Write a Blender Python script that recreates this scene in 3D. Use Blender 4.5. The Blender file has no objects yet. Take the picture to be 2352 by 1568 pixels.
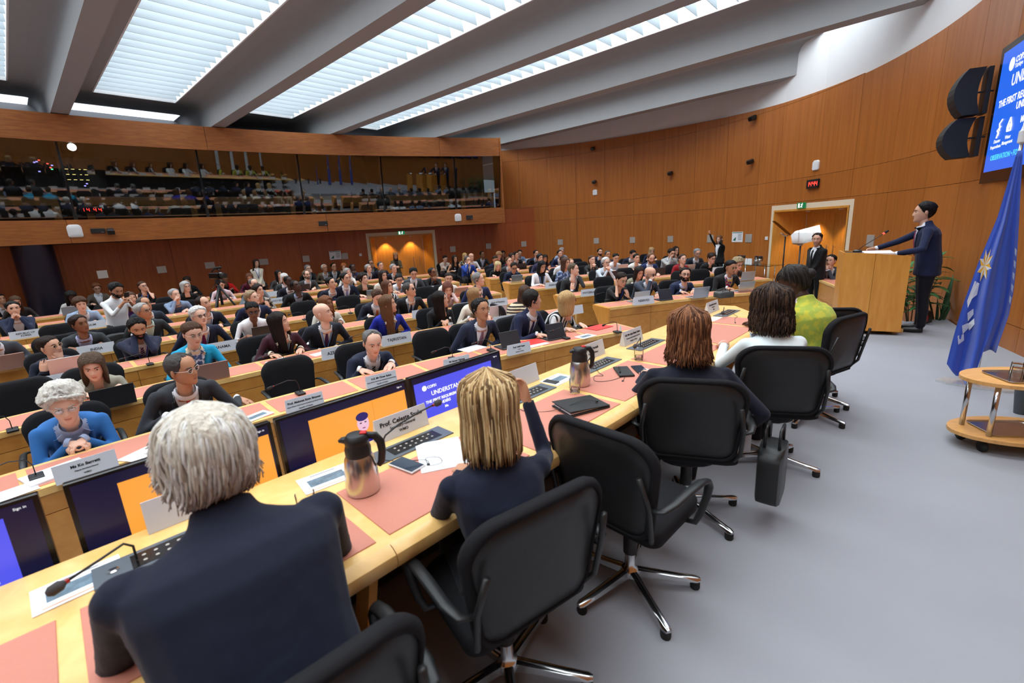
import bpy, bmesh, math, random
import numpy as np
from mathutils import Matrix, Vector
from mathutils.bvhtree import BVHTree
random.seed(7); np.random.seed(7)
C = bpy.context.scene.collection
SC = bpy.context.scene
# ------------------------------------------------------------------ camera, world, light, exposure
W0, H0, FPX = 2352, 1568, 1045.0
CAMZ, PITCH, ROLL = 2.10, math.radians(13.7), math.radians(3.3)
F_ = np.array([0, math.cos(PITCH), -math.sin(PITCH)]); R_ = np.array([1., 0, 0]); U_ = np.cross(R_, F_)
RR = R_*math.cos(ROLL)-U_*math.sin(ROLL); UU = U_*math.cos(ROLL)+R_*math.sin(ROLL)
CAM0 = np.array([0, 0, CAMZ])
cd = bpy.data.cameras.new('camera'); co = bpy.data.objects.new('camera', cd); C.objects.link(co)
cd.sensor_width = 36; cd.lens = FPX*36/W0; cd.clip_start = .05; cd.clip_end = 200
m = Matrix.Identity(4)
for i in range(3):
    m[i][0] = RR[i]; m[i][1] = UU[i]; m[i][2] = -F_[i]; m[i][3] = CAM0[i]
co.matrix_world = m
cd.dof.use_dof = True; cd.dof.focus_distance = 6.0; cd.dof.aperture_fstop = 2.8
SC.camera = co
SC.view_settings.view_transform = 'Standard'; SC.view_settings.look = 'None'
SC.view_settings.gamma = 1; SC.view_settings.use_curve_mapping = False
SC.view_settings.exposure = 0.12
SC.cycles.max_bounces = 8; SC.cycles.diffuse_bounces = 4; SC.cycles.transparent_max_bounces = 12
SC.cycles.sample_clamp_indirect = 6
w = bpy.data.worlds.new('world'); SC.world = w; w.use_nodes = True
w.node_tree.nodes['Background'].inputs[0].default_value = (.75, .85, 1, 1)
w.node_tree.nodes['Background'].inputs[1].default_value = .25
# beams run along BU, BN is across the bays
BU = np.array([-.73, .683]); BN = np.array([.683, .73])
BEAMS = [-8.6, -5.15, -1.7, 1.72, 5.2, 8.56, 12.0, 15.2, 18.7]
S0, S1 = -2.2, 17.3
def area_light(name, loc, rot, sx, sy, power, color):
    l = bpy.data.lights.new(name, 'AREA'); l.shape = 'RECTANGLE'; l.size = sx; l.size_y = sy
    l.energy = power; l.color = color
    o = bpy.data.objects.new(name, l); C.objects.link(o); o.location = loc; o.rotation_euler = rot
    return o
SKY_P = 820
for i in range(len(BEAMS)-1):                       # daylight above each louvred rooflight
    tc = (BEAMS[i]+BEAMS[i+1])/2; s0, s1 = S0+.4, S1-.1
    if i == 7: continue
    c2 = BU*(s0+s1)/2+BN*tc
    area_light('rooflight_daylight', (c2[0], c2[1], 7.02), (0, 0, math.atan2(BN[1], BN[0])), 1.85, s1-s0, SKY_P, (.90, .96, 1))
# ------------------------------------------------------------------ pixel helpers
def ray(x, y): return F_*FPX+RR*(x-W0/2)-UU*(y-H0/2)
def at(x, y, z):
    d = ray(x, y); return CAM0+d*((z-CAMZ)/d[2])
R2 = math.sqrt(.5)
def at_b(x, y, b):                                   # plane parallel to the podium desk
    d = ray(x, y); return CAM0+d*(b/((-d[0]+d[1])*R2))
def P_ab(a, b, z=0): return np.array([(a-b)*R2, (a+b)*R2, z])
PC = np.array([6.5, -5.5])                           # centre of the seating rows
def pol(R, th, z=0):
    t = math.radians(th); return np.array([PC[0]+R*math.cos(t), PC[1]+R*math.sin(t), z])
def hit_circ(x, y, cx, cy, R):
    d = ray(x, y); a = d[0]**2+d[1]**2; b = 2*(d[0]*(-cx)+d[1]*(-cy)); k = cx*cx+cy*cy-R*R
    q = b*b-4*a*k
    if q < 0: return None
    return CAM0+d*((-b+math.sqrt(q))/2/a)
def th_of(p): return math.degrees(math.atan2(p[1]-PC[1], p[0]-PC[0]))
RB, RW = 25.5, 26.6                                  # booth face, back wall
WC, WR = np.array([-1.5, 11.5]), 9.5                 # curved right wall
def wallp(phi, z=0, r=WR):
    t = math.radians(phi); return np.array([WC[0]+r*math.cos(t), WC[1]+r*math.sin(t), z])
def hit_wall(x, y):
    p = hit_circ(x, y, *PC, RW); q = hit_circ(x, y, *WC, WR)
    if q is not None and (np.hypot(*q[:2]) < np.hypot(*p[:2]) or th_of(p) < 101): return q, 'right'
    return p, 'back'
HALL, POD = 0.0, 0.38
# ------------------------------------------------------------------ mesh helpers
def T(x=0, y=0, z=0): return Matrix.Translation((x, y, z))
def Rz(a): return Matrix.Rotation(a, 4, 'Z')
def Rx(a): return Matrix.Rotation(a, 4, 'X')
def Ry(a): return Matrix.Rotation(a, 4, 'Y')
def Sc(x, y, z): return Matrix.Diagonal((x, y, z, 1))
def frame(o, ex, ey, ez):
    mm = Matrix.Identity(4)
    for i in range(3):
        mm[i][0] = ex[i]; mm[i][1] = ey[i]; mm[i][2] = ez[i]; mm[i][3] = o[i]
    return mm
class MB:
    def __init__(s): s.v = []; s.f = []; s.m = []; s.n = 0; s.M = Matrix.Identity(4)
    def add(s, vs, fs, mi=0, M=None):
        M = s.M if M is None else s.M @ M
        A = np.array(M); V = np.asarray(vs, float).reshape(-1, 3)
        V = V @ A[:3, :3].T+A[:3, 3]
        s.v.append(V); s.f += [tuple(i+s.n for i in f) for f in fs]; s.m += [mi]*len(fs); s.n += len(V)
        return s
    def box(s, c, d, mi=0, M=None, bev=0):
        x, y, z = [k/2 for k in d]
        if bev:
            b = bev; pts = []
            for sz in (-1, 1):
                for (dx, dy, dz) in ((b, b, 0), (0, 0, b)):
                    if sz == 1: dx, dy, dz = (0, 0, b) if dz == 0 else (b, b, 0)
                    for (sx, sy) in ((-1, -1), (1, -1), (1, 1), (-1, 1)):
                        pts.append((c[0]+sx*(x-dx), c[1]+sy*(y-dy), c[2]+sz*(z-dz)))
            fs = [(3, 2, 1, 0), (12, 13, 14, 15)]
            for l in range(3):
                for k in range(4): fs.append((l*4+k, l*4+(k+1) % 4, l*4+4+(k+1) % 4, l*4+4+k))
            return s.add(pts, fs, mi, M)
        pts = [(c[0]+sx*x, c[1]+sy*y, c[2]+sz*z) for sz in (-1, 1) for (sx, sy) in ((-1, -1), (1, -1), (1, 1), (-1, 1))]
        return s.add(pts, [(3, 2, 1, 0), (4, 5, 6, 7), (0, 1, 5, 4), (1, 2, 6, 5), (2, 3, 7, 6), (3, 0, 4, 7)], mi, M)
    def prism(s, poly, z0, z1, mi=0, M=None):
        n = len(poly)
        pts = [(x, y, z0) for x, y in poly]+[(x, y, z1) for x, y in poly]
        return s.add(pts, [tuple(range(n))[::-1], tuple(range(n, 2*n))]+[(i, (i+1) % n, n+(i+1) % n, n+i) for i in range(n)], mi, M)
    def loft(s, rings, mi=0, M=None, cap=True, close=True):
        k = len(rings[0]); pts = np.concatenate([np.asarray(r, float) for r in rings])
        fs = []
        for i in range(len(rings)-1):
            for j in range(k if close else k-1):
                j2 = (j+1) % k; fs.append((i*k+j, i*k+j2, (i+1)*k+j2, (i+1)*k+j))
        if cap:
            fs.append(tuple(range(k))[::-1]); fs.append(tuple(range((len(rings)-1)*k, len(rings)*k)))
        return s.add(pts, fs, mi, M)
    def lathe(s, prof, n=20, mi=0, M=None, cap=True):
        a = np.arange(n)*2*math.pi/n
        return s.loft([np.c_[r*np.cos(a), r*np.sin(a), np.full(n, z)] for r, z in prof], mi, M, cap)
    def tube(s, pts, rad, n=8, mi=0, M=None, cap=True, flat=1.0, up=None):
        P = np.asarray(pts, float); rad = np.full(len(P), rad) if np.isscalar(rad) else np.asarray(rad, float)
        rings = []; a = np.arange(n)*2*math.pi/n; prev = None
        for i in range(len(P)):
            t = P[min(i+1, len(P)-1)]-P[max(i-1, 0)]; t = t/(np.linalg.norm(t)+1e-9)
            if prev is None:
                u = np.array(up if up is not None else ([0, 0, 1.] if abs(t[2]) < .9 else [0, 1., 0]))
            else: u = prev
            e = u-t*(u@t); e /= np.linalg.norm(e)+1e-9; prev = e; b = np.cross(t, e)
            rings.append(P[i]+rad[i]*(flat*np.cos(a)[:, None]*e+np.sin(a)[:, None]*b))
        return s.loft(rings, mi, M, cap)
    def ell(s, c, r, nu=14, nv=9, mi=0, M=None):
        rings = []; a = np.arange(nu)*2*math.pi/nu
        for i in range(nv):
            p = math.pi*(i+.02)/(nv-1+.04)
            rings.append(np.c_[c[0]+r[0]*math.sin(p)*np.cos(a), c[1]+r[1]*math.sin(p)*np.sin(a), np.full(nu, c[2]-r[2]*math.cos(p))])
        return s.loft(rings, mi, M)
    def grid(s, P, mi=0, M=None):
        P = np.asarray(P, float); n, k = P.shape[:2]
        return s.add(P.reshape(-1, 3), [(i*k+j, i*k+j+1, (i+1)*k+j+1, (i+1)*k+j) for i in range(n-1) for j in range(k-1)], mi, M)
    def slab(s, P, off, mi=0, M=None):
        """closed sheet: grid P plus the same grid moved by off"""
        P = np.asarray(P, float); n, k = P.shape[:2]; Q = P+np.asarray(off, float)
        fs = []
        for g, fl in ((0, 1), (n*k, 0)):
            for i in range(n-1):
                for j in range(k-1):
                    q = (g+i*k+j, g+i*k+j+1, g+(i+1)*k+j+1, g+(i+1)*k+j); fs.append(q[::-1] if fl else q)
        rim = [j for j in range(k)]+[i*k+k-1 for i in range(1, n)]+[(n-1)*k+j for j in range(k-2, -1, -1)]+[i*k for i in range(n-2, 0, -1)]
        for a_, b_ in zip(rim, rim[1:]+rim[:1]): fs.append((a_, b_, n*k+b_, n*k+a_))
        return s.add(np.concatenate([P.reshape(-1, 3), Q.reshape(-1, 3)]), fs, mi, M)
    def mesh(s, name, mats, smooth=False):
        me = bpy.data.meshes.new(name)
        V = np.concatenate(s.v) if s.v else np.zeros((0, 3))
        me.from_pydata([tuple(p) for p in V.tolist()], [], s.f)
        for q in (mats if isinstance(mats, (list, tuple)) else [mats]): me.materials.append(q)
        if s.m and max(s.m) > 0: me.polygons.foreach_set('material_index', s.m)
        if smooth:
            if smooth is True: me.polygons.foreach_set('use_smooth', [True]*len(s.f))
            else:
                me.polygons.foreach_set('use_smooth', [True]*len(s.f)); me.set_sharp_from_angle(angle=math.radians(smooth))
        me.update(); return me
    def build(s, name, mats, parent=None, smooth=False, M=None):
        return put(s.mesh(name, mats, smooth), name, parent, M)
def put(me, name, parent=None, M=None):
    o = bpy.data.objects.new(name, me); C.objects.link(o)
    if parent is not None: o.parent = parent
    if M is not None: o.matrix_basis = M if isinstance(M, Matrix) else T(*M)
    return o
def tag(o, label, cat=None, group=None, kind=None):
    if label: o['label'] = label
    if cat: o['category'] = cat
    if group: o['group'] = group
    if kind: o['kind'] = kind
    return o
def thing(name, label, cat, M=None, group=None, kind=None):
    o = bpy.data.objects.new(name, None); C.objects.link(o); o.empty_display_size = .1
    if M is not None: o.matrix_basis = M if isinstance(M, Matrix) else T(*M)
    return tag(o, label, cat, group, kind)
def dup(root, M, label, group=None):
    r = root.copy(); C.objects.link(r); r.matrix_basis = M; r['label'] = label
    if group: r['group'] = group
    for ch in root.children:
        c = ch.copy(); C.objects.link(c); c.parent = r
        for g in ch.children:
            d = g.copy(); C.objects.link(d); d.parent = c
    return r
def text(s, size, M, ma, parent, align='CENTER', name='lettering', shear=0, bold=0, spacing=1.0):
    cu = bpy.data.curves.new(name, 'FONT'); cu.body = s; cu.size = size; cu.align_x = align; cu.align_y = 'CENTER'
    cu.extrude = .0004; cu.offset = bold; cu.shear = shear; cu.resolution_u = 2; cu.space_line = spacing
    cu.materials.append(ma)
    o = bpy.data.objects.new(name, cu); C.objects.link(o); o.parent = parent; o.matrix_basis = M
    return o
# ------------------------------------------------------------------ materials
def srgb(*c):
    if len(c) == 1 and isinstance(c[0], str): h = c[0]; c = [int(h[i:i+2], 16) for i in (0, 2, 4)]
    f = lambda k: (k/255/12.92) if k <= 10 else ((k/255+.055)/1.055)**2.4
    return tuple(f(k) for k in c)+(1,)
MATS = {}
def nodes(name):
    ma = bpy.data.materials.new(name); ma.use_nodes = True
    nt = ma.node_tree; return ma, nt, nt.nodes['Principled BSDF']
def mat(name, col, rough=.5, metal=0, spec=.5, noise=0, nscale=40, bump=0, bscale=60, stretch=(1, 1, 1), sheen=0, coat=0, trans=0, emit=0):
    if name in MATS: return MATS[name]
    ma, nt, p = nodes(name)
    p.inputs['Base Color'].default_value = col; p.inputs['Roughness'].default_value = rough
    p.inputs['Metallic'].default_value = metal; p.inputs['Specular IOR Level'].default_value = spec
    p.inputs['Sheen Weight'].default_value = sheen; p.inputs['Coat Weight'].default_value = coat
    p.inputs['Transmission Weight'].default_value = trans
    if emit: p.inputs['Emission Color'].default_value = col; p.inputs['Emission Strength'].default_value = emit
    if noise or bump:
        tc = nt.nodes.new('ShaderNodeTexCoord'); mp = nt.nodes.new('ShaderNodeMapping'); mp.inputs['Scale'].default_value = stretch
        nt.links.new(tc.outputs['Object'], mp.inputs[0])
    if noise:
        n = nt.nodes.new('ShaderNodeTexNoise'); n.inputs['Scale'].default_value = nscale; n.inputs['Detail'].default_value = 4
        nt.links.new(mp.outputs[0], n.inputs['Vector'])
        mx = nt.nodes.new('ShaderNodeMix'); mx.data_type = 'RGBA'
        mx.inputs[6].default_value = tuple(k*(1-noise) for k in col[:3])+(1,); mx.inputs[7].default_value = tuple(min(1, k*(1+noise)) for k in col[:3])+(1,)
        nt.links.new(n.outputs[0], mx.inputs[0]); nt.links.new(mx.outputs[2], p.inputs['Base Color'])
    if bump:
        n = nt.nodes.new('ShaderNodeTexNoise'); n.inputs['Scale'].default_value = bscale; n.inputs['Detail'].default_value = 3
        nt.links.new(mp.outputs[0], n.inputs['Vector'])
        b = nt.nodes.new('ShaderNodeBump'); b.inputs['Strength'].default_value = bump; b.inputs['Distance'].default_value = .02
        nt.links.new(n.outputs[0], b.inputs['Height']); nt.links.new(b.outputs[0], p.inputs['Normal'])
    MATS[name] = ma; return ma
def wood(name, c1, c2, stretch, rough=.38, coat=.1, broad=0):
    ma, nt, p = nodes(name); L = nt.links.new
    tc = nt.nodes.new('ShaderNodeTexCoord'); mp = nt.nodes.new('ShaderNodeMapping'); mp.inputs['Scale'].default_value = stretch
    L(tc.outputs['Object'], mp.inputs[0])
    n = nt.nodes.new('ShaderNodeTexNoise'); n.inputs['Scale'].default_value = 6; n.inputs['Detail'].default_value = 6; n.inputs['Distortion'].default_value = .4
    L(mp.outputs[0], n.inputs['Vector'])
    rp = nt.nodes.new('ShaderNodeValToRGB'); rp.color_ramp.elements[0].position = .32; rp.color_ramp.elements[1].position = .7
    rp.color_ramp.elements[0].color = c1; rp.color_ramp.elements[1].color = c2
    L(n.outputs[0], rp.inputs[0])
    oi = nt.nodes.new('ShaderNodeObjectInfo')                      # each veneer panel a shade of its own
    mr = nt.nodes.new('ShaderNodeMapRange'); mr.inputs[3].default_value = .93; mr.inputs[4].default_value = 1.05
    L(oi.outputs['Random'], mr.inputs[0])
    hs = nt.nodes.new('ShaderNodeHueSaturation'); L(rp.outputs[0], hs.inputs['Color']); L(mr.outputs[0], hs.inputs['Value'])
    L(hs.outputs[0], p.inputs['Base Color'])
    p.inputs['Roughness'].default_value = rough; p.inputs['Coat Weight'].default_value = coat; p.inputs['Coat Roughness'].default_value = .25
    MATS[name] = ma; return ma
def emis(name, col, st):
    if name in MATS: return MATS[name]
    ma, nt, p = nodes(name); p.inputs['Base Color'].default_value = (0, 0, 0, 1)
    p.inputs['Emission Color'].default_value = col; p.inputs['Emission Strength'].default_value = st; p.inputs['Roughness'].default_value = .3
    MATS[name] = ma; return ma
def glassy(name, tint, gloss=.12, rough=.02, blend=.35):
    """window or tumbler glass: see-through, with a fresnel reflection"""
    ma, nt, p = nodes(name); L = nt.links.new; nt.nodes.remove(p)
    tr = nt.nodes.new('ShaderNodeBsdfTransparent'); tr.inputs[0].default_value = tint
    gl = nt.nodes.new('ShaderNodeBsdfGlossy'); gl.inputs['Roughness'].default_value = rough
    fr = nt.nodes.new('ShaderNodeLayerWeight'); fr.inputs[0].default_value = blend
    ad = nt.nodes.new('ShaderNodeMath'); ad.operation = 'ADD'; ad.use_clamp = True; ad.inputs[1].default_value = gloss
    L(fr.outputs['Fresnel'], ad.inputs[0])
    mx = nt.nodes.new('ShaderNodeMixShader'); L(ad.outputs[0], mx.inputs[0]); L(tr.outputs[0], mx.inputs[1]); L(gl.outputs[0], mx.inputs[2])
    L(mx.outputs[0], nt.nodes['Material Output'].inputs[0]); MATS[name] = ma; return ma
M_wall = wood('wall_veneer', srgb(162, 94, 38), srgb(180, 110, 48), (2.4, 2.4, .10), .36, .12)
M_rear = wood('wall_rear_veneer', srgb(158, 76, 30), srgb(176, 92, 40), (2.2, 2.2, .12), .36, .1)
M_booth = wood('booth_veneer', srgb(140, 80, 34), srgb(168, 102, 46), (.5, .5, 5), .4, .1)
M_desk = wood('desk_veneer', srgb(196, 130, 54), srgb(209, 146, 68), (1.6, 1.6, 2.2), .4, .1)
M_edge = wood('desk_edge_wood', srgb(226, 178, 104), srgb(238, 196, 126), (2, 2, 2), .35, .15)
M_light = wood('light_veneer', srgb(208, 138, 52), srgb(222, 156, 70), (3, 3, .4), .35, .15)
M_pad = mat('salmon_pad', srgb(198, 126, 106), .5, noise=.05, nscale=90)
M_carpet = mat('grey_carpet', srgb(150, 151, 157), .95, spec=.1, noise=.10, nscale=1.3, bump=.15, bscale=500)
M_black = mat('black_plastic', (.012, .012, .013, 1), .45)
M_rubber = mat('black_rubber', (.008, .008, .008, 1), .7)
M_fabric = mat('black_chair_fabric', (.010, .010, .012, 1), .85, spec=.2, noise=.3, nscale=500)
M_leather = mat('black_chair_shell', (.014, .015, .016, 1), .42, spec=.4, bump=.04, bscale=300)
M_chrome = mat('polished_metal', (.62, .62, .62, 1), .16, metal=1)
M_steel = mat('brushed_steel', (.62, .60, .57, 1), .27, metal=1, noise=.12, nscale=30, stretch=(8, 8, .2))
M_dark = mat('plinth_black', (.006, .006, .007, 1), .8)
M_concrete = mat('ceiling_grey', srgb(150, 152, 153), .8, noise=.03, nscale=3)
M_white = mat('matt_white', srgb(226, 228, 230), .6)
M_cream = mat('cream_trim', srgb(232, 214, 186), .5)
M_plate = mat('plate_grey', srgb(186, 180, 172), .4, metal=.3)
M_paper = mat('paper', srgb(236, 236, 240), .7)
M_print = mat('print_black', (.01, .01, .012, 1), .6)
M_card = mat('card_grey', srgb(206, 208, 214), .6)
M_glass = glassy('window_glass', (.78, .82, .82, 1), .07)
M_tumbler = glassy('tumbler_glass', (.985, .99, .99, 1), .025, .02, .12)
M_smoke = mat('monitor_bezel', (.004, .004, .005, 1), .25)
# ------------------------------------------------------------------ the room
def struct(o): o['kind'] = 'structure'; return o
def front_line(s, t): p = BU*s+BN*t; return (p[0], p[1])
mb = MB()
fl = [front_line(-2.2, 4.2), (6.6, 6.4)]+[tuple(wallp(a, 0, WR+.3)[:2]) for a in range(-30, 90, 6)]+[tuple(pol(RW+.3, a)[:2]) for a in np.arange(102, 152, 3)]+[front_line(-2.2, -15)]
mb.prism(fl, -.06, 0); struct(mb.build('floor', M_carpet))
# podium platform
mb = MB()
pp = [front_line(-2.15, 4.1), (6.35, 6.15)]+[tuple(wallp(a, 0, WR-.02)[:2]) for a in range(-33, -28, 2)]+[(5.5, 6.85), (4.55, 7.05), tuple(P_ab(5.75, 2.28)[:2]), tuple(P_ab(-6, 2.28)[:2]), front_line(-2.15, -6)]
mb.prism(pp, .001, POD); po = struct(mb.build('floor_podium', M_carpet)); po['label'] = 'grey carpeted podium floor raised above the hall'
# --- curved right wall: veneer panels in four bands round a niche for the door
wr = thing('wall_right', 'curved wall of warm brown veneer panels with thin joints', None, kind='structure')
ztop = lambda ph: float(np.interp(ph, [-40, -14, 3.4, 17.8, 41.9, 80], [4.99, 4.99, 4.99, 5.11, 5.33, 5.44]))
dA, dB = [math.degrees(math.atan2(*(hit_circ(x, 480, *WC, WR)[:2]-WC)[::-1])) for x in (1950, 1783)]
backing = MB()
bp = [wallp(a, 0, WR+.05) for a in np.arange(-34, 84, 2)]
for (z0, z1, aa) in ((0, 6.9, [a for a in np.arange(-34, 84, 2) if a < dA-.5]+[dA]), (0, 6.9, [dB]+[a for a in np.arange(-34, 84, 2) if a > dB+.5]), (2.36, 6.9, [dA, (dA+dB)/2, dB])):
    backing.slab([[wallp(a, z0, WR+.05) for a in aa], [wallp(a, z1, WR+.05) for a in aa]], (.0, .0, .0)) if 0 else backing.grid([[wallp(a, z0, WR+.05) for a in aa], [wallp(a, z1, WR+.05) for a in aa]])
backing.build('wall_core', M_white, wr)
def wpanel(a0, a1, z0, z1, z1b=None, r=WR, ma=None, parent=None, name='panel', g=.0035):
    n = max(2, int(abs(a1-a0)/2)+1); aa = np.linspace(a0, a1, n+1); ga = math.degrees(g/r)
    aa = np.clip(aa, a0+ga, a1-ga)
    hz = (lambda f: z1+(z1b-z1)*f) if z1b else (lambda f: z1)
    P = [[wallp(a, z0+g, r) for a in aa], [wallp(a, hz(i/n)-g, r) for i, a in enumerate(aa)]]
    c = wallp((a0+a1)/2, 0, 1)-np.array([*WC, 0])
    mb = MB(); mb.slab(P, c*.03); return mb.build(name, ma or M_wall, parent or wr)
step = 7.5; cols = list(np.arange(-34, dA-2, step))+[dA, dB]+list(np.arange(dB+step*.6, 82, step))+[83]
for a0, a1 in zip(cols, cols[1:]):
    niche = abs(a0-dA) < .01
    for k, (z0, z1) in enumerate(((.3, 2.42), (2.42, 3.02), (3.02, 4.97))):
        if niche and k == 0: z0 = 2.36
        wpanel(a0, a1, z0, z1)
    if not niche: wpanel(a0, a1, 0, .3, name='skirting')
    if ztop(a0) > 5.0 or ztop(a1) > 5.0: wpanel(a0, a1, 4.97, ztop(a0), ztop(a1))
# straight run of the wall behind the screen, and the wall behind the camera
E0, E1 = wallp(-34)[:2], np.array([4.3, 1.65])
du = (E1-E0)/np.linalg.norm(E1-E0); nn = np.array([-du[1], du[0]])     # nn points outwards
if nn[0] < 0: nn = -nn
Ls = np.linalg.norm(E1-E0)
def spt(d, z, off=0): p = E0+du*d-nn*off; return np.array([p[0], p[1], z])
ww = thing('wall_front', 'straight run of brown veneer wall behind the big screen', None, kind='structure')
for d0, d1 in zip(np.linspace(0, Ls, 5), np.linspace(0, Ls, 5)[1:]):
    for z0, z1 in ((0, .3+POD), (.3+POD, 2.42), (2.42, 3.02), (3.02, 5.0)):
        mb = MB(); g = .0035
        mb.slab([[spt(d0+g, z0+g), spt(d1-g, z0+g)], [spt(d0+g, z1-g), spt(d1-g, z1-g)]], (nn[0]*.03, nn[1]*.03, 0)); mb.build('panel', M_wall, ww)
mb = MB(); mb.grid([[spt(-.3, 0, -.05), spt(Ls+.2, 0, -.05)], [spt(-.3, 6.9, -.05), spt(Ls+.2, 6.9, -.05)]]); mb.build('wall_core', M_white, ww)
mb = MB(); a, b = front_line(-2.2, 4.1), front_line(-2.2, -15)
mb.slab([[(*a, 0), (*b, 0)], [(*a, 6.9), (*b, 6.9)]], (-BU[0]*.1, -BU[1]*.1, 0)); o = struct(mb.build('wall_behind', M_wall))
mb = MB(); a, b = front_line(-2.2, -15), pol(RW, 151)
mb.slab([[(*a[:2], 0), (b[0], b[1], 0)], [(*a[:2], 6.9), (b[0], b[1], 6.9)]], (-.1, 0, 0)); struct(mb.build('wall_left', M_wall))
# --- back wall under the booth, with the niche of the rear door
wb = thing('wall_back', 'curved brown veneer wall below the interpreter booths', None, kind='structure')
bA, bB = [th_of(hit_circ(x, 560, *PC, RW)) for x in (992, 852)]
def bpanel(t0, t1, z0, z1, name='panel', r=RW, ma=None, parent=None, g=.0035, th=.03):
    n = max(1, int((t1-t0)/1.5)+1); ga = math.degrees(g/r); aa = np.clip(np.linspace(t0, t1, n+1), t0+ga, t1-ga)
    c = pol(1, (t0+t1)/2)-pol(0, 0); mb = MB()
    mb.slab([[pol(r, a, z0+g) for a in aa], [pol(r, a, z1-g) for a in aa]], c*th); return mb.build(name, ma or M_rear, parent or wb)
cols = [100.5]+list(np.linspace(101.2, bA, 3))[0:]+list(np.arange(bB, 151, 2.75))
for a0, a1 in zip(cols, cols[1:]):
    niche = abs(a0-bA) < .01
    for z0, z1 in ((0, .3), (.3, 2.42), (2.42, 3.0)):
        if niche and z1 < 2.42: continue
        if niche and z0 == .3: z0 = 2.3
        bpanel(a0, a1, max(z0, 2.28) if niche else z0, z1, 'skirting' if z1 == .3 else 'panel')
for a0, a1, z0 in ((100.5, bA, 0), (bB, 151, 0), (bA, bB, 2.3)):
    aa = np.linspace(a0, a1, 20); mb = MB(); mb.grid([[pol(RW+.06, a, z0) for a in aa], [pol(RW+.06, a, 3.0) for a in aa]]); mb.build('wall_core', M_rear, wb)
# --- door niches
def niche(name, label, pL, pR, zt, depth, nrm, hinge_at, ma_leaf):
    """pL,pR: floor corners of the opening (image left, right); nrm points into the wall"""
    d = thing(name, label, None, kind='structure')
    L = np.array(pL[:2]); Rr = np.array(pR[:2]); e = (Rr-L); wd = np.linalg.norm(e); e /= wd
    ins = .10*wd; q = lambda u, v, z: np.array([*(L+e*u+nrm*v), z])
    mb = MB()                                              # splayed reveals and soffit
    mb.slab([[q(0, -.04, 0), q(ins, depth, 0)], [q(0, -.04, zt), q(ins, depth, zt)]], (*(e*-.04), 0)); mb.build('reveal', M_light, d)
    mb = MB(); mb.slab([[q(wd-ins, depth, 0), q(wd, -.04, 0)], [q(wd-ins, depth, zt), q(wd, -.04, zt)]], (*(e*.04), 0)); mb.build('reveal', M_light, d)
    mb = MB(); mb.slab([[q(-.04, -.04, zt), q(wd+.04, -.04, zt)], [q(ins-.04, depth, zt), q(wd-ins+.04, depth, zt)]], (0, 0, .05)); mb.build('soffit', M_light, d)
    for k in range(2):                                    # two leaves
        u0 = ins+(wd-2*ins)*k*hinge_at; u1 = ins+(wd-2*ins)*(hinge_at if k == 0 else 1)
        mb = MB(); mb.slab([[q(u0+.004, depth, .01), q(u1-.004, depth, .01)], [q(u0+.004, depth, zt-.12), q(u1-.004, depth, zt-.12)]], (*(nrm*.05), 0))
        lf = mb.build('door_leaf', ma_leaf, d)
        hu = u1-.12 if k == 0 else u0+.12
        mb = MB(); mb.tube([q(hu, depth-.06, .85), q(hu, depth-.06, 1.25)], .014); mb.tube([q(hu, depth-.06, .9), q(hu, depth, .9)], .008); mb.tube([q(hu, depth-.06, 1.2), q(hu, depth, 1.2)], .008)
        mb.build('door_handle', M_steel, lf)
    mb = MB(); mb.slab([[q(ins, depth, zt-.12), q(wd-ins, depth, zt-.12)], [q(ins, depth, zt), q(wd-ins, depth, zt)]], (*(nrm*.06), 0)); mb.build('door_head', M_light, d)
    cs = .11                                              # cream trim strip round the opening
    for nm, A, B in (('trim_strip', q(-.05-cs, -.03, 0), q(-.05, -.03, zt+.05)), ('trim_strip', q(wd+.05, -.03, 0), q(wd+.05+cs, -.03, zt+.05)), ('trim_strip', q(-.05-cs, -.03, zt+.05), q(wd+.05+cs, -.03, zt+.05+cs*1.2))):
        mb = MB(); mb.slab([[(A[0], A[1], A[2]), (B[0], B[1], A[2])], [(A[0], A[1], B[2]), (B[0], B[1], B[2])]], (*(nrm*.025), 0)); mb.build(nm, M_cream, d)
    return d, q, wd
nr = wallp((dA+dB)/2)[:2]-WC; nr /= np.linalg.norm(nr)
door2, q2, w2 = niche('door_2', 'wooden double door in a warmly lit niche beside the lectern', wallp(dB), wallp(dA), 2.18, .75, nr, .5, M_light)
nb = pol(1, (bA+bB)/2)[:2]-PC
door1, q1, w1 = niche('door_1', 'wooden rear door in a warmly lit niche under the booths', pol(RW, bB), pol(RW, bA), 2.12, .55, nb, .82, M_light)
def downlight(name, q, u, v, z, power, label):
    d = thing(name, label, 'lamp', T(*q(u, v, z)))
    mb = MB(); mb.lathe([(.055, -.02), (.055, 0), (.04, 0)], 14); mb.build('housing', M_white, d)
    mb = MB(); mb.lathe([(.036, -.004), (.036, -.001)], 12); mb.build('lamp_lens', emis('warm_lamp', (1, .78, .45, 1), 14), d)
    l = bpy.data.lights.new('downlight_spot', 'SPOT'); l.energy = power; l.color = (1, .66, .30); l.spot_size = math.radians(95); l.spot_blend = .5; l.shadow_soft_size = .04
    o = bpy.data.objects.new('downlight_spot', l); C.objects.link(o); o.parent = d; o.location = (0, 0, -.05)
downlight('downlight', q2, w2*.28, .42, 2.165, 45, 'warm recessed downlight on the left above the door niche near lectern')
downlight('downlight', q2, w2*.72, .42, 2.165, 45, 'warm recessed downlight on the right above the door niche near lectern')
downlight('downlight', q1, w1*.26, .34, 2.105, 45, 'warm recessed downlight on the left above the rear door')
downlight('downlight', q1, w1*.68, .34, 2.105, 45, 'warm recessed downlight on the right above the rear door')
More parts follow.
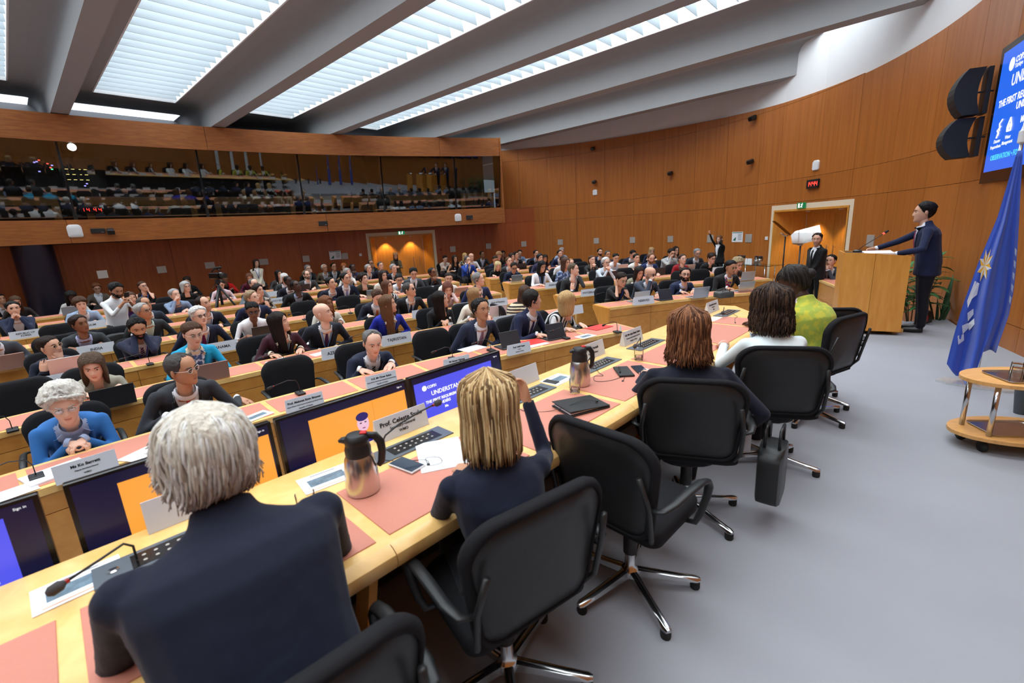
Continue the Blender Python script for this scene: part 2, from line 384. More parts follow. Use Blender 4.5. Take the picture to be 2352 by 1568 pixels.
def exit_sign(M, label, w=.30, h=.15):
    d = thing('exit_sign', label, 'exit sign', M)
    mb = MB(); mb.box((0, .012, 0), (w, .024, h)); mb.build('sign_body', emis('exit_green', srgb(20, 120, 70), .9), d)
    mb = MB(); Wm = emis('exit_white', (1, 1, 1, 1), 1.1)
    mb.box((-.075, -.002, 0), (.06, .003, .11)); 
    for a, b in (((.02, .035), (.05, .005)), ((.05, .005), (.03, -.03)), ((.03, -.03), (.05, -.055)), ((.03, -.005), (.0, -.03)), ((.0, -.03), (-.02, -.05)), ((.03, .03), (.065, .03)), ((.03, .03), (.0, .015))):
        mb.tube([(a[0], -.002, a[1]), (b[0], -.002, b[1])], .008, 6)
    mb.ell((.045, -.002, .05), (.013, .003, .013), 8, 5)
    mb.build('running_figure', Wm, d); return d
def face_frame(p, nrm):                                   # +Y of the local frame goes into the wall
    n = np.array([nrm[0], nrm[1], 0]); n /= np.linalg.norm(n); ex = np.cross(n, (0, 0, 1.))
    return frame(p, ex, n, (0, 0, 1.))
exit_sign(face_frame(q2(w2*.42, -.07, 2.31), nr), 'green exit sign above the door beside the lectern')
exit_sign(face_frame(q1(w1*.5, -.07, 2.25), nb), 'green exit sign above the rear door under the booths', .26, .13)
# --- interpreter booths
bo = thing('interpreter_booth', 'row of glazed interpreter booths with wooden bands above the hall', 'booth')
t0, t1 = 104.9, 151
def band(name, r, z0, z1, t0, t1, th, ma, parent, n=None):
    n = n or max(2, int((t1-t0)/1.2)); aa = np.linspace(t0, t1, n+1); mb = MB(); rings = []
    for a in aa: rings.append([pol(r, a, z0), pol(r+th, a, z0), pol(r+th, a, z1), pol(r, a, z1)])
    mb.loft(rings); return mb.build(name, ma, parent)
cuts = [104.9, 109.0, 115.2, 121.4, 127.7, 134.5, 142, 151]
for a, b in zip([104.9, 110.2, 127.0, 139], [110.2, 127.0, 139, 151]):
    band('fascia_band', RB, 4.97, 5.63, a+.01, b-.01, .06, M_booth, bo)
for a, b in zip([104.9, 120, 135], [120, 135, 151]): band('parapet_band', RB-.03, 2.42, 3.02, a+.01, b-.01, .08, M_booth, bo)
band('booth_floor', RB+.05, 2.42, 2.5, t0, t1, 3.3, M_dark, bo); band('booth_soffit', RB+.05, 5.56, 5.63, t0, t1, 3.3, M_dark, bo)
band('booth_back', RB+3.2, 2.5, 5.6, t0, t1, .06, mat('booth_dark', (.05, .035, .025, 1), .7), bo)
mb = MB(); mb.slab([[pol(RB-.03, t0, 2.42), pol(RB+1.2, t0, 2.42)], [pol(RB-.03, t0, 5.63), pol(RB+1.2, t0, 5.63)]], (.05, 0, 0)); mb.build('end_cheek', M_booth, bo)
M_bdesk = wood('booth_desk_wood', srgb(206, 156, 84), srgb(220, 172, 98), (1.5, 1.5, 2), .45, 0)
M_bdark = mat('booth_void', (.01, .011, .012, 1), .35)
for k, (a, b) in enumerate(zip(cuts, cuts[1:])):
    g = .05
    mb = MB(); mb.loft([[pol(RB+.33, q, 3.02), pol(RB+.342, q, 3.02), pol(RB+.022, q, 4.97), pol(RB+.01, q, 4.97)] for q in np.linspace(a+g, b-g, 6)]); mb.build('glass_pane', M_glass, bo)
    df = thing('booth_desk_front', None, None); df.parent = bo
    c0, c1 = a+.55, b-.55
    band('top_rail', RB+.44, 3.42, 3.62, c0, c1, .06, M_bdesk, df); 
    band('stile', RB+.44, 2.5, 3.42, c0, c0+.35, .06, M_bdesk, df, 2); band('stile', RB+.44, 2.5, 3.42, c1-.35, c1, .06, M_bdesk, df, 2)
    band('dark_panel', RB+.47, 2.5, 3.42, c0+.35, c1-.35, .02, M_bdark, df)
    band('worktop', RB+.43, 3.62, 3.65, c0-.1, c1+.1, .6, M_bdesk, df)
    if a < 140:
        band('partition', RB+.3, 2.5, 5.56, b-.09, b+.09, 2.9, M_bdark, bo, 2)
# booth equipment that shows through the panes
def booth_px(x, y, r): return hit_circ(x, y, *PC, r)
# --- ceiling: beams, coffers, rooflights with slats
ce = thing('ceiling', 'grey beamed ceiling with louvred rooflights', None, kind='structure')
ZB, ZS = 5.65, 6.35
def st3(s, t, z): p = BU*s+BN*t; return np.array([p[0], p[1], z])
SE = 18.4
for i, t in enumerate(BEAMS):
    hw = .175; prof = [(-hw, ZB), (hw, ZB), (hw+.01, ZS-.22), (hw+.05, ZS-.1), (hw+.14, ZS-.02), (hw+.3, ZS+.0), (hw+.3, ZS+.25), (-hw-.3, ZS+.25), (-hw-.3, ZS), (-hw-.14, ZS-.02), (-hw-.05, ZS-.1), (-hw-.01, ZS-.22)]
    mb = MB(); mb.loft([[st3(s, t+u, z) for u, z in prof] for s in (S0-.4, SE+1.5)]); mb.build('beam', M_concrete, ce, 50)
M_slat, nt, p = nodes('translucent_slat'); MATS['slat'] = M_slat
tl = nt.nodes.new('ShaderNodeBsdfTranslucent'); tl.inputs[0].default_value = (.42, .47, .50, 1)
df_ = nt.nodes.new('ShaderNodeBsdfDiffuse'); df_.inputs[0].default_value = (.46, .51, .54, 1)
mx = nt.nodes.new('ShaderNodeMixShader'); mx.inputs[0].default_value = .5
nt.links.new(tl.outputs[0], mx.inputs[1]); nt.links.new(df_.outputs[0], mx.inputs[2]); nt.links.new(mx.outputs[0], nt.nodes['Material Output'].inputs[0]); nt.nodes.remove(p)
slat = MB(); slat.box((0, 0, 0), (1.86, .008, .30)); slat_me = slat.mesh('louver_slat', M_slat)
slat_rest = MB(); ang = math.atan2(BN[1], BN[0])
for i in range(len(BEAMS)-1):
    ta, tb = BEAMS[i]+.475, BEAMS[i+1]-.475; tc = (ta+tb)/2
    la, lb = tc-.95, tc+.95
    for u0, u1 in ((ta, la), (lb, tb)):
        mb = MB(); mb.loft([[st3(s, u0, ZS), st3(s, u1, ZS), st3(s, u1, ZS+.05), st3(s, u0, ZS+.05)] for s in (S0-.4, SE+1.5)]); mb.build('soffit_board', M_concrete, ce)
    mb = MB(); mb.loft([[st3(s, la, ZS), st3(s, lb, ZS), st3(s, lb, ZS+.05), st3(s, la, ZS+.05)] for s in (S1+.02, SE+1.5)]); mb.build('soffit_board', M_concrete, ce)
    if i == 7:                                            # last bay by the wall is closed
        mb = MB(); mb.loft([[st3(s, la, ZS), st3(s, lb, ZS), st3(s, lb, ZS+.05), st3(s, la, ZS+.05)] for s in (S0-.4, S1+.02)]); mb.build('soffit_board', M_concrete, ce); continue
    mb = MB()                                             # white kerb round the rooflight
    for u in (la, lb-.03): mb.loft([[st3(s, u, ZS-.01), st3(s, u+.03, ZS-.01), st3(s, u+.03, ZS+.7), st3(s, u, ZS+.7)] for s in (S0, S1)])
    for s in (S0, S1-.03): mb.loft([[st3(s+q, la, ZS-.01), st3(s+q, lb, ZS-.01), st3(s+q, lb, ZS+.7), st3(s+q, la, ZS+.7)] for q in (0, .03)])
    mb.build('rooflight_kerb', M_white, ce)
    mb = MB(); mb.loft([[st3(s, la, ZS+.7), st3(s, lb, ZS+.7), st3(s, lb, ZS+.73), st3(s, la, ZS+.73)] for s in (S0, S1)]); mb.build('rooflight_cap', M_white, ce)
    for s in np.arange(S1-.25, S0+.3, -.42):
        if 2 <= i <= 6 and s > (8.5 if i == 2 else (6 if i == 3 else 2)):
            Ms = T(*st3(s, tc, ZS+.17)) @ Rz(ang) @ Rx(math.radians(-8))
            put(slat_me, 'louver_slat', ce, Ms)
        else: slat_rest.box((0, 0, 0), (1.86, .008, .30), 0, T(*st3(s, tc, ZS+.17)) @ Rz(ang) @ Rx(math.radians(-8)))
o = slat_rest.build('louver_slats_beyond', M_slat, ce); o['kind'] = 'stuff'
# end wall of the roof with its lit clerestory slots
mb = MB(); mb.grid([[st3(SE+1.2, -16, 5.0), st3(SE+1.2, 22, 5.0)], [st3(SE+1.2, -16, 6.9), st3(SE+1.2, 22, 6.9)]]); mb.build('end_wall', M_concrete, ce)
M_cler = emis('clerestory_sky', (.82, .88, 1, 1), 1.7)
for ta, tb in ((-1.42, 1.44), (2.0, 4.92), (-4.9, -1.98)):
    mb = MB(); mb.loft([[st3(s, ta, ZS-.012), st3(s, tb, ZS-.012), st3(s, tb, ZS-.002), st3(s, ta, ZS-.002)] for s in (18.75, 19.6)]); mb.build('clerestory_slot', M_cler, ce)
mb = MB(); mb.prism([(-30, -12), (20, -12), (20, 34), (-30, 34)], 7.1, 7.15); mb.build('roof_slab', M_dark, ce)
# ------------------------------------------------------------------ hall desks: concentric rows
ROWR = [12.34+1.6*k for k in range(8)]
DZ, DD = .74, .5
def arc_loft(prof, R, t0, t1, n):
    return [[pol(R+r, a, z) for r, z in prof] for a in np.linspace(t0, t1, n)]
def desk_row(k, t0, t1, label, pitch=.753):
    R = ROWR[k]; d = thing('conference_desk', label, 'desk', group='curved rows of hall desks')
    nb = max(1, round(math.radians(t1-t0)*R/pitch)); aa = np.linspace(t0, t1, nb+1)
    n = nb*2+1
    mb = MB(); mb.loft(arc_loft([(.0, DZ-.045), (DD, DZ-.03), (DD+.005, DZ), (.004, DZ)], R, t0, t1, n)); mb.build('worktop', M_edge, d)
    mb = MB(); mb.loft(arc_loft([(.06, 0), (.10, 0), (.10, .09), (.06, .09)], R, t0, t1, n)); mb.build('plinth', M_dark, d)
    mb = MB(); mb.loft(arc_loft([(.03, .09), (.06, .09), (.06, DZ-.045), (.03, DZ-.045)], R, t0, t1, n)); mb.build('carcass', M_desk, d)
    g = math.degrees(.0025/R)
    for a, b in zip(aa, aa[1:]):
        for nm, z0, z1 in (('lower_panel', .09, .565), ('upper_panel', .57, DZ-.047)):
            mb = MB(); mb.loft(arc_loft([(.006, z0), (.03, z0), (.03, z1), (.006, z1)], R, a+g, b-g, 3)); mb.build(nm, M_desk, d)
        q = math.degrees(.022/R); mb = MB()
        mb.loft(arc_loft([(.055, DZ-.002), (.455, DZ-.002), (.455, DZ+.003), (.055, DZ+.003)], R, a+q, b-q, 3)); mb.build('desk_pad', M_pad, d)
    for a, s in ((t0, -1), (t1, 1)):
        mb = MB(); prof = [(.0, .02), (.0, DZ-.01), (DD+.01, DZ-.01), (DD+.01, DZ-.06), (.26, .36), (.2, .02)]
        w = math.degrees(.035/R)*s; mb.loft(arc_loft(prof, R, a, a+w, 2)); mb.build('end_cheek', M_edge if s < 0 else M_light, d)
    return d
ORD = ['front', 'second', 'third', 'fourth', 'fifth', 'sixth', 'seventh', 'rearmost']
LEND = [143.2, 144, 144, 143.5, 143, 142.5, 142, 141.5]
for k in range(8):
    desk_row(k, 113.0, LEND[k], f'curved maple desk with salmon pads, {ORD[k]} row left of the aisle')
REND = {1: 96.8, 2: 92.6, 3: 93.2, 4: 95, 5: 96.3, 6: 97.6, 7: 98.6}
RORD = {1: 'front', 2: 'second', 3: 'third', 4: 'fourth', 5: 'fifth', 6: 'sixth', 7: 'rearmost'}
for k in range(1, 8):
    desk_row(k, REND[k], 110.2, f'curved maple desk with salmon pads, {RORD[k]} row right of the aisle')
# ------------------------------------------------------------------ podium desk
pd = thing('podium_desk', 'long podium desk with salmon pads and rounded maple front edge', 'desk', frame((0, 0, 0), (R2, R2, 0), (-R2, R2, 0), (0, 0, 1)))
PT = POD+.74
A0 = -2.43; DIV = [A0+.76*k for k in range(11)]; AE = 4.86
mb = MB()
top = [(A0, 1.23), (4.78, 1.23), (5.44, 1.80), (5.40, 1.99), (A0, 2.01)]
mb.prism(top, PT-.04, PT); mb.build('worktop', M_edge, pd)
ns = [(1.235, PT+.002), (1.215, PT-.004), (1.195, PT-.02), (1.19, PT-.045), (1.20, PT-.07), (1.235, PT-.075)]
for a0, a1 in zip(DIV, DIV[1:]):
    a1 = min(a1, 4.80)
    if a0 >= a1: continue
    mb = MB(); mb.loft([[(a, b, z) for b, z in ns] for a in (a0+.0015, a1-.0015)]); mb.build('nosing', M_edge, pd, 40)
    mb = MB(); mb.box(((a0+a1)/2, 1.475, PT+.0015), (a1-a0-.05, .40, .005), bev=.0012); mb.build('desk_pad', M_pad, pd)
    mb = MB(); mb.box(((a0+a1)/2, 1.90, (POD+PT)/2-.03), (a1-a0-.006, .02, PT-POD-.1)); mb.build('modesty_panel', M_dark, pd); mb = MB(); mb.box(((a0+a1)/2, 1.36, PT-.115), (a1-a0-.006, .02, .15)); mb.build('apron', M_desk, pd)
for a in DIV[1:-1]:
    mb = MB(); mb.M = frame((a-.02, 0, 0), (0, 1, 0), (0, 0, 1), (1, 0, 0)); mb.prism([(1.34, PT-.07), (1.42, PT-.07), (1.66, POD+.001), (1.55, POD+.001)], 0, .035); mb.build('support_leg', M_desk, pd)
mb = MB(); mb.box((1.4, 1.93, POD+.04), (7.6, .03, .08)); mb.build('plinth', M_dark, pd)
# ------------------------------------------------------------------ chairs
def rrect(w, h, r, n=7, wt=None):
    """rounded outline, bottom width w, top width wt"""
    wt = wt or w; pts = []
    for cx, cy, a0 in ((wt/2-r, h-r, 0), (-wt/2+r, h-r, 90), (-w/2+r*.55, r*.55, 180), (w/2-r*.55, r*.55, 270)):
        rr = r if a0 < 180 else r*.55
        for i in range(n): a = math.radians(a0+90*i/(n-1)); pts.append((cx+rr*math.cos(a), cy+rr*math.sin(a)))
    return np.array(pts)
def bend(x, h, y): return (x, -.215-.13*h+.9*x*x*.55+y, .475+h)          # backrest: raked, wrapping forward
def chair_parts():
    ps = {}
    mb = MB(); o = rrect(.47, .45, .09, wt=.45); c = o.mean(0)
    def ring(k, z): q = (o-c)*k+c; return np.c_[q[:, 0], q[:, 1]-.225+.02, np.full(len(q), z)]
    mb.loft([ring(.9, .425), ring(1, .44), ring(1.0, .475), ring(.94, .497), ring(.6, .505), ring(.15, .507)]); ps['seat'] = (mb.mesh('seat', M_fabric, True), T())
    o = rrect(.43, .455, .12, 8, wt=.50); c = o.mean(0)
    def br(k, y): q = (o-c)*k+c; return [bend(x, h, y) for x, h in q]
    mb = MB(); mb.loft([br(.2, .030), br(.6, .032), br(.93, .034), br(1.02, .018), br(1.045, -.004), br(1.02, -.024), br(.955, -.030), br(.945, -.012)]); ps['backrest'] = (mb.mesh('backrest', M_fabric, True), T())
    mb = MB(); mb.loft([br(.965, -.018), br(.95, -.024), br(.7, -.026), br(.35, -.027), br(.05, -.0275)]); ps['back_shell'] = (mb.mesh('back_shell', M_leather, True), T())
    for s in (-1, 1):
        mb = MB(); P = [(.235, -.245, .645), (.272, -.23, .652), (.285, -.17, .658), (.285, -.05, .660), (.285, .06, .655), (.285, .115, .638), (.284, .14, .60), (.280, .13, .55), (.270, .10, .48), (.255, .085, .437), (.20, .08, .428)]
        mb.tube([(s*x, y, z) for x, y, z in P], [.014, .017, .02, .022, .022, .02, .018, .016, .015, .014, .012], 8, flat=.55 if 1 else 1, up=(0, 0, 1)); ps['armrest%d' % s] = (mb.mesh('armrest', M_leather, True), T())
        mb = MB(); P = [(.215, -.30, .80), (.235, -.262, .66), (.23, -.235, .52), (.20, -.17, .435), (.12, -.05, .42)]
        mb.tube([(s*x, y, z) for x, y, z in P], .011, 7); ps['side_rod%d' % s] = (mb.mesh('side_rod', M_black, True), T())
    mb = MB(); mb.box((0, 0, .415), (.22, .24, .03), bev=.008); ps['tilt_mechanism'] = (mb.mesh('tilt_mechanism', M_black), T())
    mb = MB(); mb.lathe([(.031, .19), (.031, .405)], 16); ps['column_sleeve'] = (mb.mesh('column_sleeve', M_black, 40), T())
    mb = MB(); mb.lathe([(.042, .065), (.045, .085), (.036, .105), (.024, .12), (.024, .2)], 16); ps['gas_column'] = (mb.mesh('gas_column', M_chrome, 40), T())
    mb = MB(); ring = lambda y, wd, z0, z1: [(-wd, y, z0), (-wd*.8, y, z1-.004), (-wd*.4, y, z1), (wd*.4, y, z1), (wd*.8, y, z1-.004), (wd, y, z0)]
    mb.loft([ring(.02, .022, .068, .105), ring(.10, .021, .062, .092), ring(.22, .020, .05, .072), ring(.300, .0195, .042, .062), ring(.318, .012, .042, .056)])
    leg = mb.mesh('base_leg', M_chrome, 50)
    mb = MB(); mb.lathe([(.020, 0), (.022, .006), (.022, .042)], 12, 0, T(0, .296, 0)); glide = mb.mesh('glide', M_rubber, 40)
    return ps, leg, glide
CH_PARTS, CH_LEG, CH_GLIDE = chair_parts()
def chair(M, label, group='black swivel chairs', base_rot=0.2, detail=True):
    c = thing('swivel_chair', label, 'chair', M, group)
    for nm, (me, mm) in CH_PARTS.items():
        nm = nm.rstrip('-1'); 
        if not detail and nm in ('side_rod', 'tilt_mechanism', 'gas_column'): continue
        put(me, nm, c, mm)
    for i in range(5):
        Mr = Rz(base_rot+i*2*math.pi/5); l = put(CH_LEG, 'base_leg', c, Mr)
        if detail: put(CH_GLIDE, 'glide', l)
    return c
def faceM(p, target, extra=0):
    a = math.atan2(target[1]-p[1], target[0]-p[0])-math.pi/2
    return T(*p) @ Rz(a+extra)
# ------------------------------------------------------------------ people
def cloth(rgb, pat=None):
    key = 'cloth_%02x%02x%02x%s' % (*rgb, pat or '')
    if key in MATS: return MATS[key]
    c = srgb(*rgb); ma = mat(key, c, .82, spec=.25, sheen=.08, bump=.35, bscale=9)
    nt = ma.node_tree; p = nt.nodes['Principled BSDF']; L = nt.links.new
    if pat:
        tc = nt.nodes.new('ShaderNodeTexCoord')
        if pat == 'stripe':
            w = nt.nodes.new('ShaderNodeTexWave'); w.inputs['Scale'].default_value = 14; w.inputs['Distortion'].default_value = 0; w.bands_direction = 'DIAGONAL'
        elif pat == 'bands':
            w = nt.nodes.new('ShaderNodeTexWave'); w.inputs['Scale'].default_value = 7; w.inputs['Distortion'].default_value = 2; w.bands_direction = 'Z'
        elif pat == 'zebra':
            w = nt.nodes.new('ShaderNodeTexWave'); w.inputs['Scale'].default_value = 5; w.inputs['Distortion'].default_value = 9; w.inputs['Detail'].default_value = 1
        else:
            w = nt.nodes.new('ShaderNodeTexNoise'); w.inputs['Scale'].default_value = 22 if pat != 'blotch' else 12
        L(tc.outputs['Object'], w.inputs['Vector'])
        rp = nt.nodes.new('ShaderNodeValToRGB'); L(w.outputs[0], rp.inputs[0]); e = rp.color_ramp.elements
        other = {'stripe': (.55, .56, .62, 1), 'bands': srgb(40, 30, 26), 'zebra': (.75, .75, .75, 1), 'dots': (.04, .04, .04, 1), 'floral': srgb(60, 80, 120), 'blotch': (.8, .76, .76, 1), 'silk': srgb(225, 190, 60), 'snow': (.85, .8, .8, 1), 'lime': srgb(164, 178, 72)}[pat]
        e[0].position = .44; e[1].position = .53; e[0].color = c; e[1].color = other
        if pat == 'stripe': e[0].position, e[1].position = .8, .86
        if pat == 'silk':
            e[0].position, e[1].position = .38, .66; x = e.new(.5); x.color = srgb(60, 40, 120)
        L(rp.outputs[0], p.inputs['Base Color'])
    return ma
def hairmat(rgb, rough=.62):
    key = 'hair_%02x%02x%02x' % rgb
    if key in MATS: return MATS[key]
    k_ = .55 if max(rgb) < 70 else (.75 if max(rgb) < 130 else 1); c_ = srgb(*rgb)
    return mat(key, (c_[0]*k_, c_[1]*k_, c_[2]*k_, 1), rough, noise=.5, nscale=55, stretch=(1, 1, .15), bump=.7, bscale=70, spec=.22)
SKIN = {k: mat('skin_'+k, srgb(*v), .52, spec=.35, noise=.05, nscale=30) for k, v in dict(fair=(226, 180, 156), light=(212, 164, 138), tan=(188, 136, 104), brown=(132, 88, 64), dark=(70, 46, 36)).items()}
LIPS = {k: mat('lips_'+k, srgb(*v), .45) for k, v in dict(fair=(196, 126, 112), light=(184, 116, 102), tan=(158, 98, 82), brown=(104, 60, 52), dark=(66, 40, 38)).items()}
M_eye = mat('eye_white', srgb(226, 222, 216), .25); M_iris = mat('eye_iris', (.02, .012, .008, 1), .2)
M_shoe = mat('shoe_black', (.01, .009, .009, 1), .35)
M_frame = mat('spectacle_frame', (.02, .018, .016, 1), .35); M_lens = glassy('spectacle_lens', (.93, .93, .95, 1), .05)
ZR = np.array([-.118, -.112, -.10, -.085, -.07, -.055, -.04, -.025, -.01, .005, .02, .035, .05, .07, .085, .10, .112, .118])
WRW = np.array([.012, .030, .043, .052, .058, .063, .067, .070, .0725, .074, .0755, .0765, .0765, .073, .066, .050, .028, .006])
FRW = np.array([.074, .080, .0885, .0895, .0885, .0895, .0915, .092, .092, .091, .092, .092, .089, .080, .068, .048, .024, .004])
BRW = np.array([-.04, -.02, .005, .035, .058, .073, .084, .091, .095, .098, .10, .10, .099, .094, .084, .064, .034, .006])
def contour(z, ph, grow=0):
    wv = np.interp(z, ZR, WRW)+grow; f = np.interp(z, ZR, FRW)+grow; b = np.interp(z, ZR, BRW)+grow
    s, c = np.sin(ph), np.cos(ph); e = .88
    return wv*np.sign(s)*np.abs(s)**e, np.where(c > 0, f, b)*np.sign(c)*np.abs(c)**e
def head_template(nz, npz):
    zz = np.concatenate([np.linspace(-.118, -.09, max(3, nz//8))[:-1], np.linspace(-.09, .045, nz*5//8), np.linspace(.045, .118, nz//4+1)[1:]])
    s = np.linspace(-1, 1, npz+1)[:-1]; ph = math.pi*(.5*s+.5*s**3)
    Z, PH = np.meshgrid(zz, ph, indexing='ij'); X, Y = contour(Z, PH); fr = (np.cos(PH) > .15)*1.0
    ax = np.abs(X); g = lambda a, b, sx, sz: np.exp(-((ax-a)/sx)**2-((Z-b)/sz)**2)
    na = np.interp(Z, [-.05, -.045, -.038, -.03, -.018, 0, .018, .03], [0, .006, .019, .0225, .018, .010, .003, 0])
    D = na*np.exp(-(X/np.interp(Z, [-.045, -.03, .02], [.0155, .0135, .009]))**2)
    D += .005*g(.015, -.036, .006, .008)-.009*g(.032, .007, .017, .011)+.004*g(.03, .024, .03, .008)+.006*g(0, -.064, .025, .011)-.0045*g(0, -.064, .027, .0026)-.003*g(0, -.08, .02, .006)+.006*g(0, -.102, .02, .012)+.004*g(.046, -.02, .018, .02)
    Y = Y+D*fr; V = np.stack([X, Y, Z], -1).reshape(-1, 3); n, k = Z.shape; F = []; MI = []
    for i in range(n-1):
        for j in range(k):
            F.append((i*k+j, (i+1)*k+j, (i+1)*k+(j+1) % k, i*k+(j+1) % k)); j2 = (j+1) % k
            zc = (zz[i]+zz[i+1])/2; xc = (V[i*k+j, 0]+V[i*k+j2, 0])/2; yc = V[i*k+j, 1]
            lip = yc > .06 and ((zc+.0635)/.009)**2+(xc/.0215)**2 < 1
            MI.append(7 if lip else (10 if yc > -.02 and (zc < -.075 or (zc < -.03 and abs(xc) > .05) or (zc < -.044 and yc > .06)) and not (yc < .0 and zc > -.05) else (11 if yc > .06 and -.056 < zc < -.044 and abs(xc) < .03 else 0)))
    F.append(tuple(range(k))[::-1][::-1]); MI.append(0); F.append(tuple((n-1)*k+j for j in range(k))[::-1]); MI.append(0)
    mb = MB(); mb.add(V, F); mb.m = MI
    mb.tube([(0, -.006, -.06), (0, -.016, -.12), (0, -.03, -.175), (0, -.035, -.24)], [.050, .051, .055, .062], 14 if nz > 24 else 9)
    for sx in (-1, 1):
        big = nz > 24
        mb.ell((0, 0, 0), (.010, .019, .031), 10 if big else 6, 7 if big else 5, 0, T(sx*.0765, -.010, -.004) @ Rz(sx*-.35) @ Rx(-.15))
        if big:
            mb.ell((0, 0, 0), (.0125, .0125, .0125), 12, 9, 5, T(sx*.031, .0715, .006) @ Rx(math.pi/2))
            mb.ell((0, 0, 0), (.0062, .0028, .0062), 10, 5, 6, T(sx*.031, .0828, .006))
            P = [[(sx*.031+.0142*math.sin(a)*math.cos(b), .0712+.0142*math.cos(a)*math.cos(b), .0065+.0142*math.sin(b)) for a in np.linspace(-1.25, 1.25, 7)] for b in np.linspace(.22, 1.3, 4)]
            mb.grid(P, 0); P2 = [[(x, y, .012-z-.0005) for x, y, z in r] for r in P]; 
            mb.grid([[(x, y-.0005, z-.003) for x, y, z in r] for r in P2], 0)
        else:
            mb.ell((sx*.031, .0825, .006), (.011, .004, .005), 8, 5, 6)
        mb.tube([(sx*.013, .0945, .022), (sx*.025, .0935, .0275), (sx*.038, .087, .0285), (sx*.05, .075, .024)], [.003, .0038, .0034, .0016], 5, 4)
    V = np.concatenate(mb.v); return V, mb.f, list(mb.m)
HEADS = {1: head_template(30, 46), 0: head_template(17, 26)}
_tmp = bpy.data.objects.new('tmp_remesh', bpy.data.meshes.new('tmp')); C.objects.link(_tmp)
_rm = _tmp.modifiers.new('r', 'REMESH'); _rm.mode = 'VOXEL'; _sm = _tmp.modifiers.new('s', 'SMOOTH'); _sm.factor = .5
def fuse(mb, vox, it=4):
    me = mb.mesh('tmpm', []); old = _tmp.data; _tmp.data = me; bpy.data.meshes.remove(old)
    _rm.voxel_size = vox; _sm.iterations = it
    bpy.context.view_layer.update(); dg = bpy.context.evaluated_depsgraph_get(); ev = _tmp.evaluated_get(dg); em = ev.to_mesh()
    n = len(em.vertices); V = np.empty(n*3, np.float32); em.vertices.foreach_get('co', V); V = V.reshape(-1, 3).astype(float)
    lt = np.empty(len(em.polygons), np.int32); em.polygons.foreach_get('loop_total', lt)
    li = np.empty(len(em.loops), np.int32); em.loops.foreach_get('vertex_index', li)
    F = []; p = 0; li = li.tolist()
    for c in lt.tolist(): F.append(tuple(li[p:p+c])); p += c
    ev.to_mesh_clear(); return V, F
def hand_template(kind, vox):
    """wrist at origin, fingers along +Y, palm down, thumb to +X"""
    mb = MB(); rings = []
    for y, wd, t in ((-.02, .026, .02), (.0, .028, .019), (.03, .038, .017), (.06, .042, .016), (.085, .041, .014), (.092, .036, .010)):
        a = np.arange(12)*2*math.pi/12; rings.append(np.c_[wd*np.cos(a), np.full(12, y), t*np.sin(a)])
    mb.loft([r[::-1] for r in rings])
    curl = {'flat': .18, 'curl': .62, 'fist': 1.35}[kind]
    for i, (x, L) in enumerate(((.031, .072), (.0105, .080), (-.0105, .074), (-.031, .058))):
        p = np.array([x, .084, 0.]); pts = [p-np.array([0, .02, 0]), p]; a = 0
        for sgm, fr in ((.42, 1), (.32, 1.1), (.26, .9)):
            a += curl*fr; p = p+L*sgm*np.array([x*.8 if kind == 'flat' else 0, math.cos(a), -math.sin(a)]); pts.append(p)
        mb.tube(pts, [.009, .0092, .0085, .0078, .0062], 8)
    t = .35 if kind == 'flat' else .9
    mb.tube([(.022, .012, -.004), (.043, .035, -.010), (.052, .060, -.012-.02*t), (.048-.03*t*.6, .080, -.016-.026*t)], [.013, .012, .0102, .0072], 8)
    V, F = fuse(mb, vox, 2); return V, F
HANDS = {(k, l): hand_template(k, v) for k in ('flat', 'curl', 'fist') for l, v in ((1, .0048), (0, .0095))}
def ik(S, Wt, l1, l2, pole):
    d = Wt-S; L = np.linalg.norm(d); mx_ = (l1+l2)*.995
    if L > mx_: Wt = S+d/L*mx_; d = Wt-S; L = mx_
    u = d/L; a = (l1*l1-l2*l2+L*L)/(2*L); h = math.sqrt(max(0, l1*l1-a*a)); pp = pole-u*(pole@u); pp /= np.linalg.norm(pp)+1e-9
    return S+u*a+pp*h, Wt
def nrm(v): v = np.asarray(v, float); return v/(np.linalg.norm(v)+1e-9)
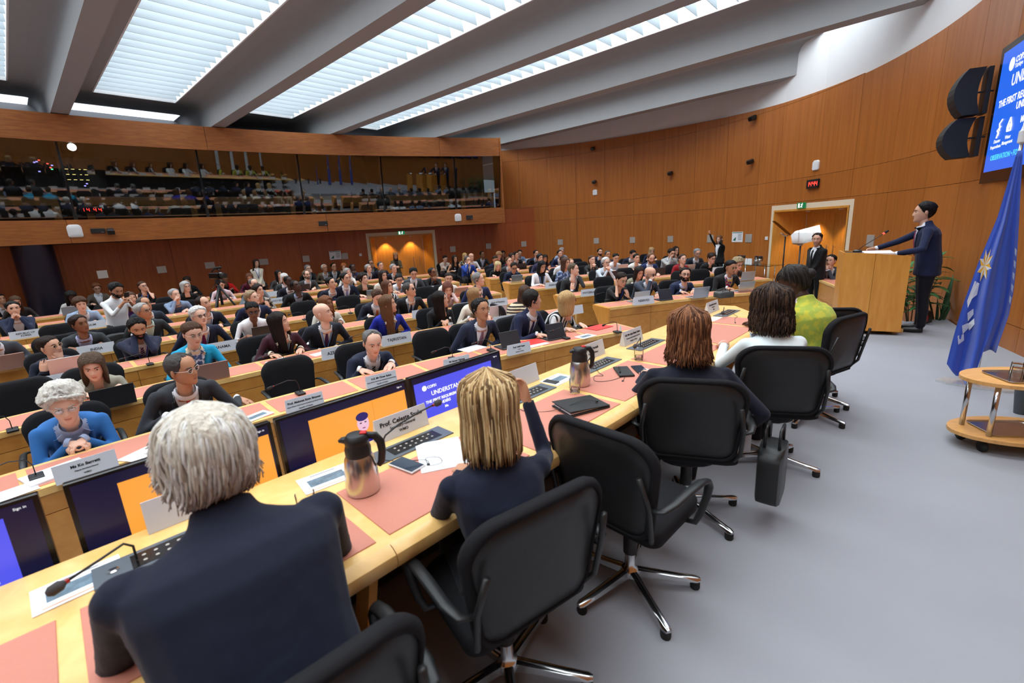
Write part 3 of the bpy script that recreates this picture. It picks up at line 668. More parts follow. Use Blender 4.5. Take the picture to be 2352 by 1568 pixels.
def hair_mesh(style, lod, parent, hm, Mh, seed=0, long=.2):
    rng = np.random.RandomState(seed); nphi = 64 if lod == 2 else (40 if lod else 26); mrow = 22 if lod == 2 else (14 if lod else 9)
    ph = np.linspace(-math.pi, math.pi, nphi+1)[:-1]; d = np.degrees(np.abs(ph))
    th0 = {'short': .010, 'buzz': .005, 'receding': .008, 'side': .015, 'bob': .020, 'long': .018, 'pony': .010, 'bun': .010, 'curly': .040, 'shag': .028, 'fringe': .008, 'pixie': .020, 'braids': .03}[style]
    hang = style in ('bob', 'long', 'braids')
    key = {'short': ([0, 30, 55, 70, 85, 100, 118, 180], [.092, .086, .060, .022, -.012, .012, -.06, -.075]),
           'buzz': ([0, 30, 55, 70, 85, 100, 118, 180], [.096, .09, .060, .02, -.005, .012, -.055, -.07]),
           'receding': ([0, 25, 45, 62, 85, 100, 118, 180], [.100, .103, .080, .02, -.01, .012, -.06, -.075]),
           'side': ([0, 30, 55, 70, 85, 100, 118, 180], [.090, .080, .056, .02, -.015, .005, -.065, -.085]),
           'fringe': ([0, 55, 62, 70, 85, 100, 118, 180], [.115, .100, .06, .03, -.012, .012, -.06, -.075]),
           'pixie': ([0, 25, 50, 70, 85, 100, 118, 180], [.080, .062, .042, .0, -.02, -.02, -.07, -.09]),
           'curly': ([0, 30, 55, 70, 85, 100, 118, 180], [.074, .064, .04, .0, -.04, -.06, -.09, -.10]),
           'shag': ([0, 30, 55, 70, 85, 100, 118, 180], [.066, .055, .034, -.01, -.05, -.06, -.09, -.11]),
           'pony': ([0, 30, 55, 70, 85, 100, 118, 180], [.080, .076, .06, .045, .035, .015, -.03, -.06]),
           'bun': ([0, 30, 55, 70, 85, 100, 118, 180], [.080, .074, .055, .03, .01, .0, -.05, -.08])}
    L = -.10-long
    if hang: ze = np.interp(d, [0, 25, 42, 56, 66, 80, 180], [.082, .070, .045, -.02, L*.6, L, L])
    else: ze = np.interp(d, *key[style])
    if not hang: ze = ze+rng.uniform(-.005, .005, nphi)
    mb = MB(); rows = []
    nse = rng.randn(nphi)*.0022; nse2 = rng.randn(nphi)
    for i in range(mrow+1):
        f = i/mrow; z = .118+(ze-.118)*f**(1.25 if not hang else 1.05)
        zc = np.maximum(z, -.015) if hang else z
        edge = min(1, (1-f)*2.4+.04) if not hang else min(1, .75+.25*math.sin(f*3))
        th = th0*edge+nse*(1 if i else 0)*(2.2 if style in ('curly', 'shag') else 1)
        if style in ('curly', 'shag'): th = th+rng.randn(nphi)*.004*(th0/.03)
        elif not hang and i and f < .97: th = th+np.abs(rng.randn(nphi))*.0028+.0035*np.sin(ph*9+i*1.1)*(style in ('short', 'side', 'pixie'))
        x, y = contour(np.clip(zc, -.118, .1175), ph, th)
        if hang:
            k = np.clip((-.015-z)/.25, 0, 1); sw = np.where(d > 150, 1, 0)
            x = x*(1+.10*np.sin(k*3.2)-.10*k); y = y*(1+.05*np.sin(k*3))-.018*k
            x = x+np.sin(z*38+nse2*1.5)*.004*k
        if style == 'side': y = y; x = x+.004*np.cos(ph)
        zz = z+(th0*(1-f)**3 if True else 0)
        rows.append(np.c_[x, y, zz])
    top_ = np.tile(rows[0].mean(0)+np.array([0, 0, th0*.3]), (nphi, 1))+(rows[0]-rows[0].mean(0))*.05
    rr = [top_]+rows
    if hang or style in ('curly', 'shag'):
        q = rows[-1].copy(); q[:, :2] *= .82; q[:, 2] += .012; rr.append(q)
    mb.loft(rr[::-1], cap=True)
    if style == 'pony': mb.tube([(0, -.095, .03), (0, -.135, .02), (0, -.15, -.04), (0, -.135, -.13), (0, -.12, -.20)], [.014, .022, .024, .02, .006], 9)
    if style == 'bun': mb.ell((0, -.115, .02), (.042, .036, .040), 12, 9)
    if style == 'braids':
        for k in range(9):
            a = math.radians(75+k*26); mb.tube([(.085*math.sin(a), .09*math.cos(a), .0), (.1*math.sin(a), .1*math.cos(a), -.1), (.1*math.sin(a), .1*math.cos(a), -.24)], [.02, .018, .01], 6)
    return mb.build('hair', hm, parent, True, Mh)
TOPR = [(-.10, .135, .105), (-.02, .168, .128), (.08, .163, .126), (.18, .160, .122), (.28, .172, .124), (.36, .184, .120), (.42, .188, .108), (.455, .165, .092), (.485, .105, .076), (.51, .068, .066), (.55, .056, .06)]
class Person: pass
def person(label, M, top=(30, 34, 46), shirt=(225, 228, 235), tie=None, pants=(28, 28, 34), skin='light', hair='short', hcol=(40, 30, 24), fem=False,
           pose='sit', lean=8, hyaw=0, hpitch=4, hroll=0, hands='desk', lod=0, vox=None, suit=True, glasses=False, lanyard=None, badge=False,
           sleeve='long', beard=None, group=None, pat=None, hl=.2, scale=1.0, wide=1.0, zextra=0.0, dz=DZ, slean=0, legs=True, headset=False, tiepat=None, extra=None, scarf=None, lap=None, skirt=False):
    far = lod == 0; vox = vox or (.023 if far else .014)
    hip = np.array([0, 0, (.55 if pose == 'sit' else .93)+zextra])
    la = math.radians(lean); e1 = np.array([math.cos(math.radians(slean)), 0, -math.sin(math.radians(slean))])
    TL = .475 if fem else .50; kw = (.90 if fem else 1.0)*wide
    def spine(t):                                            # t metres above the hip, leaning more towards the top
        a = la*(.55+.45*min(1, max(0, t/TL))); return hip+np.array([math.sin(math.radians(slean))*t, math.sin(a)*t, math.cos(a)*t])
    dv = nrm(spine(TL)-spine(TL-.1)); e2 = nrm(np.cross(dv, e1)); e2 = -e2 if e2[1] < 0 else e2
    N = spine(TL-.02); mb = MB(); a16 = np.arange(16)*2*math.pi/16; rings = []
    inf = .012 if suit else .0
    for t, rx, ry in TOPR:
        t2 = t*TL/.5; c = spine(t2); a = la*(.55+.45*min(1, max(0, t2/TL))); f2 = np.array([0, math.cos(a), -math.sin(a)])
        by = ry+(inf if t < .45 else 0); bx = rx*kw+(inf if t < .45 else 0)
        if fem and .24 < t < .4: by += .016
        if fem and t in (.18, .08): bx *= .9
        cy = c-f2*(.012 if t > .3 else 0)
        rings.append([cy+e1*bx*np.sign(math.cos(q))*abs(math.cos(q))**.85+f2*by*math.sin(q) for q in a16])
    mb.loft(rings)
    segs = []                                                # (p0,p1,r0,r1,material)
    def limb(P, rr, mi, n=10):
        mb.tube(P, rr, n)
        for i in range(len(P)-1): segs.append((np.array(P[i]), np.array(P[i+1]), rr[i], rr[i+1], mi if np.isscalar(mi) else mi[i]))
    hw = .178*kw
    # hands
    head_c = N+dv*.02+np.array([0, .02, .165])
    dk = dz+.03+zextra*0
    sp = {'desk': ((.17, .40, dk+.012), (-.15, .42, dk+.012)), 'clasp': ((.035, .38, dk+.03), (-.035, .38, dk+.03)), 'lap': ((.10, .27, .64), (-.10, .27, .64)),
          'type': ((.13, .43, dk+.02), (-.13, .43, dk+.02)), 'phone': ((.045, .36, dv[2]*.0+1.00), (-.045, .36, 1.00)),
          'chinR': (tuple(head_c+np.array([.05, .10, -.145])), (-.12, .36, dk+.012)), 'chinL': ((.12, .36, dk+.012), tuple(head_c+np.array([-.05, .10, -.145]))),
          'cheekL': ((.14, .36, dk+.01), tuple(head_c+np.array([-.085, .05, -.12]))), 'cheekR': (tuple(head_c+np.array([.085, .05, -.12])), (-.14, .36, dk+.01)),
          'pray': (tuple(head_c+np.array([.02, .15, -.17])), tuple(head_c+np.array([-.02, .15, -.17]))),
          'cross': ((-.10, .30, dk+.02), (.10, .32, dk+.03)), 'mouthR': (tuple(head_c+np.array([.03, .13, -.11])), (-.14, .38, dk+.01)),
          'down': ((.24, .03, .83), (-.24, .03, .83)), 'front': ((.03, .20, .86), (-.03, .20, .86)), 'photo': ((.05, .42, 1.32), (-.05, .42, 1.32)), 'texting': ((.04, .27, 1.12), (-.04, .27, 1.12))}
    ht = sp[hands] if isinstance(hands, str) else hands
    hk = {'clasp': 'curl', 'phone': 'curl', 'pray': 'fist', 'photo': 'curl', 'texting': 'curl', 'front': 'curl', 'cross': 'curl'}.get(hands if isinstance(hands, str) else '', None)
    hand_out = []
    for s, tgt in ((1, ht[0]), (-1, ht[1])):
        if tgt is None: continue
        tgt = np.array(tgt, float); S = N-dv*.055+e1*s*hw
        up_ = tgt[2] > N[2]-.12
        pole = np.array([s*.75, -.35, -.9]) if not up_ else np.array([s*.45, .25, -1.])
        if pose == 'stand' and not up_: pole = np.array([s*.8, -.8, -.3])
        l1, l2 = (.275, .245) if fem else (.295, .262)
        # stop the wrist short of the hand
        E, Wt = ik(S, tgt, l1, l2, pole); fd = nrm(Wt-E)
        mi = {'long': (1, 1, 1), 'short': (1, 0, 0), 'none': (0, 0, 0), 'three': (1, 1, 0)}[sleeve]
        r = (.054, .049, .043, .040, .034) if sleeve == 'long' else (.05, .045, .038, .036, .026)
        r = [q*(.88 if fem else 1)*(1.0 if suit else .93) for q in r]
        limb([S-e1*s*.045+dv*.004, S+e1*s*.006, (S+E)/2], [r[0]*.98, r[0]*1.05, r[1]], 1 if sleeve != 'none' else 0)
        limb([(S+E)/2, E], [r[1], r[2]], mi[0]); limb([E, (E+Wt)/2, Wt], [r[2], r[3], r[4]], (mi[1], mi[2]))
        mb.ell(tuple(E), (r[2]*1.02,)*3, 10, 7); mb.ell(tuple(S+e1*s*.004), (r[0]*1.03,)*3, 10, 7)
        # hand frame
        low = tgt[2] < dz+.12 and pose == 'sit' or hands in ('desk', 'type', 'cross')
        y_ = nrm(np.array([fd[0]*.6, max(.25, fd[1]), -.10])) if low else fd
        kind = hk or ('flat' if low else ('fist' if isinstance(hands, str) and ('chin' in hands or 'mouth' in hands) else 'curl'))
        if hands == 'front': y_ = nrm(np.array([-s*.8, .3, -.5]))
        pn = np.array([0, 0, 1.]) if low else nrm(np.array([s*.9, .2, .25]))
        if isinstance(hands, str) and ('cheek' in hands or 'chin' in hands): pn = nrm(np.array([s*.3, .9, -.2])); y_ = nrm(np.array([-s*.25, -.1, 1]))
        if hands == 'pray': y_ = nrm(np.array([-s*.45, -.2, .8])); pn = nrm(np.array([s, .2, .2]))
        x_ = nrm(np.cross(y_, pn)); z_ = nrm(np.cross(x_, y_))
        hand_out.append((s, Wt, x_, y_, z_, kind))
    if pose == 'sit':
        for s in (1, -1):
            k = np.array([s*.115, .40, .52+zextra]); an = np.array([s*.125, .42, .10+zextra])
            if legs:
                limb([np.array([s*.085, -.02, hip[2]-.01]), np.array([s*.1, .2, .55+zextra]), k], [.098, .088, .066], 2)
                limb([k, np.array([s*.12, .40, .33+zextra]), an], [.062, .060, .045], 2 if not skirt else 0); limb([an+np.array([0, -.02, -.03]), an+np.array([0, .08, -.055]), an+np.array([0, .17, -.065])], [.042, .042, .03], 8)
            else: limb([np.array([s*.085, -.02, hip[2]-.01]), np.array([s*.1, .2, .55+zextra]), k], [.098, .088, .07], 2)
    else:
        for s in (1, -1):
            k = np.array([s*.105, .01, .50]); an = np.array([s*.115, -.01, .09])
            limb([np.array([s*.085, 0, .90]), np.array([s*.098, .01, .72]), k], [.105, .088, .066], 2); limb([k, np.array([s*.11, -.01, .30]), an], [.064, .060, .05], 2); limb([an+np.array([0, -.03, -.045]), an+np.array([0, .08, -.055]), an+np.array([0, .19, -.06])], [.04, .042, .03], 8)
        if suit:                                           # jacket skirt
            mb.loft([[hip+np.array([rx*kw*math.cos(q), ry*math.sin(q), z]) for q in a16] for z, rx, ry in ((-.16, .19, .145), (-.08, .185, .14), (.02, .178, .135), (.1, .172, .13))])
    V, F = fuse(mb, vox, 3 if far else 5)
    # material of each face from the nearest limb
    fc = np.array([V[list(f)].mean(0) for f in F]) if len(F) < 1 else V[np.array([f[0] for f in F])]*.5+V[np.array([f[2] for f in F])]*.5
    best = np.full(len(F), 1e9); mi = np.full(len(F), 1); hz = hip[2]-(.16 if pose == 'stand' and suit else .015)
    # torso distance
    bt = np.full(len(F), 1e9)
    for t in np.linspace(-.05, TL-.03, 9):
        c = spine(t); bt = np.minimum(bt, np.linalg.norm((fc-c)/np.array([1.25*kw, 1, 1]), axis=1)-.125)
    best = bt; mi[(fc[:, 2] < hz)] = 2; tor = np.ones(len(F), bool)
    for p0, p1, r0, r1, mm in segs:
        d = p1-p0; L2 = d@d; tt = np.clip(((fc-p0)@d)/L2, 0, 1); q = np.linalg.norm(fc-(p0+tt[:, None]*d), axis=1)-(r0+(r1-r0)*tt)
        s_ = q < best-.004; best = np.where(s_, q, best)
        mi = np.where(s_, mm, mi); tor &= ~(q < bt-.012)
    if pose == 'stand' and suit: mi[(mi == 2) & (fc[:, 2] > hz)] = 1
    if pose == 'sit': mi[(mi == 2) & (fc[:, 2] > hip[2]+.07) & (fc[:, 1] < .12)] = 1
    if suit and shirt is not None:
        rel = fc-N; mi[(mi == 1) & (rel @ dv > -.030) & (np.abs(rel @ e1) < .082) & (rel @ e2 > .005) & tor] = 3
    allV = [V]; allF = list(F); allM = mi.astype(int).tolist(); nv = len(V)
    def app(V2, F2, M2, X):
        nonlocal nv
        A = np.array(X); V3 = np.asarray(V2) @ A[:3, :3].T+A[:3, 3]; flip = np.linalg.det(A[:3, :3]) < 0
        allV.append(V3); allF.extend([tuple(i+nv for i in (f[::-1] if flip else f)) for f in F2]); allM.extend(M2); nv += len(V3)
    # head
    nb_ = N+dv*.035
    ha = math.radians(hyaw); tilt = Rz(ha) @ Ry(math.radians(hroll)) @ Rx(math.radians(-hpitch))
    Mh = T(*(nb_+np.array([0, .012, .02]))) @ Rx(-la*.35) @ tilt @ T(0, .02, .132) @ Sc(1.03 if fem else 1.07, 1.05, 1.04 if fem else 1.07)
    hV, hF, hM = HEADS[1 if lod else 0]
    bm = {10: 4 if beard == 'full' else (9 if beard == 'stubble' else 0), 11: 4 if beard in ('full', 'moustache', 'goatee') else 0}
    app(hV, hF, [bm.get(k, k) for k in hM], Mh)
    for s, Wt, x_, y_, z_, kind in hand_out:
        hv, hf = HANDS[(kind, 1 if lod else 0)]; k = .92 if fem else 1.04
        app(hv, hf, [0]*len(hf), frame(Wt, x_*k*(s if True else 1), y_*k, z_*k))
        if suit and sleeve == 'long' and lod:              # shirt cuff
            cb = MB(); cb.tube([Wt-y_*.02, Wt+y_*.008], [.035, .033], 12, cap=False); app(np.concatenate(cb.v), cb.f, [3]*len(cb.f), Matrix.Identity(4))
    if shirt is not None:                                  # shirt collar
        cb = MB(); c0 = nb_+np.array([0, .004, -.03]); ax_ = nrm(dv+np.array([0, .15, 0])); c0 = c0+np.array([0, .010, 0]); cb.tube([c0-ax_*.020, c0-ax_*.004, c0+ax_*.014, c0+ax_*.026], [.083 if not fem else .073, .078 if not fem else .069, .071 if not fem else .063, .067 if not fem else .060], 20, cap=False)
        app(np.concatenate(cb.v), cb.f, [3]*len(cb.f), Matrix.Identity(4))
    AV = np.concatenate(allV)
    me = bpy.data.meshes.new('person'); me.from_pydata(AV.tolist(), [], allF)
    tm = cloth(top, pat); hm = hairmat(tuple(hcol)); sm = cloth(shirt) if shirt is not None else tm
    bmk = SKIN[skin]
    if beard == 'stubble': bmk = mat('stubble_%s' % skin, tuple(k*.62 for k in SKIN[skin].node_tree.nodes['Principled BSDF'].inputs['Base Color'].default_value[:3])+(1,), .6)
    for q in (SKIN[skin], tm, cloth(pants), sm, hm if beard != 'stubble' else hm, M_eye, M_iris, LIPS[skin], M_shoe, bmk): me.materials.append(q)
    me.polygons.foreach_set('material_index', [k if k < 10 else 0 for k in allM]); me.polygons.foreach_set('use_smooth', [True]*len(allF)); me.update()
    o = put(me, 'person', None, M @ Sc(scale, scale, scale)); tag(o, label, 'person', group)
    if hair: hair_mesh(hair, lod, o, hm, Mh, len(label), hl)
    # garments laid on the chest
    bvh = BVHTree.FromPolygons(V.tolist(), [f for f, t_ in zip(F, tor.tolist()) if t_])
    def on(x, h, off):
        p0 = N+e1*x-dv*h; hit = bvh.ray_cast(Vector(p0+e2*.45), Vector(-e2), .6)
        q = np.array(hit[0]) if hit[0] is not None else p0+e2*.1
        return q+e2*off
    def strip(name, rows, off, ma, nc=4):
        """rows: (h, x0, x1)"""
        P = [[on(x0+(x1-x0)*j/nc, h, off) for j in range(nc+1)] for h, x0, x1 in rows]
        g = MB(); g.slab(P, e2*-.004); return g.build(name, ma, o, True)
    lv = lap or (.34 if suit else 0)
    if suit and shirt is not None:
        hh = np.linspace(-.012, lv, 8)
        strip('shirt_front', [(h, -.086*(1-(h+.012)/(lv+.012))**.85-.002, .086*(1-(h+.012)/(lv+.012))**.85+.002) for h in hh], .005, sm)
        if lod:
            dk_ = cloth(tuple(int(k*.93) for k in top))
            for s in (1, -1):
                rows = []
                for h in np.linspace(-.015, lv, 9):
                    f = (h+.015)/(lv+.015); xi = .084*(1-f)**.85; wo = .012+.05*math.sin(min(1, f*1.9)*math.pi/2)*(1-f)**.6 if f < .42 else .062*(1-f)**.75+.004
                    rows.append((h, s*xi, s*(xi+wo)))
                strip('lapel', rows, .009, dk_, 2)
    if tie:
        l2 = lv if suit else .38
        tm_ = cloth(tie, tiepat); rows = [(-.0, -.020, .020), (.025, -.014, .014)]+[(h, -w_, w_) for h, w_ in ((.05, .016), (.10, .023), (.16, .029), (.22, .033), (l2-.02, .034), (l2+.0, .030))]
        if suit: rows = [(h, -min(abs(a), (.088*max(0, 1-h/(lv+.03))**.85+.006)), min(abs(a), (.088*max(0, 1-h/(lv+.03))**.85+.006))) for h, a, b in rows]
        strip('tie', rows, .013, tm_, 2)
    if lanyard:
        lm = cloth(lanyard)
        for s in (1, -1): strip('lanyard_strap', [(h, s*.062*(1-h/.33)-.006, s*.062*(1-h/.33)+.006) for h in np.linspace(-.01, .33, 7)], .016, lm, 1)
        if badge: pass
    if badge:
        q = on(.0 if lanyard else .10, .36 if lanyard else .20, .02); g = MB(); g.box((0, 0, 0), (.09, .003, .065), 0, frame(q, e1, e2, dv)); b_ = g.build('badge', M_paper, o)
        if lod: g = MB(); g.box((0, .0025, -.004), (.022, .001, .022), 0, frame(q, e1, e2, dv)); g.box((0, .0025, .018), (.05, .001, .006), 0, frame(q, e1, e2, dv)); g.build('badge_print', M_print, b_)
    if glasses:
        g = MB(); tb = 8 if lod else 5
        for s in (1, -1):
            a = np.linspace(0, 2*math.pi, 13 if lod else 9); g.tube([(s*.031+.0215*math.cos(q), .097-.1*abs(.0215*math.cos(q)), .004+.0165*math.sin(q)) for q in a], .0016 if lod else .0026, 5)
            g.tube([(s*.0525, .095, .010), (s*.074, .06, .012), (s*.078, -.005, .010)], .0016, 5)
        g.tube([(-.0095, .098, .008), (0, .101, .010), (.0095, .098, .008)], .0016, 5)
        gl = g.build('spectacles', M_frame if glasses == 1 else mat('spectacle_'+glasses, {'gold': (.6, .42, .2, 1), 'clear': (.7, .66, .62, 1), 'red': (.3, .02, .02, 1)}[glasses], .3), o, True, Mh)
        if lod:
            for s in (1, -1): g = MB(); g.ell((s*.031, .0965, .004), (.0208, .001, .016), 12, 5); g.build('lens', M_lens, gl, True)
    if headset:
        g = MB(); g.ell((.083, -.005, -.004), (.012, .016, .018), 8, 6); g.tube([(.084, .0, -.01), (.08, .03, -.03)], .003, 5); g.build('earpiece', M_black, o, True, Mh)
    if scarf:
        strip('scarf', [(-.03, -.07, .07), (.0, -.075, .075), (.04, -.07, .07), (.09, -.055, .055), (.15, -.045, .045), (.20, -.03, .035), (.24, -.012, .02)], .02, cloth(*scarf), 5)
    P = Person(); P.o = o; P.N = N; P.Mh = Mh; P.on = on; P.e1 = e1; P.e2 = e2; P.dv = dv; P.hands = hand_out; P.head = np.array(Mh.translation)
    return P
# where the centre of the head ends up for given lean, used to seat people under their heads
def head_local(fem, lean, pose='sit', zextra=0):
    TL = .475 if fem else .50; la = math.radians(lean); hipz = (.55 if pose == 'sit' else .93)+zextra
    sp_ = lambda t: np.array([0, math.sin(la*(.55+.45*min(1, t/TL)))*t, hipz+math.cos(la*(.55+.45*min(1, t/TL)))*t])
    dv = nrm(sp_(TL)-sp_(TL-.1)); N = sp_(TL-.02)+dv*.035
    v = np.array(Rx(-la*.35) @ Vector((0, .02, .132))); return N+np.array([0, .012, .02])+v
# ------------------------------------------------------------------ the audience
NAVY, CHAR, BLK, DKG = (26, 32, 54), (44, 46, 52), (18, 18, 21), (62, 66, 74)
WHT, CRM, LBL = (232, 233, 236), (222, 212, 196), (160, 186, 216)
G1, G2, GW, BLD, BRN, DBR, HB, AUB = (120, 118, 116), (84, 80, 78), (206, 204, 200), (196, 164, 112), (84, 58, 40), (50, 34, 26), (22, 18, 17), (110, 60, 36)
SPK = np.array([5.75, 6.4, 1.95])
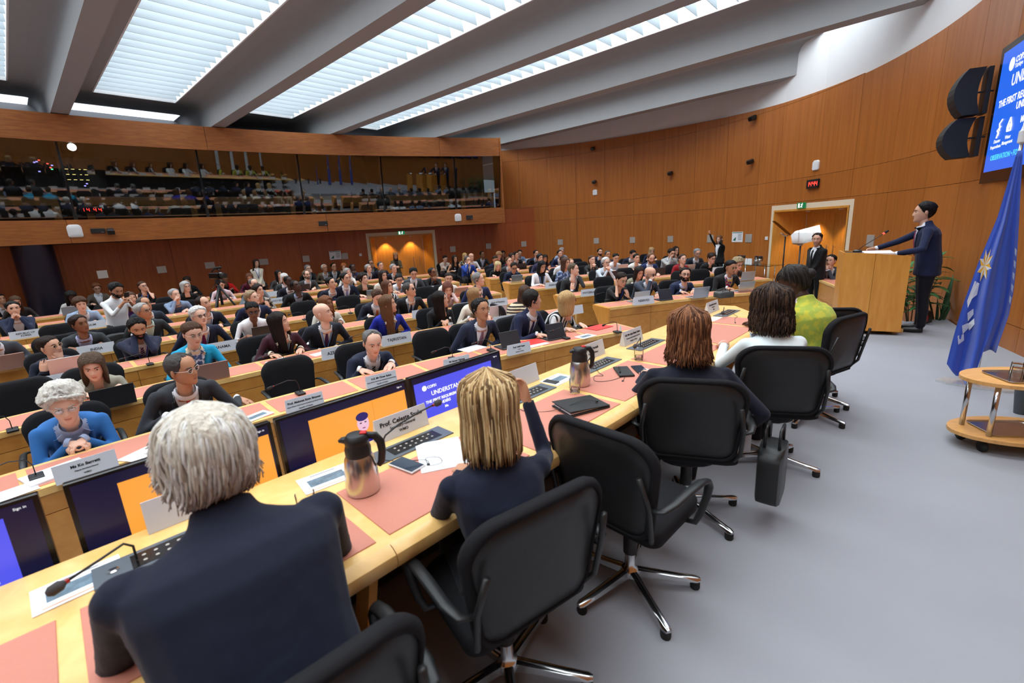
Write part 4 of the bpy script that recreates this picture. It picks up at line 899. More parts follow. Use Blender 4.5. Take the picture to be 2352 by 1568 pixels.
# x, y of the head in the photograph, row, who, coat, options ; L = where they look (S speaker, D down, F ahead)
AUD = [
 (148, 925, 0, 'woman in blue cardigan with short curly white hair', (44, 104, 170), dict(f=1, hair='curly', hcol=(216, 210, 200), shirt=(150, 165, 195), skin='fair', glasses='clear', hands='clasp', L='D', up=8, pat=None, lap=.34)),
 (418, 850, 0, 'man in charcoal suit with bright red tie', (46, 48, 54), dict(hair='receding', hcol=G2, tie=(190, 16, 30), glasses='clear', hands=((.16, .40, .765), (-.40, .05, .66)), L=38, pit=12, skin='tan')),
 (855, 788, 0, 'balding man in navy suit with dark striped tie', NAVY, dict(hair='fringe', hcol=G1, tie=(30, 30, 40), tiepat='stripe', L='D', hands='desk', skin='fair')),
 (1107, 712, 0, 'moustached man in navy suit with mauve tie', (36, 42, 64), dict(hair='short', hcol=(44, 40, 40), tie=(140, 100, 120), beard='moustache', L=10, skin='tan', hands='lap', headset=1)),
 (1226, 690, 0, 'man in navy suit with earpiece and blue badge', (30, 36, 66), dict(hair='side', hcol=(44, 38, 36), tie=(52, 30, 80), L=58, headset=1, hands='type', turn=20)),
 (1308, 692, 0, 'woman in black and white print blouse with blonde bob', (20, 20, 22), dict(f=1, hair='bob', hl=.07, hcol=(186, 152, 104), pat='zebra', suit=0, shirt=None, glasses='red', L=58, skin='fair', turn=25, hands='desk')),
 (214, 840, 1, 'woman in stone grey jacket bent over her laptop', (150, 146, 130), dict(f=1, hair='bob', hl=.10, hcol=(92, 72, 56), shirt=None, suit=0, L='D', hands='type', skin='fair')),
 (440, 765, 1, 'woman in turquoise jacket with patterned neck scarf', (22, 150, 190), dict(f=1, hair='bun', hcol=BRN, shirt=(226, 208, 180), glasses='clear', badge=1, scarf=((210, 212, 226), 'floral'), L='D', pit=18, hands='type', skin='fair')),
 (645, 742, 1, 'woman in maroon jacket with long dark hair', (64, 28, 40), dict(f=1, hair='long', hl=.26, hcol=(40, 26, 24), shirt=(216, 206, 184), lanyard=(90, 140, 190), L='S', hands='desk')),
 (745, 720, 1, 'bald man in dark suit with purple tie and blue lanyard', (28, 32, 44), dict(hair=None, hcol=G2, tie=(70, 36, 76), lanyard=(90, 150, 210), L='S', hands='lap', skin='fair')),
 (894, 700, 1, 'woman in royal blue jacket with very long brown hair', (24, 38, 150), dict(f=1, hair='long', hl=.34, hcol=(112, 78, 52), shirt=WHT, lanyard=(70, 130, 190), L='S', hands='lap', skin='light')),
 (1015, 690, 1, 'woman in black jumper with white badge and long black hair', (22, 22, 24), dict(f=1, hair='long', hl=.28, hcol=(34, 26, 24), suit=0, shirt=None, badge=1, lanyard=(30, 30, 34), L='S', hands='clasp')),
 (1095, 681, 1, 'woman in cream blazer with glasses and long fair hair', CRM, dict(f=1, hair='long', hl=.24, hcol=(150, 116, 78), glasses=1, L='S', shirt=WHT, hands='desk', skin='light')),
 (1207, 674, 1, 'woman in striped cardigan turned away from the desk', (206, 190, 160), dict(f=1, hair='long', hl=.22, hcol=(82, 56, 42), pat='bands', suit=0, shirt=None, L=50, turn=90, hands='lap')),
 (118, 798, 2, 'woman in navy blazer resting chin on her hand', (24, 30, 48), dict(f=1, hair='bun', hcol=DBR, shirt=None, glasses='gold', hands='chinL', L=40, skin='light', lap=.3)),
 (-25, 765, 3, 'man in grey suit at the left edge of the photograph', DKG, dict(hair='short', hcol=DBR, tie=(70, 40, 110), badge=1, L='S', hands='desk', skin='tan')),
 (315, 753, 2, 'bearded man in navy suit looking at his phone', (26, 32, 56), dict(hair='side', hcol=HB, tie=(90, 30, 80), tiepat='stripe', beard='full', L='D', hands='phone', skin='tan', lanyard=(60, 60, 190))),
 (459, 727, 2, 'white-haired man with glasses and purple tie', (30, 36, 58), dict(hair='side', hcol=GW, tie=(112, 24, 84), glasses=1, lanyard=(80, 140, 210), L=18, hands='lap', skin='fair')),
 (580, 712, 2, 'woman in white T-shirt behind a stickered laptop', WHT, dict(f=1, hair='bun', hcol=(30, 26, 26), suit=0, shirt=None, sleeve='short', glasses=1, L='D', hands='type', skin='brown')),
 (751, 699, 2, 'woman with long auburn curls behind the bald man', (200, 196, 186), dict(f=1, hair='long', hl=.22, hcol=(126, 78, 46), shirt=WHT, L=30, hands='desk', skin='brown')),
 (864, 678, 2, 'man in dark suit with orange tie looking down', (28, 30, 46), dict(hair='short', hcol=BRN, tie=(206, 110, 60), L='D', pit=38, hands='desk', skin='fair')),
 (943, 666, 2, 'man in black suit with blue lanyard and cropped hair', (26, 28, 34), dict(hair='buzz', hcol=G2, glasses=1, lanyard=(50, 130, 200), tie=(30, 40, 70), L='S', hands='lap')),
 (1028, 664, 2, 'woman in pale pink top looking at her phone', (222, 196, 194), dict(f=1, hair='bob', hl=.06, hcol=(112, 62, 46), suit=0, shirt=None, L='D', hands='phone')),
 (1100, 642, 2, 'grey-haired man in navy suit with lavender tie and earpiece', (30, 40, 80), dict(hair='short', hcol=(130, 128, 126), tie=(120, 112, 160), headset=1, L=55, hands='lap', skin='fair')),
 (185, 746, 3, 'man in charcoal suit with pale blue shirt and badge', (52, 58, 62), dict(hair='side', hcol=DBR, shirt=(180, 190, 230), badge=1, L=30, hands='desk', skin='brown')),
 (332, 716, 3, 'grey-haired man in dark suit with mint shirt and badge', (44, 50, 54), dict(hair='short', hcol=(160, 158, 156), shirt=(196, 222, 214), glasses=1, badge=1, beard='moustache', L='S', hands='lap', skin='tan')),
 (470, 699, 3, 'bald bearded man in navy suit leaning on the desk', (24, 30, 46), dict(hair='fringe', hcol=DBR, beard='stubble', lanyard=(80, 140, 210), L='S', hands='desk')),
 (582, 685, 3, 'sandy-haired man in navy suit behind the white T-shirt woman', (30, 38, 70), dict(hair='side', hcol=(150, 128, 100), L='S', hands='lap', skin='fair')),
 (31, 710, 5, 'man in navy suit photographing with his phone', (28, 38, 64), dict(hair='side', hcol=HB, hands='phone', L=10, skin='light')),
 (185, 699, 5, 'young man in pale blue suit', (150, 172, 198), dict(hair='shag', hcol=BRN, tie=(110, 150, 200), L='D', pit=14, hands='type', skin='fair')),
 (301, 686, 5, 'woman in purple top with brown hair', (64, 30, 110), dict(f=1, hair='long', hl=.16, hcol=BRN, suit=0, shirt=None, sleeve='none', L=20, hands='lap')),
 (334, 699, 4, 'man in dark blue suit hidden behind grey-haired man', (40, 50, 66), dict(hair='fringe', hcol=G2, glasses=1, L='S', skin='tan', hands='lap')),
 (403, 678, 5, 'grey-haired man in blue shirt with hand over mouth', (130, 150, 180), dict(hair='short', hcol=(150, 150, 150), suit=0, shirt=(120, 140, 170), lanyard=(50, 100, 200), hands='mouthR', L='S', skin='fair')),
 (595, 668, 4, 'woman in patterned blouse with chin on hand', (170, 160, 148), dict(f=1, hair='pixie', hcol=DBR, pat='dots', suit=0, shirt=None, hands='chinR', L='S')),
 (584, 653, 5, 'balding man in light grey suit with glasses', (120, 128, 136), dict(hair='fringe', hcol=G1, glasses=1, L=25, hands='desk', skin='fair')),
 (762, 651, 4, 'dark-haired man in navy suit with pale lanyard', (26, 32, 52), dict(hair='short', hcol=HB, lanyard=(150, 180, 220), L='S', hands='lap')),
 (836, 641, 4, 'young person in olive shirt with shaggy hair', (58, 54, 36), dict(hair='shag', hcol=(46, 34, 28), suit=0, shirt=None, L='S', hands='type', skin='fair')),
 (683, 658, 4, 'tall bald man in black suit gazing up', (24, 26, 28), dict(hair='buzz', hcol=(14, 13, 13), shirt=(150, 170, 200), badge=1, L='S', pit=-10, skin='dark', hands='lap')),
 (664, 647, 5, 'man in dark navy jacket behind the tall bald man', (24, 28, 44), dict(hair='buzz', hcol=(14, 13, 13), L='S', skin='dark', hands='desk')),
 (705, 632, 6, 'bearded man in grey jacket behind an open laptop', (62, 62, 62), dict(hair='receding', hcol=(110, 96, 84), beard='full', glasses=1, L='S', hands='type', skin='fair')),
 (653, 638, 6, 'white-haired woman in dark jacket looking down', (48, 54, 58), dict(f=1, hair='bob', hl=.03, hcol=GW, L='D', hands='desk', skin='fair')),
 (793, 640, 4, 'man in navy suit with lilac tie', (26, 32, 56), dict(hair='short', hcol=HB, tie=(140, 130, 180), L=40, hands='desk')),
 (880, 634, 4, 'woman in cream blouse with long dark hair and fringe', (222, 214, 200), dict(f=1, hair='long', hl=.2, hcol=DBR, suit=0, shirt=None, L=20, hands='desk')),
 (916, 641, 4, 'woman in white shirt with dark hair tied back', (226, 226, 232), dict(f=1, hair='bun', hcol=HB, suit=0, shirt=None, glasses=1, lanyard=(90, 150, 210), L='D', hands='type')),
 (892, 659, 3, 'woman in zebra print blouse', (26, 26, 30), dict(f=1, hair='bob', hl=.06, hcol=(104, 66, 46), pat='zebra', suit=0, shirt=None, L='S', hands='desk')),
 (949, 625, 4, 'man in grey suit bent over his tablet', (70, 76, 82), dict(hair='side', hcol=HB, tie=(20, 20, 26), L='D', pit=30, hands='type')),
 (995, 627, 4, 'man in black with hands clasped before his chin', (22, 22, 24), dict(hair='buzz', hcol=(40, 38, 38), suit=0, shirt=None, glasses=1, hands='pray', L='S', skin='brown')),
 (1031, 640, 3, 'woman in white blazer with dark ponytail', (226, 222, 212), dict(f=1, hair='pony', hcol=DBR, lanyard=(160, 170, 210), L='D', pit=14, hands='type')),
 (2, 688, 8, 'person in black at the far left of the rear row', BLK, dict(f=1, hair='pony', hcol=HB, L='S', skin='tan', hands='lap')),
 (36, 692, 7, 'woman with long brown hair at the far left', (40, 36, 36), dict(f=1, hair='long', hl=.2, hcol=BRN, suit=0, shirt=None, L='D', hands='desk')),
 (163, 681, 7, 'woman with long black braids in striped top', (190, 190, 186), dict(f=1, hair='braids', hl=.2, hcol=(18, 16, 16), suit=0, shirt=None, L='D', hands='type', skin='dark')),
 (221, 660, 8, 'woman in taupe jacket with short auburn hair', (100, 90, 80), dict(f=1, hair='pixie', hcol=(120, 70, 40), glasses=1, L='D', hands='desk', skin='light')),
 (328, 658, 7, 'woman in black sleeveless top touching her ear', (26, 20, 24), dict(f=1, hair='pony', hcol=BRN, suit=0, shirt=None, sleeve='none', glasses=1, lanyard=(70, 110, 210), hands='cheekL', L='S', skin='fair')),
 (427, 659, 6, 'woman with grey bob in black top', (20, 20, 22), dict(f=1, hair='bob', hl=.03, hcol=(170, 170, 168), glasses=1, suit=0, shirt=None, L=20, hands='desk', skin='fair')),
 (430, 645, 8, 'woman in black behind the grey bob', (24, 22, 24), dict(f=1, hair='pixie', hcol=DBR, L='D', suit=0, shirt=None, hands='desk')),
 (507, 653, 6, 'woman in pale pink shirt behind the camera tripod', (214, 190, 196), dict(f=1, hair='bun', hcol=DBR, suit=0, shirt=None, L='D', hands='type')),
 (516, 640, 8, 'woman in bright red jacket', (214, 26, 24), dict(f=1, hair='pony', hcol=HB, shirt=(40, 30, 30), L='S', hands='desk', skin='brown')),
 (574, 637, 7, 'woman in maroon top with chestnut hair', (84, 20, 44), dict(f=1, hair='long', hl=.12, hcol=(106, 66, 44), suit=0, shirt=None, L='D', hands='desk')),
 (586, 626, 8, 'woman in black with dark topknot', (24, 24, 26), dict(f=1, hair='bun', hcol=HB, L=20, suit=0, shirt=None, hands='desk')),
 (641, 631, 7, 'woman with long dark hair in black and white', (60, 58, 60), dict(f=1, hair='long', hl=.16, hcol=HB, L='S', hands='desk', shirt=WHT)),
 (708, 618, 8, 'grey-haired man in black suit near the poster', BLK, dict(hair='side', hcol=(140, 138, 136), glasses=1, L='S', hands='cheekL', skin='fair')),
 (746, 616, 8, 'bald man in beige jacket against the rear wall', (120, 104, 84), dict(hair='fringe', hcol=GW, glasses=1, L='S', hands='lap', skin='tan')),
 (767, 613, 8, 'man in slate suit with black hair by the poster', (44, 54, 60), dict(hair='short', hcol=HB, glasses=1, L='S', hands='desk', skin='tan')),
 (799, 627, 6, 'grey-haired woman in white top with hand on cheek', (222, 220, 216), dict(f=1, hair='bob', hl=.05, hcol=(150, 146, 142), suit=0, shirt=None, hands='cheekL', L='S', skin='fair')),
 (790, 612, 8, 'woman with ginger hair against the rear wall', (190, 160, 130), dict(f=1, hair='bob', hl=.02, hcol=(160, 90, 44), suit=0, shirt=None, L='D', hands='lap', skin='fair')),
 (811, 616, 7, 'man in navy jacket with clasped hands, dark skinned', (40, 50, 80), dict(hair='buzz', hcol=(14, 13, 13), L='S', hands='pray', skin='dark')),
 (847, 617, 7, 'silver-haired man in navy suit and blue tie', (26, 32, 52), dict(hair='side', hcol=(160, 158, 154), tie=(40, 60, 120), headset=1, L=30, hands='lap', skin='fair')),
 (853, 606, 8, 'bald man in black beside the rear door', BLK, dict(hair='fringe', hcol=G2, glasses=1, L='S', hands='cheekL', skin='tan')),
 (875, 611, 7, 'man in navy suit sitting before the rear door', (26, 30, 44), dict(hair='short', hcol=G2, tie=(30, 30, 40), L='S', hands='lap')),
 (905, 617, 6, 'grey-haired man in dark suit below the standing woman', (28, 34, 48), dict(hair='side', hcol=(150, 150, 150), headset=1, tie=(30, 40, 80), L='S', hands='desk')),
 (1022, 594, 8, 'woman in cream cardigan with dark bun by the aisle', (226, 206, 190), dict(f=1, hair='bun', hcol=HB, suit=0, shirt=None, L='D', hands='cross')),
 (1045, 595, 7, 'woman in black with very long black hair', (30, 22, 20), dict(f=1, hair='long', hl=.3, hcol=(16, 14, 14), suit=0, shirt=None, sleeve='none', L=10, hands='desk', skin='tan')),
 (1068, 589, 8, 'blonde woman in dotted blouse', (210, 196, 170), dict(f=1, hair='long', hl=.12, hcol=(210, 176, 110), pat='dots', suit=0, shirt=None, L=10, hands='desk', skin='fair')),
 (1075, 598, 6, 'man in bright blue suit with finger on lips', (30, 64, 150), dict(hair='short', hcol=G2, tie=(40, 60, 130), beard='moustache', hands='mouthR', L=20)),
 (1083, 590, 7, 'bald man behind the bright blue suit', (210, 210, 216), dict(hair=None, hcol=G1, suit=0, L='S', hands='desk', skin='light')),
 (1108, 585, 8, 'man in charcoal suit and white shirt, dark skinned', (48, 50, 50), dict(hair='buzz', hcol=(20, 18, 18), L=20, lanyard=(60, 60, 160), hands='lap', skin='brown')),
 (1137, 596, 6, 'woman in navy leaning on her arms', (26, 34, 60), dict(f=1, hair='pony', hcol=DBR, suit=0, shirt=None, L='D', hands='cross', skin='tan')),
 (1146, 587, 7, 'woman with curly fair hair in black', (24, 22, 24), dict(f=1, hair='curly', hcol=(150, 112, 76), suit=0, shirt=None, L='D', hands='desk')),
 (1156, 584, 8, 'woman with black hair resting her cheek', (22, 20, 22), dict(f=1, hair='pixie', hcol=HB, suit=0, shirt=None, hands='cheekL', L='S', skin='brown')),
 (1143, 609, 5, 'blonde woman in black jumper writing', (24, 26, 26), dict(f=1, hair='bob', hl=.1, hcol=(200, 178, 132), suit=0, shirt=None, L='D', pit=30, hands='desk', skin='fair')),
 (1170, 601, 5, 'brown-haired man in grey suit side on', (62, 66, 72), dict(hair='short', hcol=(108, 76, 50), L='S', hands='desk', skin='fair')),
 (1176, 591, 6, 'woman with dark hair between two suited men', (110, 40, 50), dict(f=1, hair='bob', hl=.02, hcol=DBR, suit=0, shirt=None, L=20, hands='desk')),
 (1186, 587, 7, 'man in black suit with fringe of black hair', (26, 26, 30), dict(hair='side', hcol=HB, lanyard=(80, 120, 190), L=30, hands='desk')),
 (1194, 581, 8, 'man in pale blue shirt at the rear right', (140, 170, 210), dict(hair='short', hcol=HB, suit=0, L='D', hands='desk')),
 (1180, 613, 4, 'man in dark blue shirt with glasses typing', (22, 32, 56), dict(hair='side', hcol=(44, 30, 24), suit=0, shirt=None, glasses=1, L='D', pit=28, hands='type', skin='tan')),
 (1232, 583, 7, 'man in navy suit and light blue shirt upright', (24, 30, 48), dict(hair='short', hcol=HB, shirt=(170, 190, 220), L=25, hands='lap')),
 (1241, 593, 5, 'person in dark knitted hat', (50, 52, 84), dict(f=1, hair='pixie', hcol=(44, 46, 50), suit=0, shirt=None, L='S', hands='desk')),
 (1252, 593, 6, 'woman in wine jumper with black hair', (70, 34, 30), dict(f=1, hair='long', hl=.14, hcol=HB, suit=0, shirt=None, L='D', hands='type', skin='tan')),
 (1243, 610, 3, 'woman in white blazer with long black hair', (230, 230, 234), dict(f=1, hair='long', hl=.22, hcol=(18, 16, 18), shirt=(30, 30, 34), lanyard=(120, 160, 220), L='D', hands='type', skin='light')),
 (1290, 576, 7, 'grey-haired man in light shirt at the rear', (150, 170, 196), dict(hair='side', hcol=(140, 140, 140), suit=0, L='D', hands='desk', skin='fair')),
 (1287, 584, 6, 'dark-haired man in navy jacket before the light shirt', (26, 36, 70), dict(hair='short', hcol=HB, beard='stubble', L='S', hands='desk')),
 (1293, 599, 4, 'woman in pale grey blouse with dark hair', (210, 214, 218), dict(f=1, hair='bun', hcol=HB, suit=0, shirt=None, L='D', hands='desk')),
 (1299, 604, 3, 'brown-haired woman in blue print blouse', (160, 180, 210), dict(f=1, hair='long', hl=.12, hcol=(84, 56, 40), pat='floral', suit=0, shirt=None, L='S', hands='lap')),
 (1312, 606, 4, 'reddish fair man with glasses behind the leaning man', (90, 100, 120), dict(hair='short', hcol=(150, 112, 78), glasses=1, suit=0, L='S', hands='desk', skin='fair')),
 (1324, 620, 2, 'man in dark suit with pale blue tie leaning on hand', (44, 46, 48), dict(hair='short', hcol=(104, 90, 74), tie=(150, 180, 214), hands='cheekL', L=45, roll=-14, skin='fair', slean=7)),
 (1372, 574, 8, 'man in black at the rear before the wall', BLK, dict(hair='buzz', hcol=HB, L='S', skin='brown', hands='desk', suit=0, shirt=None)),
 (1379, 580, 6, 'bearded man in navy suit upright', (24, 32, 56), dict(hair='short', hcol=HB, beard='full', tie=(40, 40, 60), L='S', hands='desk')),
 (1397, 586, 5, 'man in navy jacket with hand at his chin', (28, 44, 74), dict(hair='short', hcol=G2, beard='stubble', hands='chinR', L='S', skin='tan')),
 (1361, 598, 4, 'woman in black dotted blouse with hands folded at chin', (30, 30, 34), dict(f=1, hair='pony', hcol=BRN, pat='dots', suit=0, shirt=None, hands='pray', L='S', skin='fair')),
 (1393, 604, 3, 'white-haired man in pale shirt with hands at mouth', (196, 208, 218), dict(hair='side', hcol=GW, suit=0, glasses=1, headset=1, hands='pray', L=10, skin='fair')),
 (1414, 592, 4, 'woman in white shirt with long black hair', (228, 228, 232), dict(f=1, hair='pony', hcol=HB, suit=0, shirt=None, L='D', hands='type', skin='light')),
 (1452, 582, 5, 'man in navy suit with head bowed', (26, 34, 56), dict(hair='short', hcol=HB, L='D', pit=34, hands='desk')),
 (1474, 569, 7, 'bearded man in red and white printed shirt', (196, 22, 34), dict(hair='curly', hcol=(26, 20, 20), pat='snow', suit=0, shirt=None, beard='full', L='D', pit=24, hands='desk', skin='brown')),
 (1496, 576, 6, 'fair-haired woman in navy behind the navy suit', (30, 36, 60), dict(f=1, hair='bob', hl=.03, hcol=(170, 140, 100), suit=0, shirt=None, L='D', hands='desk', skin='fair')),
 (1463, 594, 4, 'woman in white blouse with dark hair tied back', (226, 224, 218), dict(f=1, hair='bun', hcol=HB, suit=0, shirt=None, L='S', hands='desk')),
 (1494, 591, 3, 'man in navy suit with reddish beard looking down', (28, 42, 84), dict(hair='receding', hcol=(120, 86, 60), beard='full', tie=(24, 24, 30), lanyard=(120, 170, 220), L='D', pit=26, hands='type', skin='fair')),
 (1541, 581, 4, 'man in light grey suit with hand on face', (166, 168, 168), dict(hair='side', hcol=(44, 32, 26), tie=(90, 40, 60), lanyard=(90, 140, 220), hands='mouthR', L='D', skin='light')),
 (1553, 576, 5, 'woman in white top with glasses and long dark hair', (206, 212, 222), dict(f=1, hair='long', hl=.14, hcol=(34, 26, 24), suit=0, shirt=None, glasses=1, L=10, hands='desk')),
 (1569, 596, 3, 'woman in crimson jacket with glasses', (140, 18, 28), dict(f=1, hair='bun', hcol=(74, 54, 44), shirt=(110, 90, 90), glasses='clear', L='S', hands='type', skin='fair')),
 (1601, 581, 4, 'grey-haired man in dark suit with green tie', (38, 42, 52), dict(hair='short', hcol=(130, 132, 134), glasses=1, tie=(20, 80, 80), L='D', pit=20, hands='desk', beard='stubble')),
 (1634, 592, 3, 'woman in black V-neck with brown pixie hair', (20, 20, 22), dict(f=1, hair='pixie', hcol=(62, 44, 34), suit=0, shirt=None, sleeve='short', glasses=1, L='D', hands='desk', skin='fair')),
 (1426, 641, 1, 'woman in black dress with hand at her ear', (24, 24, 26), dict(f=1, hair='bun', hcol=DBR, suit=0, shirt=None, sleeve='short', glasses='gold', lanyard=(40, 80, 200), hands='cheekR', L='D', pit=24)),
 (1467, 625, 2, 'woman in olive grey jacket with dark hair', (128, 124, 104), dict(f=1, hair='long', hl=.14, hcol=(44, 32, 28), L='D', pit=24, hands='desk', skin='light')),
 (1492, 629, 1, 'bald bearded man in slate suit covering his mouth', (52, 60, 74), dict(hair=None, hcol=(40, 30, 26), beard='stubble', glasses=1, hands='mouthR', L=20, pit=18, tie=(150, 140, 120), skin='light')),
 (1575, 632, 1, 'bearded young man in navy suit with glasses', (28, 38, 66), dict(hair='short', hcol=(34, 26, 24), beard='full', tie=(60, 62, 90), shirt=(190, 200, 230), glasses=1, L=-20, hands='type')),
 (1678, 613, 1, 'woman in black suit with vivid silk scarf', (26, 25, 27), dict(f=1, hair='pony', hcol=(32, 26, 26), scarf=((196, 30, 60), 'silk'), glasses='gold', L='D', pit=16, hands='type', skin='tan', wide=1.2)),
 (1694, 606, 2, 'woman with curly blonde-grey hair in brown', (70, 54, 46), dict(f=1, hair='curly', hcol=(160, 142, 110), suit=0, shirt=None, glasses=1, L='D', hands='type', skin='fair')),
]
SEATS = []
def wrap(a): return (a+math.pi) % (2*math.pi)-math.pi
def seat_person(px, py, k, who, top, o):
    fem = bool(o.get('f')); Rt = 12.34+1.6*k+.60
    H = hit_circ(px, py, *PC, Rt)
    hd = math.atan2(PC[1]-H[1], PC[0]-H[0]); sd = math.atan2(SPK[1]-H[1], SPK[0]-H[0])
    hd += math.radians(o.get('turn', 0))
    sc = 1.05
    lean = 4
    while lean < 36 and head_local(fem, lean)[2]*sc > H[2]+.01: lean += 2
    hl_ = head_local(fem, lean)*sc; zx = (H[2]-hl_[2])/sc; zx = max(-.12, min(.10, zx))
    f = np.array([math.cos(hd), math.sin(hd)]); root = H[:2]-f*hl_[1]
    Lk = o.get('L', 'S'); pit = o.get('pit', None)
    if Lk == 'S': yaw = max(-58, min(58, math.degrees(wrap(sd-hd)))); pit = 2 if pit is None else pit
    elif Lk == 'D': yaw = random.uniform(-12, 12); pit = 22 if pit is None else pit
    else: yaw = Lk; pit = 4 if pit is None else pit
    kw = {q: o[q] for q in ('hair', 'hcol', 'tie', 'tiepat', 'beard', 'skin', 'suit', 'shirt', 'glasses', 'badge', 'lanyard', 'sleeve', 'pat', 'hl', 'headset', 'scarf', 'wide', 'lap', 'slean') if q in o}
    M = T(root[0], root[1], 0) @ Rz(hd-math.pi/2)
    wh = ['front', 'second', 'third', 'fourth', 'fifth', 'sixth', 'seventh', 'eighth', 'rearmost'][k]
    lab, seat_lab = PLACE[who]
    lod = 1 if k <= 2 else 0
    p = person(lab, M, top=top, fem=fem, lean=lean, hyaw=yaw, hpitch=pit-lean*.5, hroll=o.get('roll', 0), hands=o.get('hands', 'desk'), lod=lod,
               vox=.0135 if k <= 1 else (.016 if k == 2 else .0245), zextra=zx, scale=sc, group='seated delegates', dz=DZ/sc, legs=k <= 2, **kw)
    cp = root+f*.07
    chair(T(cp[0], cp[1], 0) @ Rz(hd-math.pi/2+random.uniform(-.08, .08)), seat_lab, 'black hall chairs', random.random(), k <= 1)
    SEATS.append((k, root, hd)); return p
CN = dict(navy=(26, 32, 54), black=(18, 18, 20), charcoal=(46, 48, 52), grey=(110, 114, 120), white=(228, 228, 230), cream=(222, 212, 194), beige=(190, 170, 140), blue=(40, 90, 170), royal_blue=(26, 40, 150), pale_blue=(150, 176, 206), turquoise=(22, 150, 190), maroon=(74, 26, 40), crimson=(140, 18, 28), red=(205, 24, 28), pink=(222, 196, 194), purple=(72, 32, 100), olive=(70, 64, 40), brown=(86, 66, 54), stone=(150, 144, 128), orange=(206, 110, 60), mauve=(140, 100, 124), magenta=(112, 24, 84), lilac=(132, 122, 168), teal=(20, 80, 80), slate=(58, 66, 78), tan=(120, 104, 84))
def cname(c): return min(CN, key=lambda k: sum((a-b)**2 for a, b in zip(CN[k], c))).replace('_', ' ')
HP = dict(desk='hands on desk', clasp='hands clasped', type='typing', phone='holding phone', lap='hands lowered', chinR='chin on hand', chinL='chin on hand', cheekL='hand on cheek', cheekR='hand on cheek', pray='hands folded upright', cross='arms crossed', mouthR='hand over mouth')
NTH = ['first', 'second', 'third', 'fourth', 'fifth', 'sixth', 'seventh', 'eighth', 'ninth', 'tenth', 'eleventh', 'twelfth', 'thirteenth', 'fourteenth']
WHR = ['front', 'second', 'third', 'fourth', 'fifth', 'sixth', 'seventh', 'eighth', 'rearmost']
PLACE = {}; _rows = {}
for (px, py, k, who, top, o) in AUD:
    th = th_of(hit_circ(px, py, *PC, 12.34+1.6*k+.6)); _rows.setdefault((k, th > 111.7), []).append((abs(th-111.7), who, top, o))
for (k, left), L_ in _rows.items():
    for i, (_, who, top, o) in enumerate(sorted(L_, key=lambda q: q[0])):
        g_ = ({'zebra': 'zebra print', 'dots': 'dotted', 'bands': 'striped', 'floral': 'floral', 'snow': 'printed red'}.get(o.get('pat')) or cname(top))+(' jacket' if o.get('suit', 1) else ' top')
        w_ = f' with {cname(o["tie"])} tie' if o.get('tie') else (' with bright scarf' if o.get('scarf') else (' with lanyard' if o.get('lanyard') else (' with badge' if o.get('badge') else '')))
        pos = f'{WHR[k]} row {"left" if left else "right"}, {NTH[i]} from aisle'
        hp = HP.get(o.get('hands', 'desk')) if isinstance(o.get('hands', 'desk'), str) else 'one arm akimbo'
        lab = f'person in {g_}{w_}, {hp}, {pos}'
        if len(lab.split()) > 16: lab = f'person in {g_}{w_}, {pos}'
        PLACE[who] = (lab, f'black swivel chair under {NTH[i]} person from aisle, {WHR[k]} row {"left" if left else "right"} of aisle')
PPL = {}
for (px, py, k, who, top, o) in AUD: PPL[who] = seat_person(px, py, k, who, top, o)
# ------------------------------------------------------------------ podium people
def ab_dir(a, b): v = np.array([a-b, a+b]); return v/np.linalg.norm(v)
def strands(P, cols, n, long, seed, wave=0.0, th=.02, flip=0.0, rad=.0034, zstart=.118, back=-.0, short=None):
    """locks of hair laid over the head, one object of many strands"""
    rng = np.random.RandomState(seed); mb = MB()
    for i in range(n):
        ph = rng.uniform(-math.pi, math.pi); d = abs(math.degrees(ph))
        if short is None:
            if d < 52: continue
            L = -.10-long*(1 if d > 75 else .8)+rng.uniform(-.022, .020)
        else:
            L = float(np.interp(d, [0, 30, 55, 70, 85, 100, 118, 180], short))+rng.uniform(-.018, .012)
        pts = []; m_ = 11; dp = rng.uniform(-.12, .12); w0 = rng.uniform(0, 6.28); t_ = th+rng.uniform(-.003, .006); zs = zstart-rng.rand()**2*.085
        for j in range(m_):
            f = j/(m_-1); z = zs+(L-zs)*f**1.05; zc = max(z, -.015) if short is None else max(z, -.117)
            q = ph+dp*f; x, y = contour(np.array([min(zc, .1172)]), np.array([q]), t_*(1 if short is None else min(1, .5+f*1.2)))
            x, y = float(x[0]), float(y[0]); k = min(1, max(0, (-.015-z)/.25))
            x = x*(1+.10*math.sin(k*3.2)-.10*k); y = y*(1+.05*math.sin(k*3))-.018*k
            wv = wave*math.sin(z*60+w0)*min(1, f*1.6); out = flip*max(0, f-.8)*5
            x += (wv+out)*math.sin(q); y += (wv+out)*math.cos(q); zz = z+t_*(1-f)**3*max(0, 1-(zstart-zs)*12)
            tp_ = min(1, f*7+.12+(zstart-zs)*30); x *= tp_; y *= tp_
            pts.append((x+wave*.6*math.cos(z*55+w0)*math.cos(q)*f, y, zz))
        mb.tube(pts, [rad*(.6+.4*math.sin(math.pi*min(1, .15+k/(m_-1)*.8)))*(1 if k < m_-2 else .55) for k in range(m_)], 4, rng.randint(len(cols)))
    o = mb.build('hair_strands', [hairmat(c) for c in cols], P.o, True, P.Mh); o['kind'] = 'stuff'; return o
